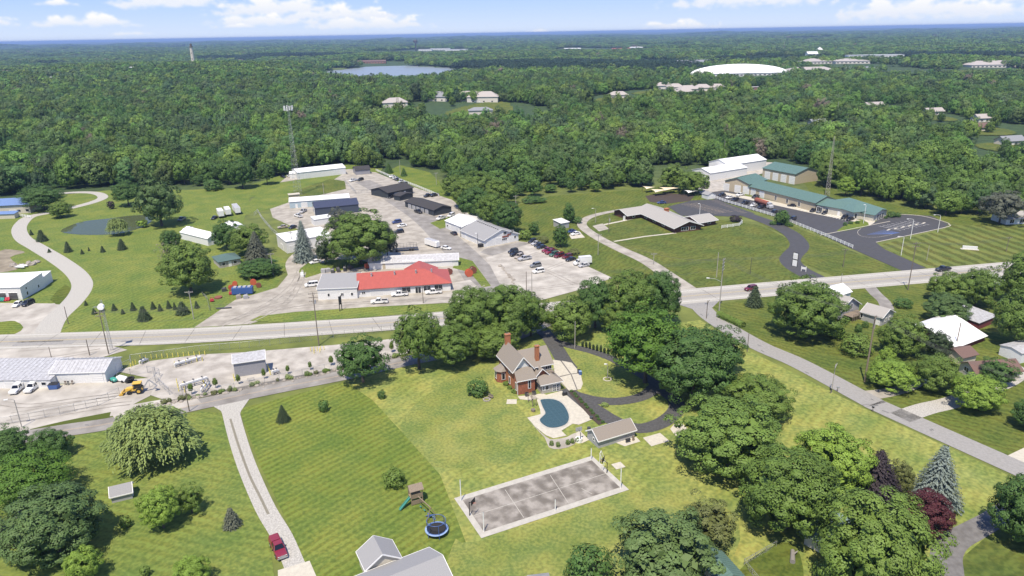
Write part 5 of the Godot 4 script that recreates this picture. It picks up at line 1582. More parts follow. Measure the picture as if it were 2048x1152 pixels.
func make_buildings() -> void:
	make_brick_house()
	building("garage", "long grey garage with brown gable roof between court and drive", [18.1,-133.2,26.6,-137.4], 4.5,2.0,1.5, "x", "wall_grey", "shingle_taupe", {"trim": "trim_white", "cat": "garage", "doors": [["r", 0,2.6,2.0]], "wins": [["l", 0.4,1.0,0.6,0.6]]})
	building("garden_shed", "small grey shed with shingled gambrel roof alone on the lower left lawn", [-78.7,-116.9,-75.4,-118.4], 3.2,1.5,1.2, "x", "wall_grey", "shingle_grey", {"cat": "shed", "trim": "trim_white", "oh": 0.25, "doors": [["r", 0,1.3,1.4]]})
	# bottom house
	var rl := Vector2(-23.1,-89.6)
	var rr := Vector2(-13.1,-95.4)
	var u := (rr - rl).normalized()
	var n := Vector2(-u.y, u.x)
	var fl := rl - u * 3.0 + n * 6.5
	var fr := rr + n * 6.5
	building("family_house", "grey shingled house roof cut by the bottom border right of the gravel drive", [fl.x, fl.y, fr.x, fr.y], 10.5,2.7,2.3, "x", "wall_cream", "shingle_grey", {"cat": "house", "oh": 0.45, "trim": "trim_white", "wins": [["b", 2.0,1.0,1.2,1.2,2], ["r", 0.0,1.0,1.2,1.2,2]], "doors": [["b", -1.0,1.0,2.0]]}).position.y = 0.0
	building("house_wing", "small gabled rear wing of the grey shingled house at the bottom border", [-24.7,-94.3,-19.6,-96.9], 4.6,2.8,1.9, "z", "wall_cream", "shingle_grey", {"cat": "house wing", "oh": 0.35, "trim": "trim_white", "wins": [["b", 0,0.9,1.4,1.3,2]]})
	# gas yard
	building("control_building", "grey metal control building with pale sloping roof in the gas yard", [-74.0,-170.6,-66.5,-173.1], 3.6,4.1,0.9, "shed", "wall_stone_grey", "roof_galv", {"oh": 0.3, "trim": "trim_white", "seams": 0.5, "doors": [["r", 0,1.0,2.0]]})
	building("metal_workshop", "white metal workshop with pale roof and brown gable beside the gas yard", [-121.6,-168.7,-107.4,-169.1], 8.8,3.1,1.6, "x", "wall_white", "roof_galv", {"oh": 0.25, "trim": "trim_white", "seams": 1.0, "doors": [["f", 4.8,3.0,2.9], ["r", 1.6,1.0,2.1]]})
	building("low_workshop", "long low shed with grey metal roof left of the white metal workshop", [-145.9,-166.8,-120.3,-166.4], 10.5,2.3,1.3, "shed", "wall_white", "roof_galv", {"oh": 0.2, "seams": 1.2, "doors": [["f", 8.0,1.0,2.0], ["f", 2.0,2.4,1.9]], "wins": [["f", 11.0,0.9,1.2,0.8]]})
	# left border
	building("white_hall", "large white hall with dark porch at the left border above the road", [-201.9,-234.0,-171.3,-234.2], 13.0,4.6,1.0, "shed", "wall_white", "roof_white", {"oh": 0.3, "wins": [["r", -3.5,0.8,0.8,1.2], ["r", -3.5,2.9,0.7,0.7], ["r", 3.0,1.2,0.7,1.0]], "doors": [["f", 12.4,3.0,2.6, "trim_dark"], ["f", 8.4,3.0,2.6, "trim_dark"]]})
	building("hall_annex", "lower white box annex behind the large white hall", [-180.9,-244.7,-171.4,-246.4], 8.0,3.6,0.3, "shed", "wall_white", "roof_white", {"oh": 0.15})
	building("blue_roof_house", "house with pale blue metal roof at the left border beside the winding drive", [-279.1,-363.3,-252.8,-367.9], 14.0,4.8,2.2, "x", "wall_cream", "roof_blue", {"cat": "house", "oh": 0.6, "seams": 1.0, "wins": [["r", -3,2.6,1.0,1.0], ["r", 2,2.6,1.0,1.0], ["f", 8,1.0,1.6,1.2], ["f", 12,1.0,1.6,1.2]], "doors": [["f", 5,3.0,2.2]]})
	building("porch_roof", "low white-edged porch in front of the blue-roofed house", [-272.8,-354.5,-253.5,-356.2], 4.0,2.4,0.5, "shed", "wall_cream", "roof_blue", {"cat": "porch"})
	# red-roofed shop and its neighbours
	building("grey_roof_shop", "white shop with grey shingle roof attached left of the red-roofed shop", [-66.4,-228.5,-53.1,-229.3], 11.4,4.0,1.5, "shed", "wall_white", "shingle_grey", {"oh": 0.25, "trim": "trim_white", "wins": [["f", -3.0,1.2,0.7,1.0], ["f", 1.6,1.2,0.9,1.0,2], ["f", 4.9,1.2,0.7,1.0], ["l", 2,1.2,1.0,1.0]]})
	var red := building("red_roof_shop", "long white shop with bright red metal hip roof facing the state road", [-53.1,-230.3,-21.7,-235.7], 15.5,3.0,3.4, "flat", "wall_white", "roof_red", {})
	red_shop(red, 0.0)
	building("storage_shed", "long white metal shed with galvanised roof right behind the red roof", [-54.8,-260.9,-20.7,-263.8], 3.1,2.6,1.6, "shed", "wall_white", "roof_galv", {"oh": 0.35, "trim": "trim_white", "seams": 0.9, "doors": [["f", -11.5,1.1,2.1, "wall_tan"], ["f", -6.0,3.2,2.4], ["f", 12.5,4.0,2.4]]})
	var wp := MB.new()
	wp.slab([V(-4.5,2.6 + 0.28,-0.1), V(7.5,2.6 + 0.28,-0.1), V(7.5,2.6 + 1.08,-3.0), V(-4.5,2.6 + 1.08,-3.0)], 0.08)
	part("white_roof_panel", wp.mesh(), M.roof_white, get_node("storage_shed"))
	for x in [-11.0,-3.0,4.5,10.0]:
		var vm := MB.new()
		vm.tube(V(x, 5.5,-5.5), V(x, 6.5,-5.5), 0.28,0.28,10)
		vm.tube(V(x, 6.5,-5.5), V(x, 6.75,-5.5), 0.45,0.2,10)
		part("roof_vent", vm.mesh(), M.roof_galv, get_node("red_roof_shop"))
	var sx := building("auto_shop", "white gabled auto shop with grey roof and two garage doors", [-11.3,-288.4,3.2,-297.7], 20.0,3.2,3.3, "z", "wall_white", "shingle_grey", {"oh": 0.45, "trim": "trim_white", "doors": [["f", -5.6,3.2,3.0], ["f", -1.6,3.2,3.0], ["f", 3.7,1.0,2.1], ["l", -6,1.0,2.1], ["l", 2.0,3.0,2.6]], "wins": [["f", 1.4,1.6,2.4,0.8,3], ["f", 1.7,4.0,1.5,1.2,2], ["f", 5.2,4.0,1.5,1.2,2], ["f", 6.8,1.6,0.9,1.0]]})
	var sg := MB.new()
	sg.box(V(1.9,3.1,0.1), V(3.2,0.7,0.12))
	sg.box(V(3.8,3.7,0.1), V(1.9,0.6,0.12))
	part("sign_board", sg.mesh(), M.rust, sx)
	for i in 11:
		var vm := MB.new()
		vm.box(V(-0.9,3.2 + 3.25,-1.5 - 1.65 * i), V(0.5,0.25,0.5))
		part("roof_vent", vm.mesh(), M.steel_dark, sx)
	building("auto_shop_annex", "white-roofed rear annex of the auto shop along the lane", [-22.0,-308.8,-9.2,-317.4], 15.0,3.6,2.0, "z", "wall_white", "roof_white", {"oh": 0.35, "doors": [["l", 3.0,3.0,2.6], ["l", -3.0,1.0,2.1]], "wins": [["l", -5.5,1.2,1.0,0.9]]})
	building("navy_shed", "dark navy metal shed on the workshop yard", [-97.7,-348.7,-77.5,-356.2], 12.0,4.2,2.0, "x", "wall_navy", "roof_navy", {"oh": 0.3, "seams": 0.9, "doors": [["l", 0.0,3.6,3.2]]})
	building("pale_blue_shed", "white-roofed shed with pale blue wall behind the navy shed", [-116.1,-367.4,-86.2,-375.5], 7.5,3.4,0.7, "shed", "wall_pale_blue", "roof_white", {"oh": 0.25, "doors": [["f", -8,3.0,2.6], ["f", -12,1.0,2.0]]})
	building("white_workshop", "white flat workshop behind the tall blue-grey spruce", [-93.4,-284.8,-77.3,-295.6], 13.0,5.0,0.5, "shed", "wall_white", "roof_white", {"oh": 0.2, "doors": [["f", -7,3.0,3.0], ["l", 0,3.0,2.6]]})
	building("white_lean_to", "small white-roofed store between the navy shed and the white workshop", [-93.3,-329.7,-86.2,-334.0], 5.5,3.0,0.4, "shed", "wall_white", "roof_white", {"oh": 0.2})
	building("white_long_shed", "long white-roofed shed left of the pond road trees", [-131.7,-298.4,-127.4,-304.4], 21.0,3.2,1.8, "z", "wall_white", "roof_white", {"oh": 0.3, "doors": [["f", 0,3.0,2.6]]})
	building("white_barn_shed", "smaller white-roofed shed behind the dark open tree", [-130.0,-316.2,-123.7,-321.0], 9.0,3.0,1.2, "z", "wall_white", "roof_white", {"oh": 0.2})
	building("green_roof_house", "small house with dark green shingle roof on the workshop lane", [-114.4,-266.0,-107.8,-270.7], 9.0,2.6,1.5, "hip", "wall_taupe", "shingle_green", {"cat": "house", "oh": 0.5, "wins": [["f", -2.4,0.9,1.2,1.1], ["f", 2.0,0.9,1.2,1.1]], "doors": [["f", 0,1.0,2.0]]})
	building("storage_building", "long white storage building with white roof at the edge of the woods", [-134.2,-447.9,-107.2,-463.9], 13.0,4.2,1.6, "x", "wall_white", "roof_white", {"oh": 0.3, "doors": [["f", -14,3.2,3.2], ["f", -9.5,3.2,3.2], ["f", 9.5,3.2,3.2], ["f", 13.5,3.2,3.2]]})
	building("storage_annex", "narrow white end part left of the long white storage building", [-139.9,-450.1,-135.1,-451.3], 9.0,3.2,0.8, "x", "wall_white", "roof_white", {"oh": 0.2})
	building("grey_cabin", "small dark grey shed with hip roof right of the storage building", [-99.8,-459.7,-91.1,-463.2], 10.0,3.0,1.7, "x", "wall_stone_grey", "shingle_dark", {"cat": "shed", "oh": 0.4})
	building("black_roof_workshop", "workshop with black roof at the top of the lane", [-67.4,-387.4,-55.5,-400.8], 15.0,3.2,2.0, "x", "wall_dark", "shingle_dark", {"oh": 0.6, "doors": [["f", -3,2.6,2.2, "wall_grey"], ["f", 3,1.0,2.0]]})
	building("black_roof_porch", "low black-roofed porch on the front of the black workshop", [-60.0,-380.6,-53.8,-387.6], 5.0,2.6,0.9, "z", "wall_dark", "shingle_dark", {"cat": "porch", "oh": 0.4})
	building("black_roof_garage", "long black-roofed garage row along the lane below the black workshop", [-38.1,-345.3,-29.9,-352.0], 27.0,2.9,1.4, "z", "wall_dark", "shingle_dark", {"cat": "garage", "oh": 0.4, "doors": [["l", -9,2.6,2.2, "wall_grey"], ["l", -5,2.6,2.2, "wall_grey"], ["l", -1,2.6,2.2, "wall_grey"], ["l", 3,2.6,2.2, "wall_grey"], ["l", 7,2.6,2.2, "wall_grey"]]})
	building("mast_hut", "little tan equipment hut at the foot of the tall mast", [-122.7,-389.5,-117.5,-391.6], 4.0,2.4,0.5, "flat", "wall_tan", "concrete", {"cat": "hut"})
	# brick ranch house: three low wings
	building("ranch_house", "low brown brick ranch house with pale roof in front of the striped lot", [72.7,-305.7,85.4,-310.0], 36.0,2.5,2.3, "z", "brick_brown", "shingle_pale", {"cat": "house", "oh": 1.0, "trim": "trim_white", "wins": [["f", -1.5,0.7,3.6,1.4,3], ["f", 2.6,0.7,2.4,1.4,2], ["l", 8,0.9,2.4,1.1,2], ["l", 0,0.9,2.4,1.1,2], ["l", -8,0.9,2.4,1.1,2]]})
	building("ranch_west_wing", "long low brick wing with pale roof running left from the ranch house", [55.7,-330.4,70.9,-338.1], 11.0,2.4,1.7, "x", "brick_brown", "shingle_pale", {"cat": "house wing", "oh": 0.9, "trim": "trim_white", "wins": [["f", 3,0.9,2.4,1.1,2], ["f", -5,0.9,1.4,1.1]], "doors": [["f", -10.5,1.0,2.1]]})
	building("ranch_east_wing", "short low brick wing with pale roof running right from the ranch house", [85.8,-314.3,94.6,-319.1], 11.0,2.4,1.6, "x", "brick_brown", "shingle_pale", {"cat": "house wing", "oh": 0.9, "trim": "trim_white", "wins": [["f", 1,1.0,1.6,0.9]]})
	var ck := MB.new()
	var cp := Vector2(73.7,-328.6)
	ck.box(V(0,2.8,0), V(2.0,5.6,1.4))
	ck.box(V(0,5.7,0), V(2.3,0.25,1.7))
	var chim := thing("brick_chimney", "stout red brick chimney rising from the ranch house's pale roof", "chimney", V(cp.x, 0, cp.y), 0.6)
	part("shaft", ck.mesh(), M.brick, chim)
	# green-roofed offices
	building("office_wing", "long tan office wing with dark green metal roof facing the asphalt lot", [129.7,-381.1,148.4,-339.4], 14.0,4.6,2.6, "x", "wall_tan", "roof_green", {"oh": 0.6, "seams": 1.1, "doors": [["f", -37,3.4,3.4], ["f", -26,3.4,3.4], ["f", -19.5,3.4,3.4], ["f", -13,3.4,3.4]], "wins": [["f", -3,0.9,1.4,2.2,2], ["f", 5,0.9,1.4,2.2,2], ["f", 13,0.9,1.4,2.2,2], ["f", 26,0.9,3.0,2.2,3]]})
	building("office_link", "cream office part with green roof between the long wing and entrance pavilion", [149.4,-339.3,159.8,-326.5], 12.0,3.8,2.2, "x", "wall_cream", "roof_green", {"oh": 0.6, "seams": 1.1, "doors": [["f", 3,1.0,2.2]], "wins": [["f", -9,0.8,1.4,2.0,2], ["f", -3,0.8,1.4,2.0,2], ["f", 9,1.4,1.2,1.0]]})
	building("entrance_pavilion", "cream entrance pavilion with green hip roof at the offices' right end", [159.7,-322.7,175.9,-327.3], 22.0,3.8,3.2, "hip", "wall_cream", "roof_green", {"oh": 0.9, "wins": [["f", -7,0.8,1.2,2.0], ["r", 0,0.8,1.6,2.0,2]]})
	building("entrance_porch", "glazed entrance porch with low green gable in front of the pavilion", [167.6,-319.3,177.5,-327.2], 6.0,3.2,1.6, "z", "wall_cream", "roof_green", {"cat": "porch", "oh": 0.7, "wins": [["f", -2.2,0.1,1.9,2.6,2], ["f", 0,0.1,1.9,2.6,2], ["f", 2.2,0.1,1.9,2.6,2]]})
	building("truck_bay_hall", "tan hall with three white doors and green roof left of the office wing", [119.8,-392.4,129.7,-381.1], 18.0,5.6,2.4, "z", "wall_tan", "roof_green", {"oh": 0.5, "seams": 1.1, "doors": [["f", -6.5,3.6,4.0], ["f", 0.6,3.6,4.0], ["f", 5.8,3.6,4.0]]})
	building("back_hall", "green-roofed tan hall with white bays behind the office wing", [152.1,-425.8,163.6,-405.1], 20.0,6.0,2.6, "x", "wall_tan", "roof_green", {"oh": 0.5, "seams": 1.1, "doors": [["f", -8,3.8,4.4], ["f", -2,3.8,4.4], ["f", 4,3.8,4.4], ["f", 10,3.8,4.4]]})
	building("white_depot", "long white-roofed depot behind the tan truck hall", [119.0,-419.6,146.0,-436.0], 15.0,4.6,2.0, "x", "wall_white", "roof_white", {"oh": 0.3})
	building("tall_depot", "higher white-roofed shed behind the long white depot", [134.6,-437.1,164.1,-454.7], 16.0,6.0,2.6, "x", "wall_white", "roof_white", {"oh": 0.3})
	building("fence_shed", "little white garden shed at the head of the rail fence", [104.6,-370.8,109.4,-372.8], 5.0,2.2,1.2, "z", "wall_white", "shingle_grey", {"cat": "shed", "oh": 0.2, "doors": [["f", 0,1.2,1.8]]})
	building("field_shed", "small white open shed on the field beside the dirt lane", [23.0,-316.1,26.8,-318.5], 6.0,2.6,0.5, "shed", "wall_grey", "roof_white", {"cat": "shed", "oh": 0.3})
	# right-hand homes
	var dh := building("grey_house", "grey gabled house with wooden deck behind the large spreading maple", [100.6,-202.5,109.0,-207.9], 12.0,3.2,3.0, "z", "wall_grey", "shingle_pale", {"cat": "house", "oh": 0.5, "trim": "trim_white", "wins": [["f", 0.6,2.3,1.2,1.9,2], ["f", -1.0,4.4,0.7,1.2]]})
	var dm := MB.new()
	for i in 9: dm.box(V(0,1.5,0.35 + i * 0.36), V(7.0,0.08,0.32))
	part("deck_floor", dm.mesh(), M.wood_old, dh)
	var dr := MB.new()
	dr.box(V(0,2.4,3.5), V(7.0,0.1,0.1))
	for i in 9: dr.box(V(-3.45 + i * 0.86,1.2,3.5), V(0.1,2.4,0.1))
	part("deck_railing", dr.mesh(), M.wood_old, dh)
	building("white_front_house", "white-roofed small house between the spreading maple and the state road", [103.5,-214.3,111.6,-219.4], 7.0,3.0,1.8, "x", "wall_white", "roof_white", {"cat": "house", "oh": 0.4})
	building("grey_garage", "grey garage with pale gable roof beside the grey house", [107.1,-202.2,110.9,-197.2], 7.2,2.8,1.8, "x", "wall_grey", "shingle_pale", {"cat": "garage", "oh": 0.4, "trim": "trim_white", "wins": [["r", -1.2,0.9,0.9,1.0,2], ["r", 1.2,0.9,0.9,1.0,2], ["f", -3,0.9,0.7,1.4]], "doors": [["f", 2.0,1.0,2.1]]})
	building("red_barn", "red wooden barn with broad white metal roof near the right border", [122.2,-178.2,134.3,-185.1], 14.5,3.0,2.6, "flat", "wall_barn", "roof_white", {})
	barn_roof()
	building("barn_annex", "low grey-roofed annex behind the red barn", [137.3,-192.9,146.0,-198.3], 9.0,2.2,0.8, "shed", "wall_barn", "roof_galv", {"cat": "annex", "oh": 0.3})
	building("brown_house", "house with brown shingle roof below the red barn", [115.9,-166.4,116.5,-160.5], 12.0,2.5,1.7, "z", "wall_cream", "shingle_brown", {"cat": "house", "oh": 0.6, "wins": [["f", -0.5,1.2,1.6,1.2,2]]})
	building("brown_house_wing", "left wing of the brown-roofed house", [118.6,-169.9,123.5,-171.8], 5.0,2.4,1.2, "x", "wall_cream", "shingle_brown", {"cat": "house wing", "oh": 0.5})
	building("white_trailer_home", "corner of a white trailer home at the right border below the barn", [134.6,-170.4,143.6,-173.7], 6.0,2.8,0.6, "x", "wall_white", "roof_galv", {"cat": "trailer home", "oh": 0.2})
	building("roadside_shed", "white-roofed shed peeping between trees at the state road, right border", [162.3,-224.9,170.2,-230.0], 8.0,2.4,0.6, "shed", "wall_white", "roof_white", {"cat": "shed", "oh": 0.3})
	# lower right
	building("green_cabin", "pale green-roofed cabin half hidden under the large clumpy maple", [50.2,-101.7,53.5,-97.6], 9.0,2.6,1.6, "x", "wall_cream", "roof_pale_green", {"cat": "cabin", "oh": 0.8})
	building("green_shed", "shed with pale green metal roof at the bottom border beside the wide pine", [32.1,-90.2,36.3,-91.6], 8.5,2.3,1.1, "z", "wall_cream", "roof_green", {"cat": "shed", "oh": 0.3, "seams": 0.6})
	building("bottom_hut", "tip of a small grey roof at the bottom border left of the dark round tree", [2.4,-88.6,5.4,-89.0], 4.0,2.2,0.9, "hip", "wall_cream", "shingle_grey", {"cat": "hut", "oh": 0.3})

func red_shop(o: Node3D, _y: float) -> void:
	# the roof: a long ridge that ends in a hip, and a higher wing behind
	o.get_node("wall").free()
	o.get_node("roof").free()
	var W := 34.0 * 0.945
	var h := W * 0.5
	var mw := MB.new()
	mw.extrude([V(-h, 0,0), V(h, 0,0), V(h, 0,-15.0), V(-h, 0,-15.0)], V(0,2.95,0))
	part("wall", mw.mesh(), M.wall_white, o)
	var mr := MB.new()
	var e := 2.95
	var t := 0.14
	mr.slab([V(-h - 0.1, e, 0.6), V(h + 0.5, e, 0.6), V(h - 8.5, e + 3.4,-7.6), V(-h - 0.1, e + 3.4,-7.6)], t)
	mr.slab([V(h + 0.5, e, 0.6), V(h + 0.5, e, -15.5), V(h - 8.5, e + 3.4,-7.6)], t)
	mr.slab([V(h + 0.5, e, -15.5), V(-h - 0.1, e, -15.5), V(-h - 0.1, e + 3.4,-7.6), V(h - 8.5, e + 3.4,-7.6)], t)
	# low rear wing
	mr.slab([V(h - 15.5, e + 0.6,-17.5), V(h - 15.5, e + 0.6,-6.0), V(h - 9.8, e + 3.42,-7.7), V(h - 9.8, e + 3.42,-17.5)], t)
	mr.slab([V(h - 3.0, e + 0.4,-7.0), V(h - 3.0, e + 0.4,-17.5), V(h - 9.8, e + 3.42,-17.5), V(h - 9.8, e + 3.42,-7.7)], t)
	var rf := part("roof", mr.mesh(), M.roof_red, o)
	var ms := MB.new()
	for i in 44:
		var x := -h + i * 0.72
		var top := 1.0 if x < h - 8.5 else clampf((h + 0.5 - x) / 9.0,0,1)
		ms.bar(V(x, e + 0.03,0.58), V(x, e + 3.4 * top + 0.03, lerpf(0.58,-7.58, top)), 0.10,0.08)
	part("seam", ms.mesh(), M.roof_red, rf, "stuff")
	var rw := MB.new()
	rw.extrude([V(h - 15.0,0,-17.2), V(h - 3.4,0,-17.2), V(h - 3.4, e + 0.4,-17.2), V(h - 9.8, e + 3.2,-17.2), V(h - 15.0, e + 0.6,-17.2)], V(0,0,2.1))
	part("rear_wall", rw.mesh(), M.wall_white, o)
	var f := Transform3D()
	window(o, f, -14.0,1.2,1.1,0.7,2)
	door(o, f, -9.5,4.2,2.4, "wall_white")
	window(o, f, 0.6,0.6,2.9,1.8,2)
	window(o, f, 7.8,0.6,2.4,1.8,2)
	window(o, f, 11.8,0.6,2.8,1.8,2)
	door(o, f, 4.2,0.85,2.2, "glass")
	door(o, f, 5.2,0.85,2.2, "glass")
	window(o, Transform3D(Basis(Vector3.UP, PI / 2), V(h, 0,-7.5)), 5.4,0.5,3.2,2.0,2)

func barn_roof() -> void:
	var o: Node3D = get_node("red_barn")
	o.get_node("wall").free()
	o.get_node("roof").free()
	var a := Vector2(122.2,-178.2)
	var b := Vector2(134.3,-185.1)
	var h := a.distance_to(b) * 0.5
	var mw := MB.new()
	mw.extrude([V(-h, 0,0), V(-h, 1.8,0), V(-h, 4.6,-9.0), V(-h, 2.9,-13.5), V(-h, 0,-13.5)], V(h * 2,0,0))
	var wl := part("wall", mw.mesh(), M.wall_barn, o)
	for i in 12:
		var bm := MB.new()
		bm.box(V(-h + (i + 0.5) * h / 6.0,0.88,0.03), V(h / 6.0 - 0.04,1.72,0.05))
		part("plank", bm.mesh(), M.wall_barn, wl)
	var mr := MB.new()
	mr.slab([V(-h - 1.2,1.7,0.6), V(h + 0.5,1.7,0.6), V(h + 0.5,4.85,-9.0), V(-h - 1.2,4.85,-9.0)], 0.14)
	mr.slab([V(h + 0.5,2.85,-14.0), V(-h - 1.2,2.85,-14.0), V(-h - 1.2,4.85,-9.0), V(h + 0.5,4.85,-9.0)], 0.14)
	part("roof", mr.mesh(), M.roof_white, o)
	door(o, Transform3D(Basis(Vector3.UP, PI / 2), V(h, 0,-5)), 0,3.0,2.4, "wall_barn")

# ------------------------------------------------------------------ vehicles
# front looks along +z, origin on the ground under the middle
func loft(st: Array) -> ArrayMesh:
	# stations: z, bottom, top, half width at the bottom, half width at the top; edges eased
	var mb := MB.new()
	var rings := []
	for s in st:
		var z: float = s[0]
		var b: float = s[1]
		var t: float = s[2]
		var wb: float = s[3]
		var wt: float = s[4]
		var e := minf(0.10, (t - b) * 0.3)
		rings.append([V(-wb + e, b, z), V(wb - e, b, z), V(wb, b + e, z), V(lerpf(wb, wt, 0.7), lerpf(b, t, 0.6), z), V(wt, t - e, z), V(wt - e * 1.6, t, z), V(-wt + e * 1.6, t, z), V(-wt, t - e, z), V(-lerpf(wb, wt, 0.7), lerpf(b, t, 0.6), z), V(-wb, b + e, z)])
	for i in rings.size() - 1:
		var a: Array = rings[i]
		var c: Array = rings[i + 1]
		for k in 10:
			var m := (k + 1) % 10
			mb.quad(a[k], a[m], c[m], c[k]) if st[i][0] > st[i + 1][0] else mb.quad(a[m], a[k], c[k], c[m])
	for q in [[rings[0], st[0][0] > st[-1][0]], [rings[-1], st[0][0] < st[-1][0]]]:
		var r: Array = q[0]
		for k in range(1,9):
			if q[1]: mb.tri(r[0], r[k], r[k + 1])
			else: mb.tri(r[0], r[k + 1], r[k])
	return mb.mesh()

var fleet := {}

func vehicle(kind: String) -> Node3D:
	var o := Node3D.new()
	var L := 4.7
	var W := 0.92
	var wb := 1.38
	var wr := 0.34
	var body: Array
	var cab: Array      # glasshouse: z front bottom, z front top, z back top, z back bottom, belt, roof
	match kind:
		"sedan":
			body = [[2.32,0.35,0.62,0.72,0.66], [2.15,0.24,0.76,0.88,0.80], [1.0,0.22,0.92,0.92,0.86], [-1.5,0.22,0.98,0.92,0.86], [-2.2,0.26,0.96,0.88,0.80], [-2.36,0.36,0.80,0.78,0.72]]
			cab = [0.95,0.25,-1.0,-1.75,0.93,1.43]
		"suv":
			body = [[2.30,0.40,0.78,0.76,0.70], [2.15,0.28,0.95,0.92,0.84], [1.05,0.26,1.08,0.94,0.88], [-2.15,0.26,1.10,0.94,0.88], [-2.32,0.36,1.02,0.86,0.80]]
			cab = [1.05,0.40,-1.85,-2.22,1.06,1.74]
		"van":
			L = 5.0
			body = [[2.45,0.40,0.80,0.78,0.72], [2.25,0.26,0.98,0.94,0.86], [1.5,0.24,1.12,0.96,0.90], [-2.35,0.24,1.12,0.96,0.90], [-2.5,0.34,1.04,0.90,0.84]]
			cab = [1.55,0.75,-2.15,-2.42,1.08,1.80]
		"pickup", "camper_pickup":
			L = 5.8
			wb = 1.75
			wr = 0.39
			body = [[2.85,0.48,0.95,0.84,0.78], [2.70,0.34,1.08,0.97,0.90], [1.25,0.34,1.16,1.0,0.94], [-0.75,0.34,1.16,1.0,0.94], [-0.80,0.40,1.12,1.0,0.95], [-2.85,0.40,1.12,1.0,0.95], [-2.92,0.46,1.05,0.96,0.92]]
			cab = [1.25,0.65,-0.45,-0.72,1.12,1.84]
		"box_truck":
			L = 7.2
			wb = 2.2
			wr = 0.45
			body = [[3.5,0.5,1.0,0.92,0.86], [3.3,0.38,1.25,1.02,0.95], [2.5,0.38,1.40,1.05,1.0], [1.3,0.4,1.42,1.05,1.0], [1.25,0.5,0.8,0.9,0.9], [-3.4,0.5,0.8,0.9,0.9]]
			cab = [2.5,1.95,1.45,1.32,1.38,2.15]
	var bodypart := part("body", loft(body), M.car_white, o)
	var zf: float = cab[0]
	var ws: float = body[2][4] - 0.04
	var g := MB.new()
	var wt := W * 0.74 if kind != "box_truck" else 0.86
	var A := [V(-ws, cab[4], cab[0]), V(ws, cab[4], cab[0]), V(ws, cab[4], cab[3]), V(-ws, cab[4], cab[3])]
	var T := [V(-wt, cab[5], cab[1]), V(wt, cab[5], cab[1]), V(wt, cab[5], cab[2]), V(-wt, cab[5], cab[2])]
	for i in 4:
		var m := (i + 1) % 4
		g.quad(A[i], A[m], T[m], T[i])
	g.quad(T[0], T[1], T[2], T[3])
	part("window", g.mesh(), M.glass_car, o)
	var rf := MB.new()
	var up := V(0,0.05,0)
	rf.slab([T[0] + V(-0.03,0,0.06) + up, T[1] + V(0.03,0,0.06) + up, T[2] + V(0.03,0,-0.05) + up, T[3] + V(-0.03,0,-0.05) + up], 0.07)
	for i in 4: rf.bar(A[i], T[i] + up * 0.4,0.10,0.08)
	var mids := [0.48] if kind in ["sedan", "pickup", "camper_pickup"] else ([0.36,0.68] if kind != "box_truck" else [])
	for u in mids:
		rf.bar(A[0].lerp(A[3], u), T[0].lerp(T[3], u), 0.07,0.07)
		rf.bar(A[1].lerp(A[2], u), T[1].lerp(T[2], u), 0.07,0.07)
	part("roof", rf.mesh(), M.car_white, o)
	if kind == "pickup":
		var bd := MB.new()
		bd.box(V(0,1.125,-1.82), V(1.62,0.03,1.95))
		part("bed", bd.mesh(), M.black, o)
		var rail := MB.new()
		for s in [-1,1]: rail.box(V(s * 0.9,1.17,-1.82), V(0.12,0.1,2.05))
		rail.box(V(0,1.17,-2.84), V(1.9,0.1,0.1))
		part("bed_side", rail.mesh(), M.car_white, o)
	if kind == "camper_pickup":
		part("bed_cover", loft([[-0.86,1.10,1.74,0.94,0.80], [-2.7,1.10,1.74,0.94,0.80], [-2.84,1.10,1.60,0.90,0.78]]), M.car_white, o)
		var gr := MB.new()
		gr.box(V(0,0.75,2.86), V(1.1,0.36,0.1))
		part("grille", gr.mesh(), M.steel, o)
		var bu := MB.new()
		bu.box(V(0,0.48,2.88), V(1.8,0.2,0.16))
		part("bumper", bu.mesh(), M.steel, o)
		var mi := MB.new()
		for s in [-1,1]: mi.box(V(s * 1.14,1.3,0.95), V(0.26,0.22,0.1))
		part("mirror", mi.mesh(), M.black, o)
	if kind == "box_truck":
		var cb := MB.new()
		cb.box(V(0,2.02,-1.15), V(2.35,2.35,4.75))
		part("cargo_box", cb.mesh(), M.car_white, o)
		var cr := MB.new()
		for s in [-1,1]: cr.box(V(s * 1.15,3.22,-1.15), V(0.08,0.08,4.8))
		part("box_edge", cr.mesh(), M.steel, o)
	var wm := MB.new()
	wm.tube(V(-0.12,0,0), V(0.12,0,0), wr, wr, 14)
	var wmesh := wm.mesh()
	var hm := MB.new()
	hm.tube(V(-0.135,0,0), V(0.135,0,0), wr * 0.58, wr * 0.58,10)
	var hmesh := hm.mesh()
	for sx in [-1,1]:
		for sz in [-1,1]:
			var w := part("wheel", wmesh, M.rubber, o)
			w.position = V(sx * (body[2][3] - 0.09), wr, sz * wb + (0.08 if kind == "sedan" else 0.0))
			part("rim", hmesh, M.steel, w)
	for s in [-1,1]:
		var hl := MB.new()
		hl.box(V(s * 0.62, lerpf(body[0][1], body[0][2], 0.75), body[0][0] - 0.02), V(0.34,0.15,0.1))
		part("headlight", hl.mesh(), M.lamp_glass, o)
		var tl := MB.new()
		var last: Array = body[-1]
		tl.box(V(s * (last[4] - 0.1), lerpf(last[1], last[2], 0.75), last[0] + 0.0), V(0.2,0.22,0.08))
		part("tail_light", tl.mesh(), M.lamp_red, o)
	return o

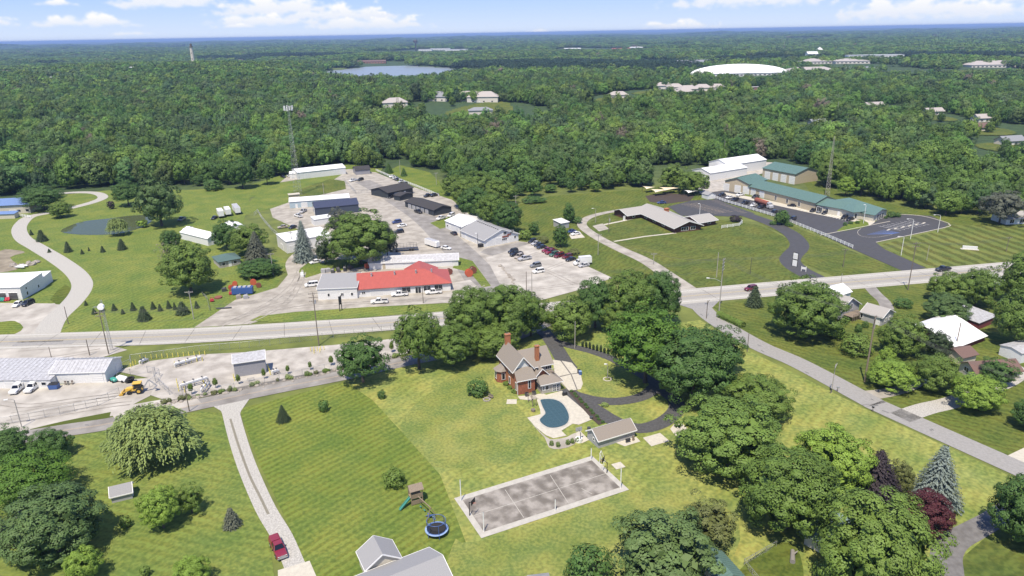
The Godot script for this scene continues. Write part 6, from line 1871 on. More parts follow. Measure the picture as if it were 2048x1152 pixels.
func park(kind: String, color: String, p: Array, label: String, called := "", group := "parked vehicles", y := 0.05) -> Node3D:
	# p: front end and rear end on the ground
	if not fleet.has(kind):
		fleet[kind] = vehicle(kind)
	var o: Node3D = fleet[kind].duplicate()
	var names := {"sedan": "parked_car", "suv": "parked_suv", "van": "passenger_van", "pickup": "pickup_truck", "camper_pickup": "covered_pickup", "box_truck": "box_truck"}
	o.name = numbered(called if called else names[kind])
	add_child(o)
	var f := Vector2(p[0], p[1])
	var r := Vector2(p[2], p[3])
	var c := (f + r) * 0.5
	var d := f - r
	o.position = V(c.x, y, c.y)
	o.rotation.y = atan2(d.x, d.y)
	for q in ["body", "roof", "bed_side", "bed_cover"]:
		if o.has_node(q): o.get_node(q).material_override = M["car_" + color]
	if kind == "box_truck": pass
	tag(o, label, {"sedan": "car", "suv": "suv", "van": "van", "pickup": "pickup truck", "camper_pickup": "pickup truck", "box_truck": "truck"}[kind], group)
	return o

func make_vehicles() -> void:
	park("camper_pickup", "red", [-40.3,-99.9,-43.4,-104.9], "dark red pickup with covered bed on the gravel drive", "", "")
	park("pickup", "white", [-47.7,-224.0,-41.9,-224.6], "white pickup with dark open bed beside the roadside grass strip")
	park("pickup", "white", [-41.7,-230.7,-36.3,-231.6], "white pickup in front of the red-roofed shop's left display window")
	park("pickup", "white", [-30.0,-232.3,-24.8,-233.3], "white pickup in front of the red-roofed shop's right display windows")
	park("van", "white", [-74.5,-242.2,-70.3,-243.6], "white van beside the grey-roofed shop's left wall")
	var ut := park("pickup", "white", [-127.9,-161.6,-128.7,-169.0], "white utility truck with service body in the left gravel yard")
	var ub := MB.new()
	ub.box(V(0,1.45,-1.8), V(2.0,0.7,2.1))
	ub.box(V(0,1.95,-1.2), V(1.3,0.3,0.8))
	part("service_body", ub.mesh(), M.car_white, ut)
	park("pickup", "white", [-124.7,-162.8,-124.8,-169.1], "white pickup with dark bed right of the utility truck")
	park("sedan", "white", [-169.0,-225.6,-169.3,-230.9], "white car parked before the white hall's porch")
	park("suv", "black", [-166.4,-226.9,-165.7,-230.9], "dark car parked right of the white car at the white hall")
	# the pale parking lot
	park("suv", "black", [-1.4,-278.4,2.8,-281.7], "black suv at the head of the front row on the pale lot")
	park("pickup", "black", [-0.6,-274.2,4.5,-277.7], "black pickup second in the front row on the pale lot")
	park("suv", "tan", [1.4,-270.7,4.7,-274.6], "tan car between black pickup and silver pickup")
	park("pickup", "silver", [2.6,-268.3,7.8,-271.3], "silver pickup closing the front row on the pale lot")
	park("suv", "grey", [7.0,-259.5,11.4,-262.0], "grey wagon parked alone in the middle of the pale lot")
	park("suv", "white", [7.8,-252.5,12.2,-254.6], "white suv with dark windows nearest the state road on the pale lot")
	park("suv", "black", [7.6,-292.8,10.9,-296.1], "black suv at the far end of the long row by the ditch")
	park("sedan", "silver", [8.6,-290.1,12.3,-292.9], "silver car second from the far end of the long row")
	park("sedan", "black", [9.8,-287.0,13.5,-290.2], "black car third from the far end of the long row")
	park("sedan", "black", [10.5,-284.1,14.8,-287.1], "black car before the gap in the long row")
	park("pickup", "red", [12.7,-278.9,17.3,-282.5], "red pickup first after the gap in the long row")
	park("pickup", "red", [13.8,-276.1,18.5,-280.0], "red pickup second after the gap, bed toward the ditch")
	park("suv", "green", [15.3,-272.9,19.1,-276.4], "green car right of the two red pickups")
	park("van", "maroon", [16.8,-270.8,21.4,-274.9], "dark van between green car and maroon suv")
	park("suv", "maroon", [20.1,-269.6,24.3,-273.0], "maroon suv left of the last dark car in the row")
	park("sedan", "black", [21.2,-266.2,25.4,-269.6], "dark car beside the white box truck")
	park("box_truck", "white", [24.1,-261.6,30.7,-263.4], "white box truck at the near end of the long row")
	park("sedan", "silver", [25.6,-258.7,29.8,-261.0], "silver car parked in front of the white box truck")
	park("sedan", "black", [-27.2,-312.6,-24.2,-307.3], "dark car beside the auto shop annex on the lane")
	park("sedan", "white", [-25.0,-285.6,-29.6,-288.1], "white car behind the white cargo trailer")
	# left side of the lane
	park("suv", "blue", [-56.6,-330.9,-52.9,-333.5], "blue suv right of the great round maple")
	park("sedan", "white", [-53.2,-324.1,-49.3,-326.6], "white car below the blue suv at the great maple")
	park("suv", "black", [-53.3,-312.7,-48.9,-315.4], "black suv nearest the galvanised shed at the great maple")
	park("pickup", "white", [-75.1,-397.1,-71.1,-402.1], "white pickup in front of the black-roofed workshop")
	park("sedan", "white", [-70.7,-390.9,-67.7,-395.2], "white car between white pickup and black car at the black workshop")
	park("sedan", "black", [-67.7,-386.2,-64.4,-391.7], "black car by the black-roofed porch")
	park("pickup", "white", [-98.6,-436.6,-96.3,-440.3], "white pickup in the fenced yard up the lane")
	park("suv", "black", [-94.3,-438.6,-92.0,-442.3], "black car in the fenced yard up the lane")
	for e in [[-76.2,-447.4,-73.7,-452.1, "white", "white car at the fenced yard's far end"], [-73.5,-442.2,-71.0,-446.9, "silver", "silver car second at the fenced yard's far end"], [-71.2,-437.2,-68.7,-441.8, "black", "black car third at the fenced yard's far end"], [-68.1,-430.7,-65.3,-435.1, "silver", "silver car behind the black workshop's roof"], [-65.1,-424.4,-62.3,-428.6, "grey", "grey car behind the black workshop's roof"]]:
		park("sedan", e[4], e.slice(0,4), e[5])
	park("pickup", "black", [-44.0,-348.8,-49.3,-355.6], "black tow truck beside the black-roofed garage row")
	park("pickup", "white", [-35.3,-336.1,-32.7,-339.8], "white pickup on the grass behind the auto shop annex")
	park("van", "white", [-30.4,-341.7,-28.4,-345.6], "white van in the row of old trucks under the tree belt")
	park("suv", "white", [-27.6,-329.7,-26.0,-335.4], "white car left of the auto shop annex under the belt")
	park("box_truck", "white", [-20.7,-339.9,-14.9,-342.5], "white camper truck under the tree belt")
	park("sedan", "red", [-16.7,-331.8,-13.9,-335.5], "red car in front of the white camper truck")
	for e in [[-47.3,-388.3,-44.3,-391.9, "black", "dark pickup behind the black-roofed garage"], [-43.8,-389.3,-40.8,-392.9, "black", "second dark pickup behind the black-roofed garage"]]:
		park("pickup", e[4], e.slice(0,4), e[5])
	park("pickup", "white", [-138.9,-453.3,-144.0,-458.8], "white truck by the storage building's left end")
	park("sedan", "black", [-143.8,-453.8,-147.8,-457.5], "dark car left of the white truck at the storage building")
	park("pickup", "white", [-108.7,-350.6,-104.0,-346.1], "white pickup on the dirt yard left of the navy shed")
	park("pickup", "silver", [-107.1,-354.7,-106.0,-361.1], "silver truck beside the navy shed's gable")
	park("sedan", "tan", [-109.4,-326.3,-106.4,-327.9], "tan car on the dirt yard")
	park("sedan", "black", [-103.6,-324.9,-102.3,-327.6], "dark car beside the tan car on the dirt yard")
	park("sedan", "white", [-79.4,-269.7,-76.9,-271.5], "white car under the dark scraggy pine")
	park("pickup", "grey", [-163.7,-342.5,-163.5,-348.5], "grey pickup beside the tall tree at the pond")
	park("sedan", "white", [-154.0,-326.6,-151.2,-327.4], "white car on the grass right of the pond")
	park("sedan", "black", [-148.3,-345.3,-147.8,-349.4], "dark car left of the three semitrailers")
	# offices
	park("pickup", "white", [120.7,-375.5,127.4,-380.6], "white pickup in front of the tan truck hall")
	park("pickup", "black", [127.3,-369.5,134.1,-375.6], "black pickup at the office wing's truck doors")
	for e in [[111.8,-377.5,117.4,-380.8, "sedan", "black", "black car at the head of the row along the rail fence"], [113.9,-370.6,119.5,-374.4, "sedan", "white", "white car second in the row along the rail fence"], [115.0,-364.6,120.8,-368.2, "suv", "black", "black suv third in the row along the rail fence"], [117.9,-356.3,123.7,-361.5, "pickup", "black", "black pickup left of the tank truck along the fence"], [120.8,-351.6,126.1,-356.2, "sedan", "white", "white car between fence and tank truck"], [123.1,-347.1,128.0,-350.5, "suv", "black", "black suv at the tank truck's rear along the fence"], [125.4,-335.0,130.4,-339.7, "suv", "black", "black suv left of the tidy tree at the fence"], [129.8,-322.1,134.7,-326.5, "suv", "black", "black car half behind the tidy tree at the fence"], [141.0,-352.2,143.5,-350.9, "sedan", "black", "lone black car before the office wing"], [145.7,-338.0,150.9,-341.8, "suv", "black", "black suv first of three at the office link"], [148.0,-335.8,153.1,-340.1, "suv", "grey", "dark grey suv in the middle of three at the office link"], [149.1,-332.7,154.7,-337.4, "sedan", "black", "black car last of three at the office link"], [154.7,-323.6,159.7,-327.5, "suv", "black", "black suv left of the pair by the kerbed lawn island"], [155.7,-320.7,161.0,-324.1, "sedan", "black", "black car right of the pair by the kerbed lawn island"]]:
		park(e[4], e[5], e.slice(0,4), e[6])
	park("suv", "maroon", [80.1,-229.5,84.5,-231.3], "dark maroon suv driving on the state road by the little spruce", "driving_suv", "", 0.1)
	park("pickup", "black", [155.1,-246.4,161.5,-248.1], "black pickup driving on the state road by the round trees", "driving_pickup", "", 0.1)
	park("sedan", "blue", [25.3,-308.1,28.9,-311.3], "blue car on the concrete pad by the dirt lane")
	park("sedan", "white", [26.5,-304.3,30.8,-306.9], "white car on the concrete pad by the dirt lane")
	park("sedan", "blue", [77.3,-363.0,80.0,-363.3], "small blue car beyond the dark striped lot near the shade sails")
	for k in fleet: fleet[k].free()
	semitrailers()
	tank_truck()
	cargo_trailer()
	backhoe()
	hoop_trailer()

func wheels(o: Node3D, zs: Array, half: float, r: float) -> void:
	var wm := MB.new()
	wm.tube(V(-0.14,0,0), V(0.14,0,0), r, r, 12)
	var m := wm.mesh()
	for z in zs:
		for s in [-1,1]: part("wheel", m, M.rubber, o).position = V(s * half, r, z)

func placed(called: String, label: String, cat: String, p: Array, group := "", y := 0.05) -> Node3D:
	var f := Vector2(p[0], p[1])
	var r := Vector2(p[2], p[3])
	var c := (f + r) * 0.5
	return thing(called, label, cat, V(c.x, y, c.y), atan2(f.x - r.x, f.y - r.y), group)

func semitrailers() -> void:
	for e in [[-141.2,-341.8,-151.6,-361.3, "M", "leftmost white box trailer of the three on the bright field", 7.5], [-138.6,-344.6,-149.6,-365.5, "M", "middle white box trailer of the three on the bright field", 7.5], [-133.9,-346.3,-148.8,-373.4, "g", "longest grey-topped box trailer of the three on the bright field", 11.0]]:
		var o := placed("semitrailer", e[5], "trailer", e.slice(0,4), "box trailers on the bright field")
		var L: float = e[6]
		var b := MB.new()
		b.box(V(0,2.4,0), V(2.6,2.7, L))
		part("body", b.mesh(), M.wall_white, o)
		var t := MB.new()
		t.box(V(0,3.78,0), V(2.5,0.06, L - 0.1))
		part("roof", t.mesh(), M.roof_galv if e[4] == "g" else M.roof_white, o)
		var d := MB.new()
		for s in [-1,1]: d.box(V(s * 0.62,2.4, L * 0.5 + 0.03), V(1.2,2.55,0.05))
		part("door", d.mesh(), M.door_white, o)
		var c := MB.new()
		c.box(V(0,0.95,0), V(1.0,0.25, L - 0.6))
		part("chassis", c.mesh(), M.steel_dark, o)
		wheels(o, [L * 0.5 - 1.2, L * 0.5 - 2.4], 1.1,0.48)

func tank_truck() -> void:
	var o := placed("tank_truck", "long orange-brown tank truck with pale cab parked beside the rail fence", "tank truck", [130.7,-343.9,125.5,-360.8])
	var t := MB.new()
	t.tube(V(0,2.15,-6.5), V(0,2.15,3.2), 1.1,1.1,18)
	for z in [-6.5,-4.0,-1.5,1.0,3.1]: t.tube(V(0,2.15, z - 0.06), V(0,2.15, z + 0.06), 1.15,1.15,18)
	part("tank", t.mesh(), M.rust, o)
	var tw := MB.new()
	tw.box(V(0,3.28,-1.6), V(0.7,0.08,9.0))
	part("walkway", tw.mesh(), M.orange, o)
	part("cab", loft([[6.6,0.6,1.7,1.0,0.95], [6.4,0.5,1.9,1.15,1.05], [5.4,0.5,2.0,1.2,1.15], [5.3,0.5,2.9,1.2,1.05], [3.8,0.5,3.0,1.2,1.1]]), M.car_silver, o)
	var g := MB.new()
	g.box(V(0,2.45,5.32), V(1.9,0.6,0.06))
	for s in [-1,1]: g.box(V(s * 1.16,2.4,4.7), V(0.06,0.55,0.9))
	part("window", g.mesh(), M.glass_car, o)
	var c := MB.new()
	c.box(V(0,0.85,-1.0), V(0.9,0.3,13.0))
	part("chassis", c.mesh(), M.steel_dark, o)
	wheels(o, [5.6,2.6,1.5,-4.6,-5.8], 1.05,0.5)

func cargo_trailer() -> void:
	var o := placed("cargo_trailer", "white enclosed cargo trailer beside the lane near the galvanised shed", "trailer", [-30.3,-288.1,-36.9,-295.0])
	part("body", loft([[4.0,0.6,2.7,0.9,0.85], [3.5,0.5,2.9,1.15,1.1], [-3.9,0.5,2.9,1.15,1.1], [-4.0,0.55,2.85,1.1,1.05]]), M.car_white, o)
	var t := MB.new()
	t.box(V(0,2.92,-0.2), V(2.0,0.05,7.2))
	part("roof", t.mesh(), M.roof_galv, o)
	var h := MB.new()
	h.bar(V(0.6,0.55,3.9), V(0,0.5,5.2), 0.1,0.1)
	h.bar(V(-0.6,0.55,3.9), V(0,0.5,5.2), 0.1,0.1)
	part("hitch", h.mesh(), M.steel_dark, o)
	wheels(o, [-0.5,-1.4], 1.05,0.36)

func hoop_trailer() -> void:
	var o := placed("hoop_trailer", "dark flatbed trailer with arched hoop frame behind the galvanised shed", "trailer", [-39.5,-286.5,-49.0,-284.9])
	var b := MB.new()
	b.box(V(0,1.0,0), V(2.4,0.25,10.5))
	part("bed", b.mesh(), M.steel_dark, o)
	for k in 8:
		var h := MB.new()
		var z := -4.8 + k * 1.37
		var pr := V(-1.2,1.1, z)
		for i in range(1,11):
			var t := PI - PI * i / 10.0
			var q := V(cos(t) * 1.2,1.1 + sin(t) * 2.2, z)
			h.bar(pr, q, 0.07,0.07)
			pr = q
		part("hoop", h.mesh(), M.steel_dark, o)
	var r := MB.new()
	for x in [[0.0,3.3], [-1.05,2.2], [1.05,2.2]]: r.bar(V(x[0], x[1], -4.8), V(x[0], x[1], 4.8), 0.08,0.08)
	part("rail", r.mesh(), M.steel_dark, o)
	wheels(o, [3.0,1.9,-3.6], 1.1,0.5)

func backhoe() -> void:
	var o := placed("backhoe_loader", "yellow and black backhoe loader with raised digger arm at the yard gate", "backhoe", [-99.3,-162.3,-93.7,-163.5])
	part("body", loft([[2.3,0.8,1.5,0.45,0.4], [1.9,0.7,1.7,0.55,0.5], [0.4,0.7,1.8,0.6,0.55], [-1.7,0.7,1.3,0.8,0.75]]), M.yellow_machine, o)
	var c := MB.new()
	for s in [-1,1]:
		for z in [0.35,-1.45]: c.bar(V(s * 0.75,1.3, z), V(s * 0.7,2.7, z), 0.1,0.1)
	c.box(V(0,1.9,-0.55), V(1.25,1.2,1.6))
	part("cab", c.mesh(), M.black, o)
	var rf := MB.new()
	rf.box(V(0,2.78,-0.55), V(1.7,0.14,2.1))
	part("roof", rf.mesh(), M.yellow_machine, o)
	var bk := MB.new()
	bk.extrude([V(-1.2,0.15,3.9), V(-1.2,0.15,2.9), V(-1.2,1.0,2.9)], V(2.4,0,0))
	for s in [-1,1]: bk.bar(V(s * 0.8,0.6,3.0), V(s * 0.6,1.4,0.9), 0.16,0.22)
	part("bucket", bk.mesh(), M.yellow_machine, o)
	var ar := MB.new()
	ar.bar(V(0,1.0,-1.8), V(0.1,3.3,-3.4), 0.26,0.32)
	ar.bar(V(0.1,3.3,-3.4), V(0.1,1.5,-5.0), 0.22,0.26)
	ar.bar(V(0.1,1.5,-5.0), V(0.1,0.7,-4.4), 0.6,0.5)
	part("digger_arm", ar.mesh(), M.wall_grey, o)
	for s in [-1,1]:
		var f := MB.new()
		f.tube(V(-0.18,0,0), V(0.18,0,0), 0.5,0.5,14)
		part("wheel", f.mesh(), M.rubber, o).position = V(s * 0.85,0.5,1.5)
		var g := MB.new()
		g.tube(V(-0.25,0,0), V(0.25,0,0), 0.8,0.8,16)
		var w := part("wheel", g.mesh(), M.rubber, o)
		w.position = V(s * 0.95,0.8,-0.9)
		var h := MB.new()
		h.tube(V(-0.27,0,0), V(0.27,0,0), 0.4,0.4,12)
		part("rim", h.mesh(), M.yellow_machine, w)

# ------------------------------------------------------------------ poles, masts and wires
var tops := {}

func utility_pole(key: String, e: Array, label: String, arms := 1, m := "wood_pole", r := 0.16, turn := 0.0, can := false, called := "utility_pole") -> Node3D:
	var o := thing(called, label, "utility pole", V(e[0], 0, e[1]), turn)
	var h: float = e[2]
	var mb := MB.new()
	mb.tube(Vector3.ZERO, V(0, h, 0), r, r * 0.68,9)
	part("pole", mb.mesh(), M[m], o)
	for i in arms:
		var am := MB.new()
		var y := h - 0.35 - 1.1 * i
		am.box(V(0, y, 0.16), V(2.6,0.13,0.12))
		am.bar(V(-0.7, y, 0.14), V(0, y - 0.7,0.1), 0.05,0.05)
		am.bar(V(0.7, y, 0.14), V(0, y - 0.7,0.1), 0.05,0.05)
		var arm := part("crossarm", am.mesh(), M[m], o)
		for x in [-1.15,-0.45,0.45,1.15]:
			var im := MB.new()
			im.tube(V(x, y + 0.06,0.16), V(x, y + 0.3,0.16), 0.06,0.04,7)
			part("insulator", im.mesh(), M.wall_grey, arm)
	if can:
		var cm := MB.new()
		cm.tube(V(0.38, h - 3.4,0), V(0.38, h - 2.3,0), 0.27,0.27,12)
		part("transformer", cm.mesh(), M.wall_grey, o)
	if key: tops[key] = o.transform * V(0, h - 0.1,0.16)
	return o

func street_light(e: Array, label: String, arm := 2.2, turn := 0.0, m := "pole_pale", group := "") -> Node3D:
	var o := thing("street_light", label, "street light", V(e[0], 0, e[1]), turn, group)
	var h: float = e[2]
	var mb := MB.new()
	mb.tube(Vector3.ZERO, V(0, h - 0.6,0), 0.12,0.09,9)
	part("pole", mb.mesh(), M[m], o)
	var am := MB.new()
	var pr := V(0, h - 0.65,0)
	for i in range(1,7):
		var t := PI * 0.5 * i / 6.0
		var q := V(-arm * (1 - cos(t)), h - 0.65 + 0.6 * sin(t), 0)
		am.tube(pr, q, 0.06,0.055,7, false)
		pr = q
	part("arm", am.mesh(), M[m], o)
	var lm := MB.new()
	lm.box(pr + V(-0.35,-0.02,0), V(0.8,0.16,0.36))
	part("lamp_head", lm.mesh(), M.trim_white, o)
	return o

func wire(a: Vector3, b: Vector3, sag: float, label: String, off := Vector3.ZERO) -> void:
	var mb := MB.new()
	var n := 14
	var pr := a + off
	for i in range(1, n + 1):
		var u := float(i) / n
		var q := a.lerp(b, u) + off - V(0, sag * 4.0 * u * (1 - u), 0)
		mb.tube(pr, q, 0.022,0.022,4, false)
		pr = q
	var o := MeshInstance3D.new()
	o.mesh = mb.mesh()
	o.material_override = M.wire
	o.name = numbered("power_line")
	add_child(o)
	tag(o, label, "power line", "power lines along the roads")

func lattice(o: Node3D, h: float, wb: float, wt: float, bays: int, r: float, m: String) -> void:
	# three-legged mast of pipes with lacing
	var legs := []
	for k in 3:
		var t := TAU * k / 3.0 + 0.4
		var a := V(cos(t) * wb, 0, sin(t) * wb)
		var b := V(cos(t) * wt, h, sin(t) * wt)
		var mb := MB.new()
		mb.tube(a, b, r, r * 0.7,6)
		part("leg", mb.mesh(), M[m], o)
		legs.append([a, b])
	var lm := MB.new()
	for i in bays:
		var u0 := float(i) / bays
		var u1 := float(i + 1) / bays
		for k in 3:
			var p: Array = legs[k]
			var q: Array = legs[(k + 1) % 3]
			lm.tube(p[0].lerp(p[1], u0), q[0].lerp(q[1], u1), r * 0.5, r * 0.5,4, false)
			lm.tube(q[0].lerp(q[1], u0), p[0].lerp(p[1], u1), r * 0.5, r * 0.5,4, false)
			lm.tube(p[0].lerp(p[1], u1), q[0].lerp(q[1], u1), r * 0.5, r * 0.5,4, false)
	part("lacing", lm.mesh(), M[m], o, "stuff")

func make_poles() -> void:
	utility_pole("A", [-56.7,-190.4,16.5], "tall utility pole with many crossarms between state road and gas yard", 3, "wood_pole", 0.17,0.1, true)
	utility_pole("B", [-116.2,-186.8,13.4], "leaning-tall utility pole beside the radar drum mast", 2, "wood_pole", 0.16,0.1)
	utility_pole("C", [-102.7,-213.1,9.6], "utility pole beside the second big cone spruce", 1, "pole_pale", 0.15,0.1)
	utility_pole("D", [-141.7,-210.7,6.0], "utility pole at the fork of the winding drive", 0, "wood_pole", 0.14)
	utility_pole("E", [-121.4,-186.3,5.0], "bare wooden pole behind the white metal workshop", 0, "wood_pole", 0.15,0, false, "wooden_post")
	utility_pole("F", [-129.9,-182.6,4.5], "bare thin pole on the pale verge left of the workshop", 0, "wood_pole", 0.11,0, false, "wooden_post")
	utility_pole("G", [-78.7,-152.7,6.2], "utility pole between willow and gas yard", 0, "wood_pole", 0.14,0.3)
	utility_pole("H", [-90.3,-256.0,8.9], "pale utility pole at the wide low thicket", 1, "pole_pale", 0.15,0.2)
	utility_pole("I", [-92.1,-288.4,8.5], "dark utility pole in front of the white workshop", 1, "wood_pole", 0.14)
	utility_pole("J", [-29.9,-223.6,6.3], "dark pole in front of the red-roofed shop's glass door", 0, "wood_pole", 0.13)
	utility_pole("K", [5.0,-232.2,7.7], "left one of two dark poles on the pale parking lot", 0, "wood_pole", 0.14)
	utility_pole("L", [6.7,-226.2,9.5], "taller right one of two poles on the pale parking lot", 0, "pole_pale", 0.16)
	utility_pole("N", [17.6,-185.1,8.3], "grey pole where the house drive meets the big lawn", 0, "pole_pale", 0.14)
	utility_pole("O", [66.3,-212.0,17.5], "very tall utility pole with street lamp at the crossroads", 4, "pole_pale", 0.18,1.0)
	var oa := thing("street_light", "curved street lamp arm on the tall pole at the crossroads", "street light", V(tops["O"].x, tops["O"].y * 0.56, tops["O"].z), -0.3)
	var am := MB.new()
	am.tube(V(-0.1,0,0), V(-2.2,0.9,0), 0.06,0.05,7)
	am.tube(V(-2.2,0.9,0), V(-4.0,1.0,0), 0.05,0.05,7)
	part("arm", am.mesh(), M.steel, oa)
	var lh := MB.new()
	lh.box(V(-4.4,1.0,0), V(0.9,0.18,0.4))
	part("lamp_head", lh.mesh(), M.trim_white, oa)
	utility_pole("P", [60.5,-205.6,6.0], "short dark pole on the inner corner of the crossroads", 1, "wood_pole", 0.13,1.0)
	utility_pole("Q", [65.3,-180.6,5.8], "dark pole on the left side of the side road", 0, "wood_pole", 0.13)
	utility_pole("R", [78.4,-156.2,7.8], "pale thin pole on the left side of the side road, opposite the drive", 1, "pole_pale", 0.12,1.0)
	utility_pole("S", [89.2,-161.7,18.0], "tallest weathered wooden pole above the low yellow-green tree", 1, "wood_old", 0.24,1.0, true)
	utility_pole("T", [135.2,-227.8,16.9], "tall utility pole below the offices' drive at the state road", 2, "wood_pole", 0.17,0.1)
	utility_pole("U", [111.6,-227.1,6.6], "slim pale pole on the near side of the state road", 0, "pole_pale", 0.11)
	utility_pole("V", [124.6,-253.8,7.1], "utility pole between the two dark drives", 1, "wood_pole", 0.13,0.1)
	utility_pole("W", [196.1,-269.2,6.1], "utility pole on the boldly striped lawn near the right border", 1, "wood_pole", 0.13,0.1)
	utility_pole("X", [159.6,-260.2,5.9], "thin pole on the boldly striped lawn near the road", 0, "pole_pale", 0.10)
	utility_pole("Y", [54.7,-261.1,4.6], "pale utility pole on the lawn above the crossroads grove", 1, "pole_pale", 0.14,0.2)
	utility_pole("Z", [74.5,-244.7,9.4], "pale leaning pole on the big lawn behind the tall pole", 0, "pole_pale", 0.15)
	utility_pole("a", [87.6,-247.4,6.4], "thin dark pole in the middle of the big lawn", 0, "steel_dark", 0.09)
	utility_pole("b", [35.0,-275.0,8.7], "pale utility pole beside the dirt lane", 1, "pole_pale", 0.14,0.2)
	utility_pole("c", [2.6,-341.2,10.5], "tall pale pole at the field's edge by the tree belt", 1, "pole_pale", 0.17,0.3)
	utility_pole("d", [-44.1,-422.5,7.5], "pale utility pole in the grass corridor", 1, "pole_pale", 0.15,0.3)
	utility_pole("e", [-28.1,-419.5,6.0], "pale utility pole at the tree belt's upper end", 1, "pole_pale", 0.15,0.3)
	utility_pole("f", [44.0,-310.3,8.1], "utility pole with three transformers before the ranch house's left wing", 0, "wood_pole", 0.14,0, true)
	utility_pole("g", [-106.0,-399.7,6.9], "pale pole in front of the pale blue shed's roof", 0, "pole_pale", 0.15)
	utility_pole("h", [123.2,-180.1,8.0], "weathered pole in front of the red barn's corner", 0, "wood_old", 0.15)
	utility_pole("i", [-70.6,-456.9,9.7], "pale pole behind the white fence at the wood's edge", 0, "pole_pale", 0.15)
	street_light([-115.4,-146.6,7.7], "lamp pole at the lower left corner of the gravel yard", 1.2,0.4, "pole_pale")
	street_light([-14.0,-287.8,6.5], "dark lamp pole at the auto shop's front corner", 0.3,0, "steel_dark")
	street_light([-22.4,-305.5,6.2], "dark lamp pole beside the auto shop annex", 0.3,0, "steel_dark")
	street_light([40.0,-326.7,7.0], "pale double lamp pole by the bend of the dirt lane", 1.2,0.2)
	street_light([169.0,-289.5,8.9], "white lamp pole on the kerb of the dark marked lot", 2.4,0.1, "trim_white", "lamps at the dark marked lot")
	street_light([186.0,-299.1,8.0], "white lamp pole at the right tip of the dark marked lot", 2.6,0.1, "trim_white", "lamps at the dark marked lot")
	street_light([153.2,-266.8,7.9], "white lamp pole beside the offices' drive", 2.0,0.1, "trim_white", "lamps at the dark marked lot")
	street_light([161.6,-316.1,8.9], "white lamp pole on the kerbed lawn island", 0.4,0.1, "trim_white", "lamps at the dark marked lot")
	street_light([92.2,-338.5,5.5], "slim lamp pole in the middle of the striped lot", 0.4,0.1, "trim_white")
	street_light([24.4,-166.1,4.2], "old lamp post with stone ring on the house lawn", 0.2,0, "pole_pale")
	var ring := thing("stone_ring", "pale stone ring round the foot of the lamp post on the lawn", "planter", Vector3.ZERO)
	ring.position = p3v(24.3,-165.5)
	var rm := MB.new()
	for i in 14:
		var t := TAU * i / 14.0
		rm.box(V(cos(t) * 1.0,0.1, sin(t) * 1.0), V(0.3,0.2,0.42), Basis(Vector3.UP, -t))
	part("stones", rm.mesh(), M.concrete, ring)
	# wires
	var up := V(0,0.3,0)
	for q in [["B", "A"], ["A", "O"], ["O", "T"], ["T", "W"]]:
		for k in [-1.1,0.0,1.1]:
			wire(tops[q[0]], tops[q[1]], 1.5, "thin power line strung along the state road", V(0.25 * k, 0.1, k * 0.95))
	wire(tops["A"], tops["O"], 2.0, "lower telephone cable along the state road", V(0,-3.2,0))
	wire(tops["B"], tops["A"], 1.6, "lower telephone cable along the state road", V(0,-3.2,0))
	for k in [-1.1,-0.4,0.4,1.1]:
		wire(tops["O"], tops["S"], 1.8, "power line running over the corner lawn to the tall wooden pole", V(k, 0, k * 0.4))
		wire(tops["S"], p3v(117.0,-133.2) + V(0,11,0), 1.5, "power line running along the side road past the tall wooden pole", V(k, 0, k * 0.4))
	for k in [-0.8,0.8]:
		wire(tops["c"], tops["b"], 1.2, "power line over the field beside the dirt lane", V(k, 0, k * 0.4))
		wire(tops["b"], tops["Y"], 1.0, "power line along the dirt lane", V(k, 0, k * 0.4))
		wire(tops["Y"], tops["O"], 1.2, "power line from the lawn pole to the crossroads", V(k, 0, k * 0.4))
	wire(tops["V"], tops["T"], 0.8, "short power line between the offices' drive poles")
	wire(tops["h"], tops["S"], 1.0, "service line from barn pole to tall wooden pole")
	# masts
	var t1 := p3v(-121.3,-402.4)
	var o := thing("cell_mast", "tall grey lattice mast with white antenna panels near the storage building", "lattice mast", t1)
	lattice(o, 49.3,2.6,0.35,20,0.055, "steel")
	var hh: float = 48.0
	for k in 12:
		var t := TAU * k / 12.0
		var pm := MB.new()
		pm.box(V(cos(t) * 2.4, hh + 0.2 * (k % 3), sin(t) * 2.4), V(0.28,2.3,0.4), Basis(Vector3.UP, -t))
		part("antenna_panel", pm.mesh(), M.trim_white, o)
	var fm := MB.new()
	for k in 12:
		var t := TAU * k / 12.0
		var t2 := TAU * (k + 1) / 12.0
		fm.bar(V(cos(t) * 2.25, hh - 0.8, sin(t) * 2.4), V(cos(t2) * 2.25, hh - 0.8, sin(t2) * 2.4), 0.1,0.1)
		if k % 2: fm.bar(V(cos(t) * 0.5, hh - 0.8, sin(t) * 0.5), V(cos(t) * 2.25, hh - 0.8, sin(t) * 2.4), 0.1,0.1)
	fm.tube(V(0, hh, 0), V(0, hh + 8.0,0), 0.07,0.03,6)
	part("antenna_frame", fm.mesh(), M.steel, o)
	var t2 := p3v(169.6,-375.1)
	var o2 := thing("radio_tower", "slender pale lattice tower behind the green-roofed offices", "lattice tower", t2)
	lattice(o2,31.5,1.5,0.25,16,0.075, "pole_pale")
	var t3 := p3v(-116.8,-189.8)
	var o3 := thing("radar_mast", "narrow lattice mast carrying a white drum antenna beside the gas yard", "lattice mast", t3)
	lattice(o3,15.6,0.5,0.3,22,0.035, "steel")
	var dh: float = 13.8
	var dm := MB.new()
	dm.tube(V(-0.1, dh, 0.3), V(0.1, dh, 1.2), 0.85,0.85,18)
	dm.dome(V(0,0,0), 0.01,0.01,0.01,4,1)
	part("drum_antenna", dm.mesh(), M.dome_white, o3)
	var xm := MB.new()
	xm.bar(V(-2.6, dh - 0.3,0), V(0.3, dh - 0.3,0), 0.1,0.1)
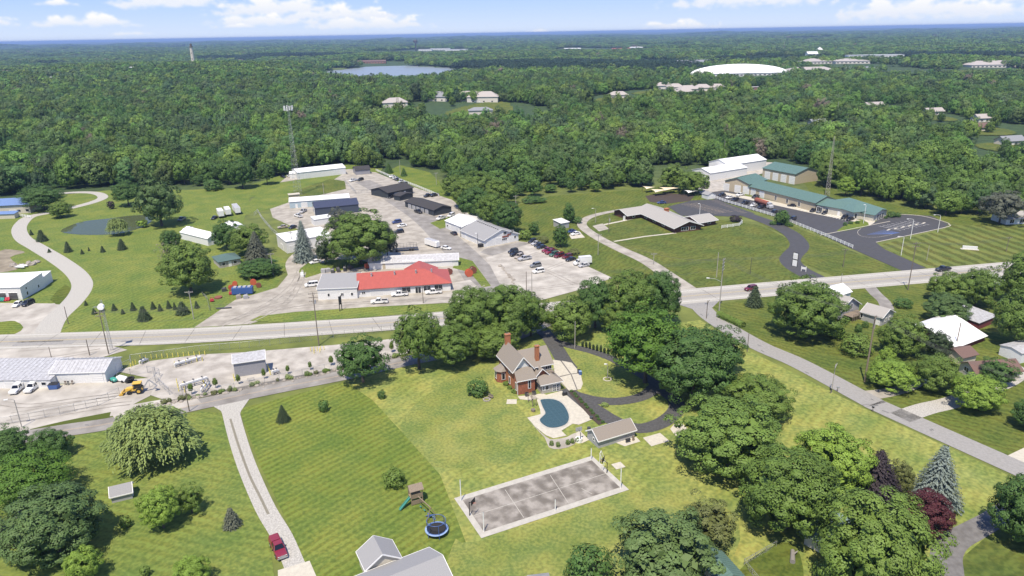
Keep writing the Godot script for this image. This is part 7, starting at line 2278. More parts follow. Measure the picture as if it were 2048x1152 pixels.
	for i in 7: xm.bar(V(-2.5 + i * 0.35, dh - 0.3,-0.6), V(-2.5 + i * 0.35, dh - 0.3,0.6), 0.04,0.04)
	part("side_antenna", xm.mesh(), M.steel, o3)

func p3v(x: float, z: float) -> Vector3:
	return V(x, 0, z)

# ------------------------------------------------------------------ fences
func rail_fence(p: Array, label: String) -> void:
	var o := thing("rail_fence", label, "fence")
	var q := smooth_line(p, 1)
	for i in q.size() - 1:
		var n := int(maxf(1, round(q[i].distance_to(q[i + 1]) / 2.6)))
		for k in n + (1 if i == q.size() - 2 else 0):
			var c := q[i].lerp(q[i + 1], float(k) / n)
			var pm := MB.new()
			pm.box(V(c.x, 0.75, c.y), V(0.18,1.5,0.18))
			part("post", pm.mesh(), M.trim_white, o)
		for y in [0.45,0.9,1.35]:
			var rm := MB.new()
			rm.bar(V(q[i].x, y, q[i].y), V(q[i + 1].x, y, q[i + 1].y), 0.08,0.17)
			part("rail", rm.mesh(), M.trim_white, o)

func chain_fence(p: Array, label: String, h := 2.1, step := 3.0) -> void:
	var o := thing("chain_link_fence", label, "fence")
	var q := smooth_line(p, 1)
	var wm := MB.new()
	for i in q.size() - 1:
		var L := q[i].distance_to(q[i + 1])
		var n := int(maxf(1, round(L / step)))
		for k in n + (1 if i == q.size() - 2 else 0):
			var c := q[i].lerp(q[i + 1], float(k) / n)
			var pm := MB.new()
			pm.tube(V(c.x, 0, c.y), V(c.x, h + 0.1, c.y), 0.045,0.045,6)
			part("post", pm.mesh(), M.steel, o)
		var a := V(q[i].x, 0, q[i].y)
		var b := V(q[i + 1].x, 0, q[i + 1].y)
		var rm := MB.new()
		rm.tube(a + V(0, h, 0), b + V(0, h, 0), 0.035,0.035,6)
		part("top_rail", rm.mesh(), M.steel, o)
		var m := int(L / 0.42)
		for k in m:
			var c := a.lerp(b, float(k) / m)
			var d := a.lerp(b, minf(1.0, float(k + 4) / m))
			for s in 2:
				var lo := c if s == 0 else d
				var hi := d if s == 0 else c
				wm.tube(lo + V(0,0.05,0), hi + V(0, h - 0.03,0), 0.008,0.008,3, false)
	part("wire_mesh", wm.mesh(), M.steel, o, "stuff")

func make_fences() -> void:
	rail_fence([109.2,-374.0,112.0,-364.2,119.5,-346.9,126.4,-331.0,131.3,-312.9,135.5,-295.7,139.1,-277.7], "white three-rail fence between big lawn and dark lot")
	rail_fence([-89.1,-472.9,-78.5,-454.3,-65.7,-433.6,-52.9,-413.0,-39.7,-390.2], "white rail fence along the grass corridor up the lane")
	rail_fence([95.4,-311.9,101.2,-314.1,104.5,-315.7,107.2,-320.0,107.4,-323.7], "low white fence curving round the purple bush at the ranch house")
	rail_fence([-259.3,-361.9,-251.6,-359.2,-245.6,-356.6], "short white fence at the blue-roofed house's drive")
	chain_fence([-107.2,-181.7,-99.0,-184.3,-90.2,-187.3,-76.6,-189.5,-63.0,-193.2,-50.4,-196.3,-34.5,-200.9], "long chain-link fence of the gas yard along the state road")
	chain_fence([-94.8,-169.4,-87.3,-161.3,-80.0,-159.8,-71.4,-163.1,-61.3,-167.7,-50.8,-173.2,-44.6,-176.0], "chain-link fence of the gas yard along the town road", 2.1,3.2)
	chain_fence([-122.1,-147.2,-115.3,-149.5,-107.0,-153.7,-102.8,-156.3,-100.2,-161.8], "chain-link fence of the left gravel yard along the town road")
	chain_fence([-107.1,-176.4,-105.9,-178.8,-107.2,-181.7], "short chain-link fence at the white workshop's gable")
	chain_fence([-94.4,-165.7,-94.1,-168.5,-94.8,-172.3,-99.0,-174.2,-102.8,-172.6,-105.1,-170.3], "chain-link gate fence between the two gravel yards")
	chain_fence([-129.9,-352.2,-130.4,-359.7,-122.8,-343.5,-110.9,-321.0,-99.4,-301.8,-93.8,-289.9], "chain-link fence at the dirt yard's left side", 1.8,3.5)
	chain_fence([-103.0,-438.6,-95.4,-419.7,-88.0,-400.9,-79.5,-405.6], "dark fence of the fenced yard up the lane", 1.8,3.0)
	chain_fence([45.2,-101.2,38.2,-96.8,39.4,-92.2], "garden fence round the bright green yard at the bottom border", 1.2,2.4)
	chain_fence([-109.0,-235.7,-105.2,-230.5,-100.2,-219.9], "short fence stretch beside the junk pile on the left", 1.2,2.2)

# ------------------------------------------------------------------ small things
func one(called: String, mb: MB, m: String, label: String, cat: String, at: Vector3, turn := 0.0, group := "") -> Node3D:
	var o := MeshInstance3D.new()
	o.mesh = mb.mesh()
	o.material_override = M[m]
	o.name = numbered(called)
	add_child(o)
	o.position = at
	o.rotation.y = turn
	tag(o, label, cat, group)
	return o

func make_props() -> void:
	rng.seed = 404
	# court posts, hoops and goal
	for e in [[-10.6,-115.7,4.7, "white post on the court's left corner nearest the playset"], [-5.9,-106.5,4.1, "white post on the court's lower left corner"], [16.0,-128.8,2.8, "tall white post on the court's far corner beside the garage"], [20.7,-118.7,4.7, "white post on the court's right corner"], [7.4,-112.1,2.5, "short white post midway along the court's near side"]]:
		var mb := MB.new()
		mb.tube(Vector3.ZERO, V(0, e[2], 0), 0.10,0.09,9)
		mb.tube(V(0, e[2], 0), V(0, e[2] + 0.05,0), 0.12,0.02,9)
		one("court_post", mb, "trim_white", e[3], "post", V(e[0], 0.07, e[1]))
	hoop([-8.7,-111.1,3.6], deg_to_rad(64), "black basketball hoop at the court's left end", "black")
	hoop([18.7,-124.0,3.1], deg_to_rad(-116), "black basketball hoop at the court's right end", "black")
	hoop([14.4,-135.7,2.5], deg_to_rad(200), "portable basketball hoop on the pad left of the garage", "steel_dark")
	var lb := MB.new()
	var lx := Vector2(21.4,-126.4)
	lb.box(V(0,0.1,0), V(2.2,0.12,2.0))
	lb.tube(V(0.3,0,-0.8), V(0.3,0.02,-0.8), 0.05,0.05,5)
	one("lawn_board", lb, "concrete", "square pale slab lying on the grass beside the court's right corner", "slab", V(lx.x, 0, lx.y), 0.4)
	var gl := MB.new()
	gl.bar(V(-0.6,0,0), V(-0.6,2.6,0), 0.08,0.08)
	gl.bar(V(0.6,0,0), V(0.6,2.6,0), 0.08,0.08)
	gl.bar(V(-0.64,2.6,0), V(0.64,2.6,0), 0.08,0.08)
	gl.bar(V(-0.6,0.05,0), V(-0.6,0.05,-1.0), 0.06,0.06)
	gl.bar(V(0.6,0.05,0), V(0.6,0.05,-1.0), 0.06,0.06)
	gl.bar(V(-0.6,2.6,0), V(-0.6,0.05,-1.0), 0.05,0.05)
	gl.bar(V(0.6,2.6,0), V(0.6,0.05,-1.0), 0.05,0.05)
	one("goal_frame", gl, "trim_white", "white goal frame at the court's right end", "goal", p3v(17.8,-127.7), deg_to_rad(-110))
	# playset
	var ps := thing("playset", "wooden playset tower with pale roof and green slide on the striped lawn", "playset", p3v(-19.3,-115.7), deg_to_rad(24))
	for s in [-1,1]:
		for z in [-1,1]:
			var pm := MB.new()
			pm.box(V(s * 1.1,1.7, z * 0.9), V(0.14,3.4,0.14))
			part("post", pm.mesh(), M.wood_play, ps)
	for i in 8:
		var fm := MB.new()
		fm.box(V(-1.05 + i * 0.3,1.5,0), V(0.27,0.07,1.9))
		part("plank", fm.mesh(), M.wood_play, ps)
	var rm := MB.new()
	rm.slab([V(-1.4,3.2,1.2), V(1.4,3.2,1.2), V(1.4,4.1,0), V(-1.4,4.1,0)], 0.08)
	rm.slab([V(1.4,3.2,-1.2), V(-1.4,3.2,-1.2), V(-1.4,4.1,0), V(1.4,4.1,0)], 0.08)
	part("roof", rm.mesh(), M.wood_old, ps)
	var wl := MB.new()
	for z in [-0.9,0.9]: wl.box(V(0,1.95, z), V(2.1,0.8,0.06))
	wl.box(V(0.0,0.6,0.95), V(2.1,0.9,0.06))
	part("side_panel", wl.mesh(), M.wood_play, ps)
	var sl := MB.new()
	for s in [-1,1]: sl.bar(V(-1.2,1.65, s * 0.32 + 0.3), V(-3.6,0.25, s * 0.32 + 1.3), 0.07,0.22)
	sl.bar(V(-1.2,1.5,0.3), V(-3.6,0.12,1.3), 0.6,0.06)
	part("slide", sl.mesh(), M.green_plastic, ps)
	var sw := thing("swing_set", "wooden swing frame with green and blue seats between playset and trampoline", "swing", p3v(-17.2,-112.3), deg_to_rad(-52))
	var sb := MB.new()
	sb.bar(V(-2.3,2.4,0), V(2.3,2.4,0), 0.14,0.14)
	for s in [-1,1]: sb.bar(V(2.2,2.4,0), V(2.5,0, s * 1.1), 0.12,0.12)
	part("beam", sb.mesh(), M.wood_play, sw)
	for i in 3:
		var cm := MB.new()
		for s in [-0.22,0.22]: cm.tube(V(-1.5 + i * 1.4 + s, 2.35,0), V(-1.5 + i * 1.4 + s, 0.55,0), 0.02,0.02,5)
		var sp := part("swing_chain", cm.mesh(), M.steel_dark, sw)
		var sm := MB.new()
		sm.box(V(-1.5 + i * 1.4,0.52,0), V(0.5,0.06,0.26))
		part("swing_seat", sm.mesh(), M.green_plastic if i < 2 else M.blue_frame, sp)
	var bs := thing("small_slide", "little blue toy slide in front of the trampoline", "slide", p3v(-16.1,-110.7), deg_to_rad(-40))
	var bm := MB.new()
	bm.bar(V(0.9,1.1,0), V(-0.9,0.1,0), 0.5,0.08)
	part("chute", bm.mesh(), M.blue_frame, bs)
	var bl := MB.new()
	for s in [-0.22,0.22]: bl.bar(V(0.95,1.1, s), V(1.3,0, s), 0.07,0.07)
	for i in 3: bl.box(V(1.05 + i * 0.08,0.85 - i * 0.28,0), V(0.08,0.06,0.44))
	part("ladder", bl.mesh(), M.pale_blue_pad, bs)
	trampoline()
	# pool side
	var tub := MB.new()
	tub.tube(Vector3.ZERO, V(0,0.9,0), 0.75,0.75,18)
	var tb := one("water_tank", tub, "trim_white", "white round tank left of the garage's gable", "tank", p3v(14.1,-136.1))
	var hc := MB.new()
	hc.tube(Vector3.ZERO, V(0,0.95,0), 0.45,0.42,14)
	hc.tube(V(0,0.95,0), V(0,1.0,0), 0.34,0.34,14)
	one("heat_pump", hc, "steel_dark", "round dark heat pump behind the garage", "heat pump", p3v(16.8,-140.4))
	for e in [[3.2,-157.4, "first grey air conditioner at the brick house's front wall"], [5.0,-158.1, "second grey air conditioner at the brick house's front wall"]]:
		var ac := thing("air_conditioner", e[2], "air conditioner", p3v(e[0], e[1]), 0.38)
		var am := MB.new()
		am.box(V(0,0.48,0), V(0.85,0.85,0.85))
		part("case", am.mesh(), M.steel_dark, ac)
		var fm := MB.new()
		fm.tube(V(0,0.9,0), V(0,0.95,0), 0.36,0.36,14)
		part("fan_grille", fm.mesh(), M.black, ac)
	var pg := thing("pergola", "weathered wooden arbor frame between house and pool", "arbor", p3v(4.4,-153.3), 0.38)
	for s in [-1,1]:
		for z in [-1,1]:
			var pm := MB.new()
			pm.box(V(s * 0.5,1.1, z * 1.3), V(0.12,2.2,0.12))
			part("post", pm.mesh(), M.wood_old, pg)
	for i in 6:
		var sm := MB.new()
		sm.box(V(0,2.25,-1.4 + i * 0.56), V(1.4,0.1,0.1))
		part("slat", sm.mesh(), M.wood_old, pg)
	var gr := thing("grill", "black gas grill on the pool terrace beside the sunroom", "grill", p3v(12.6,-157.3), 0.4)
	var gm := MB.new()
	gm.box(V(0,0.45,0), V(1.2,0.8,0.55))
	part("cabinet", gm.mesh(), M.black, gr)
	var gh := MB.new()
	gh.tube(V(-0.4,0.95,0), V(0.4,0.95,0), 0.3,0.3,12)
	part("hood", gh.mesh(), M.steel_dark, gr)
	var bin := thing("trash_bin", "two-tone dark bin standing on the patio's grass edge", "bin", p3v(17.4,-168.9), 0.3)
	var b1 := MB.new()
	b1.box(V(-0.0,0.5,0.45), V(0.65,1.0,0.7))
	part("bin", b1.mesh(), M.blue_bin, bin)
	var b2 := MB.new()
	b2.box(V(0,0.5,-0.45), V(0.65,1.0,0.7))
	part("bin", b2.mesh(), M.steel_dark, bin)
	for z in [0.45,-0.45]:
		var b3 := MB.new()
		b3.box(V(0,1.05, z), V(0.7,0.08,0.76))
		part("lid", b3.mesh(), M.pale_blue_pad if z > 0 else M.black, bin)
	var fp := thing("fire_pit", "round stone fire pit on the lawn left of the brick house", "fire pit", p3v(-6.7,-155.7))
	for i in 12:
		var t := TAU * i / 12.0
		var sm := MB.new()
		sm.box(V(cos(t) * 0.8,0.14, sin(t) * 0.8), V(0.3,0.28,0.4), Basis(Vector3.UP, -t))
		part("stone", sm.mesh(), M.stone, fp)
	var be := thing("lawn_bench", "dark bench beside the fire pit", "bench", p3v(-5.8,-156.7), -0.7)
	var bsm := MB.new()
	bsm.box(V(0,0.42,0), V(1.5,0.08,0.42))
	part("seat", bsm.mesh(), M.wood_pole, be)
	var bbm := MB.new()
	bbm.box(V(0,0.75,-0.22), V(1.5,0.45,0.07))
	part("backrest", bbm.mesh(), M.wood_pole, be)
	for s in [-0.65,0.65]:
		var lm := MB.new()
		lm.box(V(s, 0.2,0), V(0.08,0.4,0.4))
		part("leg", lm.mesh(), M.wood_pole, be)
	var fb := thing("wheelbarrow", "black smoker grill on the concrete pad in front of the garage", "grill", p3v(24.8,-135.3), 0.4)
	fb.name = numbered("smoker_grill")
	var fbm := MB.new()
	fbm.tube(V(-0.5,0.75,0), V(0.5,0.75,0), 0.3,0.3,12)
	part("barrel", fbm.mesh(), M.black, fb)
	var fl := MB.new()
	for s in [-0.4,0.4]: fl.bar(V(s, 0.6,0), V(s * 1.2,0,0.2), 0.06,0.06)
	for s in [-0.4,0.4]: fl.bar(V(s, 0.6,0), V(s * 1.2,0,-0.2), 0.06,0.06)
	part("leg", fl.mesh(), M.steel_dark, fb)
	var st := MB.new()
	st.box(V(0,0.6,0), V(0.4,1.2,0.35))
	one("wood_box", st, "wood_old", "narrow wooden box standing at the garage's right corner", "box", p3v(26.1,-136.1), 0.4)
	var pot := MB.new()
	pot.tube(Vector3.ZERO, V(0,0.6,0), 0.4,0.55,12)
	one("flower_pot", pot, "wood_pole", "big dark pot on the grass at the arbor's near end", "pot", p3v(4.5,-149.7))
	var pot2 := MB.new()
	pot2.tube(Vector3.ZERO, V(0,0.6,0), 0.3,0.45,12)
	one("flower_pot", pot2, "steel_dark", "dark pot at the terrace's right corner by the planting strip", "pot", p3v(17.9,-145.7))
	# gas yard
	var rows := [[-105.2,-183.0,-87.9,-185.2,13], [-93.6,-178.6,-87.0,-181.2,6], [-105.1,-180.0,-105.4,-177.9,3], [-88.4,-168.0,-85.8,-163.2,4], [-85.9,-166.2,-84.0,-162.6,3], [-58.0,-186.3,-54.4,-187.2,5], [-56.7,-184.9,-55.2,-185.5,2], [-74.2,-170.0,-73.4,-168.5,2], [-66.9,-175.7,-65.0,-171.7,4], [-81.9,-168.6,-79.4,-164.5,3]]
	for q in rows:
		var a := Vector2(q[0], q[1])
		var b := Vector2(q[2], q[3])
		for k in q[4]:
			var c := a.lerp(b, float(k) / maxf(q[4] - 1,1))
			var mb := MB.new()
			mb.tube(Vector3.ZERO, V(0,1.25,0), 0.10,0.10,8)
			mb.dome(V(0,1.25,0), 0.10,0.08,0.10,8,2)
			one("bollard", mb, "yellow", "yellow guard post among the pipes of the gas yard", "bollard", V(c.x, 0, c.y), 0, "yellow guard posts in the gas yard")
	pipes([-93.3,-178.0,-87.9,-182.5], "grey raised pipework with fittings along the gas yard's back fence", 0.9)
	pipes([-85.9,-164.5,-80.8,-168.8], "thick white and grey pipe rack beside the gas yard's gate", 1.2)
	pipes([-79.6,-162.1,-79.8,-165.9], "black looped valve pipes at the gas yard's front", 1.0)
	pipes([-64.6,-172.2,-63.4,-173.1], "small looped grey pipe right of the control building", 0.9)
	pipes([-104.0,-180.0,-103.2,-181.9], "small pipe group at the gas yard's far left corner", 0.8)
	var rk := MB.new()
	for s in [-1,1]: rk.box(V(s * 0.8,0.5,0), V(0.08,1.0,0.08))
	for i in 3: rk.box(V(0,0.35 + i * 0.3,0), V(1.7,0.07,0.07))
	one("pipe_rack", rk, "steel", "low steel stair rack in front of the control building", "rack", p3v(-69.0,-168.3), 0.3)
	var vp := MB.new()
	vp.tube(Vector3.ZERO, V(0,2.2,0), 0.1,0.09,8)
	one("vent_pipe", vp, "steel", "plain steel vent pipe at the gas yard's gate", "vent pipe", p3v(-96.6,-173.5))
	# left yard
	var dp := thing("dumpster", "dark blue dumpster right of the white pickup in the gravel yard", "dumpster", p3v(-119.4,-166.1), 0.1)
	var dm := MB.new()
	dm.extrude([V(-1.0,0.1,0.8), V(1.0,0.1,0.8), V(1.15,1.35,0.9), V(-1.15,1.35,0.9)], V(0,0,-1.7))
	part("bin", dm.mesh(), M.blue_bin, dp)
	var dl := MB.new()
	dl.slab([V(-1.15,1.38,0.9), V(1.15,1.38,0.9), V(1.15,1.55,-0.8), V(-1.15,1.55,-0.8)], 0.06)
	part("lid", dl.mesh(), M.black, dp)
	for e in [[-117.7,-168.0, "wood_pole"], [-116.9,-167.9, "steel_dark"], [-116.0,-168.2, "wood_pole"]]:
		var cm := MB.new()
		cm.box(V(0,0.45,0), V(0.5,0.08,0.5))
		cm.box(V(0,0.85,-0.22), V(0.5,0.5,0.06))
		for s in [-0.2,0.2]: cm.bar(V(s, 0,0.2), V(s, 0.45,0.2), 0.05,0.05)
		for s in [-0.2,0.2]: cm.bar(V(s, 0,-0.2), V(s, 0.45,-0.2), 0.05,0.05)
		one("yard_chair", cm, e[2], "plain chair standing against the white metal workshop's front", "chair", p3v(e[0], e[1]), 0.1, "chairs at the white metal workshop")
	var tm := thing("tractor_mower", "small teal machine parked at the white metal workshop's gable", "machine", p3v(-105.7,-169.5), 0.9)
	part("body", loft([[1.2,0.4,0.9,0.4,0.35], [0.9,0.3,1.05,0.6,0.5], [-0.8,0.3,1.0,0.65,0.6], [-1.0,0.4,0.8,0.6,0.5]]), M.teal, tm)
	wheels(tm, [0.7,-0.6], 0.6,0.35)
	var sk2 := thing("covered_car", "white machine beside the teal one at the workshop's gable", "machine", p3v(-103.6,-169.7), 1.2)
	part("body", loft([[1.6,0.4,0.9,0.6,0.5], [1.2,0.3,1.3,0.8,0.7], [-1.2,0.3,1.4,0.8,0.7], [-1.5,0.4,1.0,0.7,0.6]]), M.car_white, sk2)
	wheels(sk2, [0.9,-0.9], 0.8,0.35)
	for k in 3:
		var ty := MB.new()
		for i in 14:
			var t0 := TAU * i / 14.0
			var t1 := TAU * (i + 1) / 14.0
			ty.tube(V(cos(t0) * 0.8,0.25, sin(t0) * 0.8), V(cos(t1) * 0.8,0.25, sin(t1) * 0.8), 0.25,0.25,8, false)
		one("large_tyre", ty, "rubber", "big black tyre lying right of the white machine at the workshop's gable", "tyre", p3v(-101.4,-169.0) + V(0.3 * k, 0.48 * k, 0.1 * k), 0, "stacked tyres at the workshop's gable")
	# coloured chairs at the hall
	for e in [[-178.0,-232.8, "teal", "left teal lawn chair in front of the white hall's porch"], [-177.3,-232.7, "teal", "second teal lawn chair in front of the white hall's porch"], [-176.4,-232.9, "red_plastic", "left red lawn chair in front of the white hall's porch"], [-175.7,-233.1, "red_plastic", "right red lawn chair in front of the white hall's porch"]]:
		var c := thing("lawn_chair", e[3], "chair", p3v(e[0], e[1]), 0.0, "coloured lawn chairs at the white hall")
		var s := MB.new()
		s.box(V(0,0.4,0), V(0.75,0.08,0.7), Basis(Vector3.RIGHT, 0.1))
		part("seat", s.mesh(), M[e[2]], c)
		var b := MB.new()
		b.box(V(0,0.85,-0.4), V(0.75,0.95,0.07), Basis(Vector3.RIGHT, -0.3))
		part("backrest", b.mesh(), M[e[2]], c)
		for sd in [-0.42,0.42]:
			var l := MB.new()
			l.box(V(sd, 0.3,0.0), V(0.09,0.6,0.75))
			part("armrest", l.mesh(), M[e[2]], c)
	# junk heap left of the red shop
	var jb := thing("blue_container", "long blue machine container among the junk by the gravel lane", "container", p3v(-94.8,-236.0), 0.12)
	var jm := MB.new()
	jm.box(V(0,1.5,0), V(7.0,2.2,2.3))
	part("body", jm.mesh(), M.blue_frame, jb)
	var jt := MB.new()
	for i in 4: jt.box(V(-2.4 + 1.6 * i, 2.75,0), V(1.0,0.3,1.6))
	part("vent", jt.mesh(), M.wall_grey, jb)
	wheels(jb, [0.0], 2.8,0.4)
	for e in [[-100.5,-240.4, "upright orange cable reel behind the blue container", "orange", 0.95], [-100.8,-244.7, "orange cable reel farthest from the state road by the junk heap", "orange", 0.9], [-94.3,-245.5, "bright orange reel standing above the blue container", "orange", 1.1], [-91.4,-242.6, "rusty reel leaning right of the bright orange reel", "rust", 0.9], [-15.9,-250.7, "bright orange cable reel right of the red-roofed shop", "orange", 1.45], [-14.6,-254.1, "rusty cable reel behind the bright orange one", "rust", 1.4], [-23.4,-253.4, "rusty reel at the red-roofed shop's right wall", "rust", 1.2]]:
		var r: float = e[4]
		var o := thing("cable_reel", e[2], "cable reel", p3v(e[0], e[1]), rng.randf_range(0.2,0.7))
		for s in [-1,1]:
			var f := MB.new()
			f.tube(V(0, r, s * r * 0.42 - 0.05), V(0, r, s * r * 0.42 + 0.05), r, r, 20)
			part("flange", f.mesh(), M[e[3]], o)
		var d := MB.new()
		d.tube(V(0, r, -r * 0.42), V(0, r, r * 0.42), r * 0.72, r * 0.72,16)
		part("drum", d.mesh(), M.orange if e[3] == "orange" else M.wood_pole, o)
	for e in [[-102.1,-232.3, "flat rusty coil on the grass left of the blue container", "rust"], [-102.5,-239.0, "dark engine block at the junk heap's left end", "steel_dark"], [-98.8,-235.2, "red machine frame in front of the blue container", "red_plastic"], [-102.8,-228.5, "thin red stand at the junk heap's lower left", "red_plastic"], [-92.2,-231.3, "white motor unit right in front of the blue container", "wall_grey"], [-94.7,-231.4, "pale crate in front of the blue container", "stone"]]:
		var mb := MB.new()
		match e[3]:
			"rust": mb.tube(Vector3.ZERO, V(0,0.5,0), 1.4,1.3,18)
			"red_plastic":
				for s in [-0.5,0.5]: mb.bar(V(s, 0,0), V(s * 0.4,1.9,0), 0.14,0.14)
				mb.box(V(0,1.0,0), V(1.2,0.16,0.8))
				mb.tube(V(-0.6,0.5,0), V(0.6,0.5,0), 0.4,0.4,10)
			_:
				mb.box(V(0,0.6,0), V(1.6,1.1,1.2))
				mb.tube(V(-0.5,1.15,0), V(0.5,1.15,0), 0.35,0.35,10)
				mb.box(V(0.5,1.4,0.2), V(0.3,0.7,0.3))
		one("junk_machine", mb, e[3], e[2], "scrap", p3v(e[0], e[1]), 0.5)
	var pl := MB.new()
	for i in 5: pl.bar(V(-2.6 + 0.2 * i, 0.15,-0.5 + i * 0.25), V(2.4 + 0.1 * i, 0.15 + 0.05 * i, -0.4 + i * 0.22), 0.2,0.16)
	one("pipe_heap", pl, "steel_dark", "dark heap of steel beams below the blue container", "scrap heap", p3v(-96.5,-222.0), 0.15)
	for e in [[-72.0,-258.6, "grey air unit at the left of the machine row behind the grey-roofed shop", "wall_grey"], [-70.4,-259.1, "second grey unit of the machine row behind the grey-roofed shop", "wall_grey"], [-68.3,-258.4, "round black wheel machine in the row behind the grey-roofed shop", "steel_dark"], [-66.6,-259.5, "black machine with tall hoop behind the grey-roofed shop", "steel_dark"], [-64.2,-260.6, "blue-black machine in the row behind the red roof", "steel_dark"], [-62.5,-261.7, "last black machine of the row behind the red roof", "steel_dark"], [-78.8,-254.2, "small white tank on the lawn behind the white van", "wall_white"], [-56.4,-263.2, "little red and yellow machine left of the galvanised shed", "orange"]]:
		var mb := MB.new()
		if e[3] == "wall_grey":
			mb.box(V(0,0.7,0), V(1.8,1.4,1.6))
			mb.tube(V(0,1.4,0), V(0,1.5,0), 0.6,0.6,12)
		else:
			mb.tube(V(-0.5,0.9,0), V(0.5,0.9,0), 0.9,0.9,14)
			mb.box(V(0,0.6,0.9), V(1.2,0.9,0.9))
			mb.bar(V(0.3,0.9,0), V(0.5,2.3,0.3), 0.2,0.2)
		one("yard_machine", mb, e[3], e[2], "machine", p3v(e[0], e[1]), rng.randf() * 3.0)
	# signs
	var sg := thing("roadside_sign", "dark two-post sign board on the grass strip left of the first white pickup", "sign", p3v(-56.3,-217.8), 1.2)
	for s in [-0.6,0.6]:
		var pm := MB.new()
		pm.box(V(s, 5.3 * 0.5,0), V(0.2,5.3,0.2))
		part("post", pm.mesh(), M.steel_dark, sg)
	var bm2 := MB.new()
	bm2.box(V(0,5.3 - 1.6,0), V(1.1,2.8,0.14))
	part("board", bm2.mesh(), M.black, sg)
	var sg2 := thing("business_sign", "tall black-framed sign with two white panels at the curving dark drive", "sign", p3v(107.0,-255.5), -0.9)
	var hs: float = 5.5
	var fr := MB.new()
	for s in [-1,1]: fr.box(V(s * 1.0, hs * 0.5,0), V(0.14, hs, 0.2))
	fr.box(V(0, hs * 0.5,0), V(2.0,0.3,0.2))
	fr.box(V(0, hs - 0.08,0), V(2.0,0.16,0.2))
	part("frame", fr.mesh(), M.black, sg2)
	for y in [hs * 0.75, hs * 0.25]:
		var wm := MB.new()
		wm.box(V(0, y, 0), V(1.84, hs * 0.42,0.26))
		part("panel", wm.mesh(), M.trim_white, sg2)
	var sg3 := thing("post_sign", "low white two-post sign right of the tall two-panel sign", "sign", p3v(108.0,-249.4), -0.5)
	for s in [-0.8,0.8]:
		var pm := MB.new()
		pm.box(V(s, 1.0,0), V(0.18,2.0,0.18))
		part("post", pm.mesh(), M.trim_white, sg3)
	var s3 := MB.new()
	s3.box(V(0,1.3,0), V(1.45,0.8,0.1))
	part("board", s3.mesh(), M.wall_white, sg3)
	var mon := thing("monument_sign", "long low white stone sign on the boldly striped lawn", "sign", p3v(184.0,-273.1), -0.35)
	var mm := MB.new()
	mm.box(V(0,0.75,0), V(5.2,1.3,0.6))
	part("panel", mm.mesh(), M.wall_white, mon)
	var mb2 := MB.new()
	mb2.box(V(0,0.08,0), V(6.4,0.16,1.6))
	part("base", mb2.mesh(), M.concrete, mon)
	for e in [[78.0,-155.9, "black", "dark mailbox post at the thin pale pole on the side road"], [80.1,-156.8, "steel", "grey mailbox on the far side of the thin pale pole"], [84.0,-146.8, "black", "dark mailbox on the side road's edge below the drive"]]:
		var o := thing("mailbox", e[3], "mailbox", p3v(e[0], e[1]), 0.9)
		var pm := MB.new()
		pm.box(V(0,0.5,0), V(0.14,1.0,0.14))
		part("post", pm.mesh(), M.wood_pole, o)
		var xm := MB.new()
		xm.box(V(0,1.12,0), V(0.28,0.26,0.55))
		part("box", xm.mesh(), M[e[2]], o)
	# shade sails behind the ranch house
	for e in [[77.5,-392.0,6.0,4.5, "small cream shade sail left of the terrace of sails"], [81.5,-383.9,8.0,5.5, "front cream shade sail over the garden terrace"], [88.0,-388.5,9.5,6.0, "large cream shade sail over the garden terrace"], [98.1,-379.9,6.5,4.0, "white shade sail at the right end of the garden terrace"]]:
		var o := thing("shade_sail", e[4], "shade sail", p3v(e[0], e[1]), 0.3, "shade sails behind the ranch house")
		var w: float = e[2] * 0.5
		var d: float = e[3] * 0.5
		var cm := MB.new()
		var n := 8
		for i in n:
			for j in n:
				var q := []
				for k in [[0,0], [1,0], [1,1], [0,1]]:
					var u: float = (i + k[0]) / float(n) * 2.0 - 1.0
					var v: float = (j + k[1]) / float(n) * 2.0 - 1.0
					q.append(V(u * w * (1 - 0.2 * (1 - v * v)), 2.7 + 0.4 * u * v - 0.25 * (1 - u * u) * (1 - v * v), v * d * (1 - 0.2 * (1 - u * u))))
				cm.quad(q[3], q[2], q[1], q[0])
				cm.quad(q[0] - V(0,0.03,0), q[1] - V(0,0.03,0), q[2] - V(0,0.03,0), q[3] - V(0,0.03,0))
		part("canvas", cm.mesh(), M.canvas if e[2] != 6.5 else M.trim_white, o)
		for s in [[-1,-1,3.1], [1,1,3.1], [-1,1,2.3], [1,-1,2.3]]:
			var pm := MB.new()
			pm.tube(V(s[0] * w, 0, s[1] * d), V(s[0] * w, s[2] + 0.1, s[1] * d), 0.08,0.07,7)
			part("pole", pm.mesh(), M.steel_dark, o)
	sheet("garden_terrace", [73.5,-382.0,85.8,-388.7,100.8,-382.2,94.7,-368.0,80.3,-362.2,73.4,-367.4], 0.055, "mulch")
	# boulders along the lane of the pale lot
	rng.seed = 77
	var ba := Vector2(-4.1,-262.0)
	var bb := Vector2(1.1,-241.3)
	for i in 12:
		var c := ba.lerp(bb, i / 11.0) + Vector2(rng.randf_range(-0.5,0.5), rng.randf_range(-0.5,0.5))
		boulder(c, rng.randf_range(0.4,0.9), "grey boulder in the line between lane and pale lot", "boulders along the pale lot")
	for i in 14:
		var c := Vector2(-200.5,-272.3) + Vector2(rng.randf_range(-7,7), rng.randf_range(-6,6))
		boulder(c, rng.randf_range(0.5,1.5), "rubble boulder in the heap at the winding drive", "rubble boulders left of the winding drive")
	var bq := smooth_line([-86.4,-156.7,-79.1,-160.0,-63.5,-166.4,-45.7,-174.5], 8)
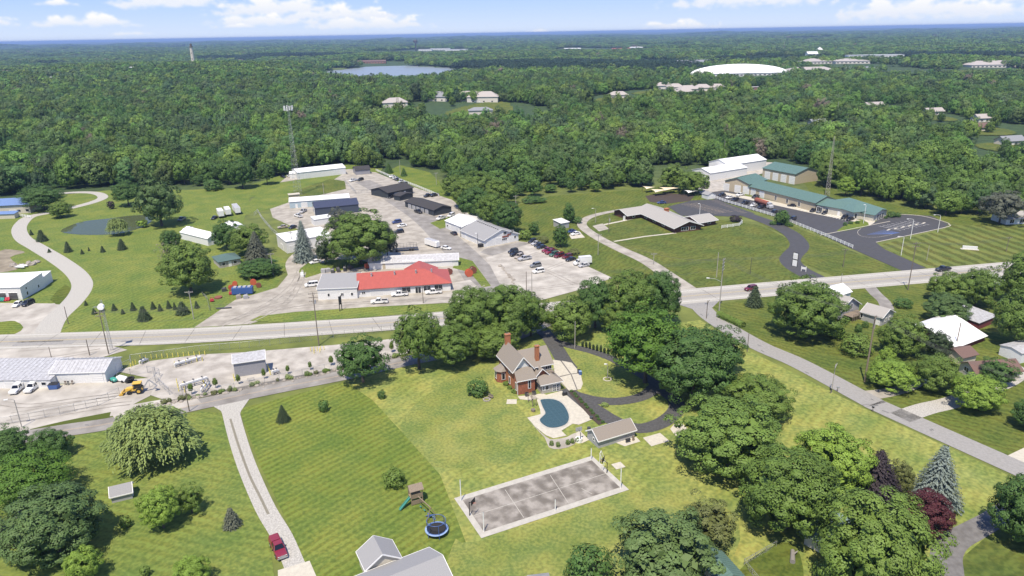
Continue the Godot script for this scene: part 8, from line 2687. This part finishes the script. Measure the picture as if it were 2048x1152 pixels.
	for i in 60:
		var c := bq[rng.randi_range(0, bq.size() - 1)] + Vector2(rng.randf_range(-2.2,2.2), rng.randf_range(-0.9,0.9))
		boulder(c, rng.randf_range(0.25,0.6), "pale stone in the bed along the town road", "stones in the bed along the town road")
	for e in [[-195.7,-270.7, "white boat hull lying left of the winding drive"], [-195.7,-272.6, "second white boat hull lying left of the winding drive"]]:
		var o := thing("boat_hull", e[2], "boat", p3v(e[0], e[1]), 1.3)
		part("hull", loft([[2.2,0.5,0.8,0.1,0.15], [1.4,0.2,0.9,0.4,0.7], [-1.6,0.2,0.85,0.6,0.85], [-2.0,0.25,0.8,0.6,0.8]]), M.wall_white, o)
	# fire hydrant, picnic table and such by the auto shop
	var db := thing("black_dumpster", "black dumpster at the auto shop's front corner", "dumpster", p3v(-12.8,-289.2), 0.5)
	var dbm := MB.new()
	dbm.box(V(0,0.75,0), V(2.0,1.3,1.5))
	part("bin", dbm.mesh(), M.black, db)
	var dbl := MB.new()
	dbl.box(V(0,1.44,0), V(2.1,0.08,1.6))
	part("lid", dbl.mesh(), M.steel_dark, db)
	# fallen log by the lower right cabin
	var lg := MB.new()
	lg.tube(V(-1.6,0.4,0), V(1.4,0.35,0.3), 0.45,0.35,10)
	lg.tube(V(0.2,0.4,0.1), V(0.9,0.8,1.0), 0.22,0.1,8)
	one("fallen_log", lg, "bark_grey", "pale fallen tree trunk in the yard below the green-roofed cabin", "log", p3v(46.8,-98.4), 1.3)
	# dead limbs in the dark tree by the side road
	var dl2 := MB.new()
	var dbase := p3v(54.3,-168.3)
	for q in [[V(0,4,0), V(1.6,10.5,0.5)], [V(0.5,6,0), V(-2.2,12.0,1.2)], [V(0.8,7.5,0.3), V(3.4,11.5,1.0)], [V(-0.8,8.0,0.5), V(-1.0,13.0,2.0)]]:
		dl2.tube(q[0], q[1], 0.16,0.05,6)
	one("dead_limbs", dl2, "bark_grey", "bare pale limbs showing in the thin dark tree by the side road", "branches", dbase + V(0.8,0,1.5))

func boulder(c: Vector2, r: float, label: String, group: String) -> void:
	var mb := MB.new()
	var pts := []
	for j in 4:
		for i in 7:
			var e := lerpf(-0.35,1.35, j / 3.0)
			var t := TAU * i / 7.0
			pts.append(V(cos(t) * cos(e), sin(e) * 0.75 + 0.15, sin(t) * cos(e)) * r * rng.randf_range(0.8,1.15))
	for j in 3:
		for i in 7:
			var k := (i + 1) % 7
			mb.quad(pts[j * 7 + k], pts[j * 7 + i], pts[(j + 1) * 7 + i], pts[(j + 1) * 7 + k])
	for i in range(1,6): mb.tri(pts[21], pts[21 + i + 1], pts[21 + i])
	one("boulder", mb, "stone", label, "boulder", V(c.x, 0, c.y), 0, group)

func hoop(e: Array, turn: float, label: String, m: String) -> void:
	var o := thing("basketball_hoop", label, "basketball hoop", V(e[0], 0.07, e[1]), turn)
	var h: float = maxf(e[2], 3.0)
	var mb := MB.new()
	mb.tube(Vector3.ZERO, V(0, h - 0.6,0), 0.09,0.08,8)
	mb.bar(V(0, h - 0.7,0), V(0, h - 0.3,0.8), 0.09,0.09)
	part("post", mb.mesh(), M[m], o)
	var bm := MB.new()
	bm.box(V(0, h - 0.2,0.85), V(1.5,1.0,0.06))
	part("backboard", bm.mesh(), M[m] if m == "black" else M.wall_grey, o)
	var rm := MB.new()
	for i in 14:
		var t0 := TAU * i / 14.0
		var t1 := TAU * (i + 1) / 14.0
		rm.tube(V(cos(t0) * 0.24, h - 0.5,1.15 + sin(t0) * 0.24), V(cos(t1) * 0.24, h - 0.5,1.15 + sin(t1) * 0.24), 0.02,0.02,5, false)
	part("rim", rm.mesh(), M.orange, o)

func trampoline() -> void:
	var o := thing("trampoline", "round trampoline with blue and pale rim and black safety net", "trampoline", p3v(-14.4,-106.4))
	var R := 2.12
	var pad := MB.new()
	var mt := MB.new()
	var n := 28
	for i in n:
		var t0 := TAU * i / n
		var t1 := TAU * (i + 1) / n
		var a := V(cos(t0), 0, sin(t0))
		var b := V(cos(t1), 0, sin(t1))
		var y := V(0,0.95,0)
		pad.slab([a * (R - 0.42) + y, b * (R - 0.42) + y, b * R + y, a * R + y], 0.05)
		mt.tri(y - V(0,0.03,0), b * (R - 0.4) + y - V(0,0.03,0), a * (R - 0.4) + y - V(0,0.03,0))
	part("rim_pad", pad.mesh(), M.pale_blue_pad, o)
	part("mat", mt.mesh(), M.net_black, o)
	var top := MB.new()
	var net := MB.new()
	for i in n:
		var t0 := TAU * i / n
		var t1 := TAU * (i + 1) / n
		var a := V(cos(t0), 0, sin(t0)) * (R - 0.4)
		var b := V(cos(t1), 0, sin(t1)) * (R - 0.4)
		top.tube(a + V(0,2.75,0), b + V(0,2.75,0), 0.05,0.05,6, false)
		top.tube(a + V(0,0.98,0), b + V(0,0.98,0), 0.06,0.06,6, false)
		for k in 7: net.tube(a + V(0,1.0 + k * 0.25,0), b + V(0,1.0 + k * 0.25,0), 0.012,0.012,3, false)
		net.tube(a + V(0,1,0), a + V(0,2.75,0), 0.012,0.012,3, false)
		net.tube((a + b) * 0.5 + V(0,1,0), (a + b) * 0.5 + V(0,2.75,0), 0.012,0.012,3, false)
	part("net_ring", top.mesh(), M.blue_frame, o)
	part("safety_net", net.mesh(), M.net_black, o, "stuff")
	for i in 6:
		var t := TAU * i / 6.0 + 0.2
		var a := V(cos(t), 0, sin(t)) * (R - 0.1)
		var lm := MB.new()
		lm.tube(a, a + V(0,0.95,0), 0.05,0.05,6)
		lm.tube(a * 0.93 + V(0,0.95,0), V(cos(t), 0, sin(t)) * (R - 0.4) + V(0,2.75,0), 0.05,0.05,6)
		part("leg", lm.mesh(), M.blue_frame, o)

func pipes(p: Array, label: String, h: float) -> void:
	var o := thing("pipework", label, "pipework")
	var a := V(p[0], 0, p[1])
	var b := V(p[2], 0, p[3])
	var u := (b - a).normalized()
	var s := V(-u.z, 0, u.x)
	for k in 2:
		var off := s * (k * 0.9)
		var mb := MB.new()
		mb.tube(a + off, a + off + V(0, h, 0), 0.2,0.2,9)
		mb.tube(a + off + V(0, h, 0), b + off + V(0, h, 0), 0.22,0.22,9)
		mb.tube(b + off + V(0, h, 0), b + off, 0.2,0.2,9)
		part("pipe", mb.mesh(), M.steel if k else M.wall_white, o)
	var n := int(maxf(2, a.distance_to(b) / 2.0))
	for i in n:
		var c := a.lerp(b, (i + 0.5) / n)
		var mb := MB.new()
		mb.tube(c + V(0, h, 0), c + V(0, h + 0.5,0), 0.08,0.08,7)
		mb.tube(c + V(0, h + 0.5,0), c + V(0, h + 0.58,0), 0.25,0.25,10)
		mb.box(c + s * 0.45 + V(0, h * 0.5,0), V(0.12, h, 0.12))
		part("valve", mb.mesh(), M.steel_dark, o)

# ------------------------------------------------------------------ far things
func far_house(p: Array, w: float, d: float, e: float, rise: float, roof: String, label: String, turn := 0.0, wall := "far_wall", called := "distant_house", cat := "house", kind := "hip") -> void:
	var c := Vector2(p[0], p[1])
	var u := Vector2(cos(turn), -sin(turn))
	var y := hill(p[0], p[1]) - 0.4
	var o := building(called, label, [c.x - u.x * w * 0.5, c.y - u.y * w * 0.5, c.x + u.x * w * 0.5, c.y + u.y * w * 0.5], d, e, rise, kind, wall, roof, {"y": y, "cat": cat, "oh": 0.8, "wins": [["f", -w * 0.3,1.0,2.0,1.6,2], ["f", w * 0.05,1.0,2.0,1.6,2], ["f", w * 0.32,1.0,2.0,1.6,2]] if w < 45 else [], "doors": [["f", -w * 0.1,1.2,2.3]] if w < 45 else []})
	if w >= 45:
		for i in int(w / 9.0): window(o, Transform3D(), -w * 0.5 + 4.5 + i * 9.0,1.5,4.5,2.2,2)

func make_far() -> void:
	# houses on the rise in the woods
	far_house([-130.7,-845.0], 28,16,8.0,5.0, "far_roof", "big pale house alone at the left of the hilltop houses", 0.2, "far_wall")
	far_house([-92.8,-909.0], 34,16,5.5,6.0, "far_roof_grey", "dark-roofed house in the middle of the hilltop houses", -0.3)
	far_house([-53.0,-907.9], 24,16,7.5,4.5, "far_roof", "left half of the twin big houses on the rise", -0.1)
	far_house([-32.2,-897.7], 38,18,7.0,6.0, "far_roof", "right and wider half of the twin big houses on the rise", -0.1)
	far_house([-30.5,-796.8], 26,12,5.5,3.0, "far_roof_grey", "low house in front of the twin big houses", 0.1)
	sheet_on("lawn", [-70.5,-803.4,-22.1,-748.5,2.3,-791.4,1.5,-885.3,-20.0,-901.8,-51.8,-865.1], "lawn_bright")
	sheet_on("lawn", [-164.5,-727.6,-139.2,-740.4,-118.4,-791.5,-96.4,-839.1,-104.9,-862.9,-128.6,-823.3,-167.6,-766.6], "lawn_bright")
	sheet_on("lawn", [-492.7,-734.9,-466.0,-747.0,-489.4,-784.3,-515.9,-779.4], "lawn_bright")
	sheet_on("lawn", [-1139.3,-1664.1,-1105.1,-1782.8,-1208.7,-1942.4,-1247.6,-1825.3], "lawn_bright")
	sheet_on("lawn", [173.9,-1401.3,286.6,-1268.8,304.7,-1393.2,199.9,-1529.2], "lawn_bright")
	sheet_on("lawn", [650.6,-2088.4,663.9,-1941.0,757.0,-2238.9,732.8,-2345.1], "meadow")
	far_house([-261.9,-546.5], 12,9,4.0,3.0, "shingle_brown", "brown roof showing above the trees behind the pond", 0.1)
	far_house([135.8,-904.5], 24,12,4.5,4.0, "far_roof", "house with pale roof in a gap of the wide woods", 0.0)
	for e in [[226.7,-1064.2,26, "leftmost"], [232.5,-1018.8,22, "second from left"], [238.6,-969.1,26, "wide lower"], [267.3,-1011.1,24, "middle right"], [297.2,-1057.1,30, "widest, rightmost"], [282.2,-1089.1,22, "hindmost"], [224.9,-927.8,20, "foremost"]]:
		far_house([e[0], e[1]], e[2], 14,5.0,4.5, "far_roof", e[3] + " pale house in the cluster left of the white dome", 0.15 * (int(e[2]) % 3 - 1), "far_wall", "distant_house", "house")
	far_house([381.4,-1115.2], 32,12,4.0,1.5, "far_roof", "small flat pavilion in the woods below the white dome", 0.0, "far_brick", "pavilion", "pavilion", "flat")
	far_house([482.9,-1895.4], 90,60,9.0,7.0, "far_roof_grey", "broad grey-roofed hall behind the white dome", 0.1, "far_wall", "distant_hall", "hall", "x")
	far_house([460.7,-1409.7], 150,40,6.0,2.0, "roof_white", "long white flat building right of the white dome", 0.05, "wall_white", "distant_hall", "hall", "flat")
	far_house([603.7,-1468.7], 95,36,7.5,6.0, "far_roof", "long brick school with tan roof right of the white dome", 0.0, "far_brick", "school_building", "school", "hip")
	far_house([719.3,-1712.3], 70,40,6.0,6.0, "far_roof", "tan-roofed hall behind the brick school", 0.1, "far_wall", "distant_hall", "hall", "hip")
	far_house([782.5,-1686.4], 75,40,6.0,5.0, "far_roof", "tan-roofed hall right behind the brick school", -0.1, "far_wall", "distant_hall", "hall", "hip")
	far_house([673.8,-1785.1], 60,40,6.0,5.0, "far_roof", "tan-roofed hall left behind the brick school", 0.0, "far_wall", "distant_hall", "hall", "hip")
	far_house([715.8,-1507.1], 80,30,6.0,3.0, "far_roof_grey", "grey-roofed hall at the brick school's right end", 0.0, "far_wall", "distant_hall", "hall", "hip")
	far_house([1017.1,-2058.0], 150,26,12.0,1.0, "roof_white", "long white apartment block on the far right slope", -0.05, "wall_white", "apartment_block", "building", "flat")
	far_house([901.1,-2205.2], 30,20,9.0,6.0, "roof_white", "white gabled building among dark trees on the far slope", 0.0, "wall_white", "distant_hall", "building", "x")
	far_house([1057.3,-2529.2], 16,16,16.0,8.0, "roof_white", "white tower-like building among dark trees on the far slope", 0.0, "wall_white", "distant_hall", "building", "hip")
	far_house([999.8,-1505.7], 120,50,6.0,7.0, "far_roof", "wide tan-roofed building near the right border, far off", 0.05, "far_wall", "distant_hall", "building", "hip")
	far_house([1058.9,-1822.1], 40,26,6.0,5.0, "far_roof_grey", "small grey roof in the far woods on the right", 0.0)
	far_house([896.2,-1665.2], 50,30,6.0,4.0, "far_roof", "pale roof between the apartment block and the wide building", 0.0)
	far_house([-439.5,-2405.1], 90,30,6.0,4.0, "shingle_brown", "reddish low building on the lake's far shore", 0.05, "far_brick", "lakeside_building", "building", "x")
	for e in [[-439.4,-3985.5,70, "leftmost"], [-375.7,-4165.2,110, "longest"], [-293.3,-3985.7,80, "third"], [-252.2,-4188.9,60, "rightmost"]]:
		far_house([e[0], e[1]], e[2], 40,10.0,3.0, "roof_white", e[3] + " pale block of the far settlement beyond the lake", 0.0, "wall_white", "distant_block", "building", "flat")
	for e in [[313.4,-3624.8,80, "roof_white", "long white roof in the far plain, middle"], [553.7,-3646.5,90, "roof_red", "red roof in the far plain right of the middle"], [691.1,-4023.8,70, "roof_white", "pale roof in the far plain beside the red roof"], [-832.7,-1629.4,34, "roof_white", "orange-roofed white house in the left woods"], [-837.1,-1368.3,26, "roof_white", "narrow white house in the left woods"], [-1238.1,-1951.8,40, "roof_white", "white farmhouse on the left clearing"], [-1572.8,-2611.7,30, "roof_white", "white speck of a house far left"], [-3254.7,-7256.2,160, "roof_white", "bare pale field building in front of the stone tower's top"], [-4756.0,-7825.1,260, "roof_white", "long pale greenhouse roofs far left"], [351.7,-882.0,18, "far_roof", "small roof corner in the right woods"]]:
		far_house([e[0], e[1]], e[2], 26,6.0,3.0, e[3], e[4], 0.0, "wall_white", "distant_house", "house", "x")
	for e in [[401.1,-795.1,20, "far_roof", "grey house peeping out of the right woods"], [427.2,-725.7,18, "far_roof", "pale roof in the right woods above the round trees"], [398.2,-610.1,22, "shingle_brown", "brown-roofed house in the right woods clearing"], [438.7,-664.8,16, "far_roof", "pale house behind the brown-roofed one in the right woods"], [379.8,-537.4,18, "far_roof_grey", "grey-roofed house at the right border in the woods"], [281.7,-654.4,14, "far_roof_grey", "little grey roof between trunks in the right woods"], [294.6,-406.3,18, "far_roof_grey", "grey roof at the right border behind the pine"]]:
		far_house([e[0], e[1]], e[2], 10,4.0,3.0, e[3], e[4], 0.2, "far_wall", "distant_house", "house", "x")
	far_house([229.5,-310.3], 14,9,3.2,2.0, "shingle_pale", "white house at the right border below the dark pine", 0.1, "wall_white", "distant_house", "house", "x")
	for g in [[400.8,-613.0,24,28], [370.5,-523.6,24,26], [130.1,-873.7,28,46], [411.2,-697.4,14,26], [233.6,-970.2,70,60], [928.7,-1411.3,90,40], [-125.1,-807.4,24,26]]:
		var ring := []
		for i in 12:
			var t := TAU * i / 12.0
			ring.append(g[0] + cos(t) * g[2])
			ring.append(g[1] + sin(t) * g[3])
		sheet_on("lawn", ring, "lawn_bright")
	# white air dome
	var dp := Vector2(456.2,-1463.3)
	var dome := MB.new()
	dome.dome(Vector3.ZERO, 96.0,19.0,40.0,40,10)
	var dd := thing("air_dome", "huge white air-supported dome rising from the woods", "dome", V(dp.x, hill(dp.x, dp.y), dp.y), -0.06)
	part("shell", dome.mesh(), M.dome_white, dd)
	# stone lookout tower on the wooded hill
	var tp := Vector2(-707.6,-1682.9)
	var ty := hill(tp.x, tp.y)
	var tw := thing("lookout_tower", "tall tapering stone lookout tower on the wooded hill", "tower", V(tp.x, ty, tp.y))
	var d := V(tp.x, 0, tp.y).length()
	var H: float = 74.0 - ty
	var r := 0.0024 * d
	var tb := MB.new()
	tb.tube(Vector3.ZERO, V(0, H * 0.87,0), r, r * 0.72,12)
	part("shaft", tb.mesh(), M.tower_stone, tw)
	var tc := MB.new()
	tc.tube(V(0, H * 0.87,0), V(0, H * 0.90,0), r * 0.95, r * 0.95,12)
	tc.tube(V(0, H * 0.90,0), V(0, H * 0.97,0), r * 0.6, r * 0.55,8)
	tc.tube(V(0, H * 0.97,0), V(0, H * 1.02,0), r * 0.75, r * 0.1,8)
	part("lookout", tc.mesh(), M.wood_pole, tw)
	for k in 3:
		var wm := MB.new()
		wm.box(V(0, H * (0.2 + 0.22 * k), r * (0.93 - 0.07 * k)), V(r * 0.22, H * 0.05, r * 0.12))
		part("window", wm.mesh(), M.black, tw)
	# water tower beyond the lake
	var wp := Vector2(-491.9,-4024.5)
	var wy := hill(wp.x, wp.y)
	var wt := thing("water_tower", "dark mushroom-shaped water tower on the plain beyond the lake", "water tower", V(wp.x, wy, wp.y))
	var wb := MB.new()
	wb.tube(Vector3.ZERO, V(0,42,0), 4.0,3.5,12)
	part("stem", wb.mesh(), M.steel_dark, wt)
	var wk := MB.new()
	wk.tube(V(0,38,0), V(0,47,0), 4.0,12.0,16)
	wk.tube(V(0,47,0), V(0,52,0), 12.0,12.0,16)
	wk.dome(V(0,52,0), 12,6,12,16,4)
	part("tank", wk.mesh(), M.steel_dark, wt)
	# thin masts and poles standing out of the woods
	for e in [[-311.8,-998.2,12.5, "pale pole standing out of the woods left of the middle"], [147.5,-490.9,10.9, "slim mast among trees above the depot"], [309.3,-684.6,16.1, "thin mast in the right woods, left one"], [270.8,-628.0,11.5, "pale pole in the right woods below the thin mast"], [271.1,-608.4,11.6, "second pale pole in the right woods"], [-209.6,-557.3,5.8, "dead white trunk in the woods above the pyramidal tree"], [1059.5,-2873.6,32.7, "far radio mast on the right plain"]]:
		var mb := MB.new()
		var y := hill(e[0], e[1])
		var rr := 0.0002 * Vector2(e[0], e[1]).length() + 0.05
		mb.tube(Vector3.ZERO, V(0, e[2] - y + 3.0,0), rr, rr * 0.8,6)
		one("slim_mast", mb, "pole_pale", e[3], "mast", V(e[0], y - 0.5, e[1]))
	# lone trees in the far gardens
	rng.seed = 12
	for e in [[-107.3,-789.7,12.0], [-98.1,-828.7,11.0], [-66.9,-867.7,13.0], [-9.5,-773.9,9.0], [-135.9,-766.2,12.0], [-142.9,-732.6,13.0], [-82.3,-946.6,13.0], [-102.9,-898.3,12.0], [189.8,-949.3,14.0], [202.5,-918.3,14.0], [250.2,-908.8,13.0], [263.5,-1123.6,16.0], [269.4,-932.9,14.0], [409.1,-1151.3,15.0], [389.3,-608.1,11.0], [402.2,-603.1,10.0], [380.7,-587.4,9.0], [424.6,-630.0,12.0], [355.0,-511.2,10.0], [359.5,-499.3,9.0], [399.8,-670.7,10.0], [401.6,-690.6,11.0], [137.2,-842.7,12.0], [116.1,-858.2,12.0], [489.8,-1307.1,16.0], [542.2,-1263.3,17.0], [602.7,-1302.4,17.0], [494.2,-1250.1,17.0], [373.2,-1271.1,17.0], [401.2,-1224.4,17.0], [351.3,-1319.1,17.0]]:
		var o := tree("wood%d" % (int(absf(e[0])) % 6), ["leaf_maple", "leaf_dark", "leaf_mid"][int(absf(e[1])) % 3], e[0], e[1], e[2], e[2] * rng.randf_range(0.7,1.0), "garden tree beside the far houses in the woods' clearings", "garden_tree", "garden trees at the far houses")
		o.position.y = hill(e[0], e[1])

func sheet_on(called: String, p: Array, m: String) -> void:
	# a lawn laid over uneven ground
	var q := smooth_line(p, 4, true)
	var lo := Vector2(1e9,1e9)
	var hi := Vector2(-1e9,-1e9)
	for w in q:
		lo = lo.min(w)
		hi = hi.max(w)
	var mb := MB.new()
	var n := 26
	var st := (hi - lo) / n
	for i in n:
		for j in n:
			var c := lo + Vector2(i + 0.5, j + 0.5) * st
			if not Geometry2D.is_point_in_polygon(c, q): continue
			var v := []
			for k in [[-0.5,0.5], [0.5,0.5], [0.5,-0.5], [-0.5,-0.5]]:
				var w := c + Vector2(k[0], k[1]) * st
				v.append(V(w.x, hill(w.x, w.y) + 0.5, w.y))
			mb.quad(v[0], v[1], v[2], v[3])
	if mb.v.is_empty(): return
	for w in mb.v:
		mb.uv.append(Vector2(w.x, w.z))
		mb.uv2.append(Vector2(w.x, w.z) / 105.0)
	struct(called, mb.mesh(), M[m])

func _ready() -> void:
	make_view()
	make_materials()
	make_terrain()
	make_ground()
	make_crowns()
	make_woods()
	make_buildings()
	make_vehicles()
	make_poles()
	make_fences()
	make_props()
	make_far()
	make_trees()
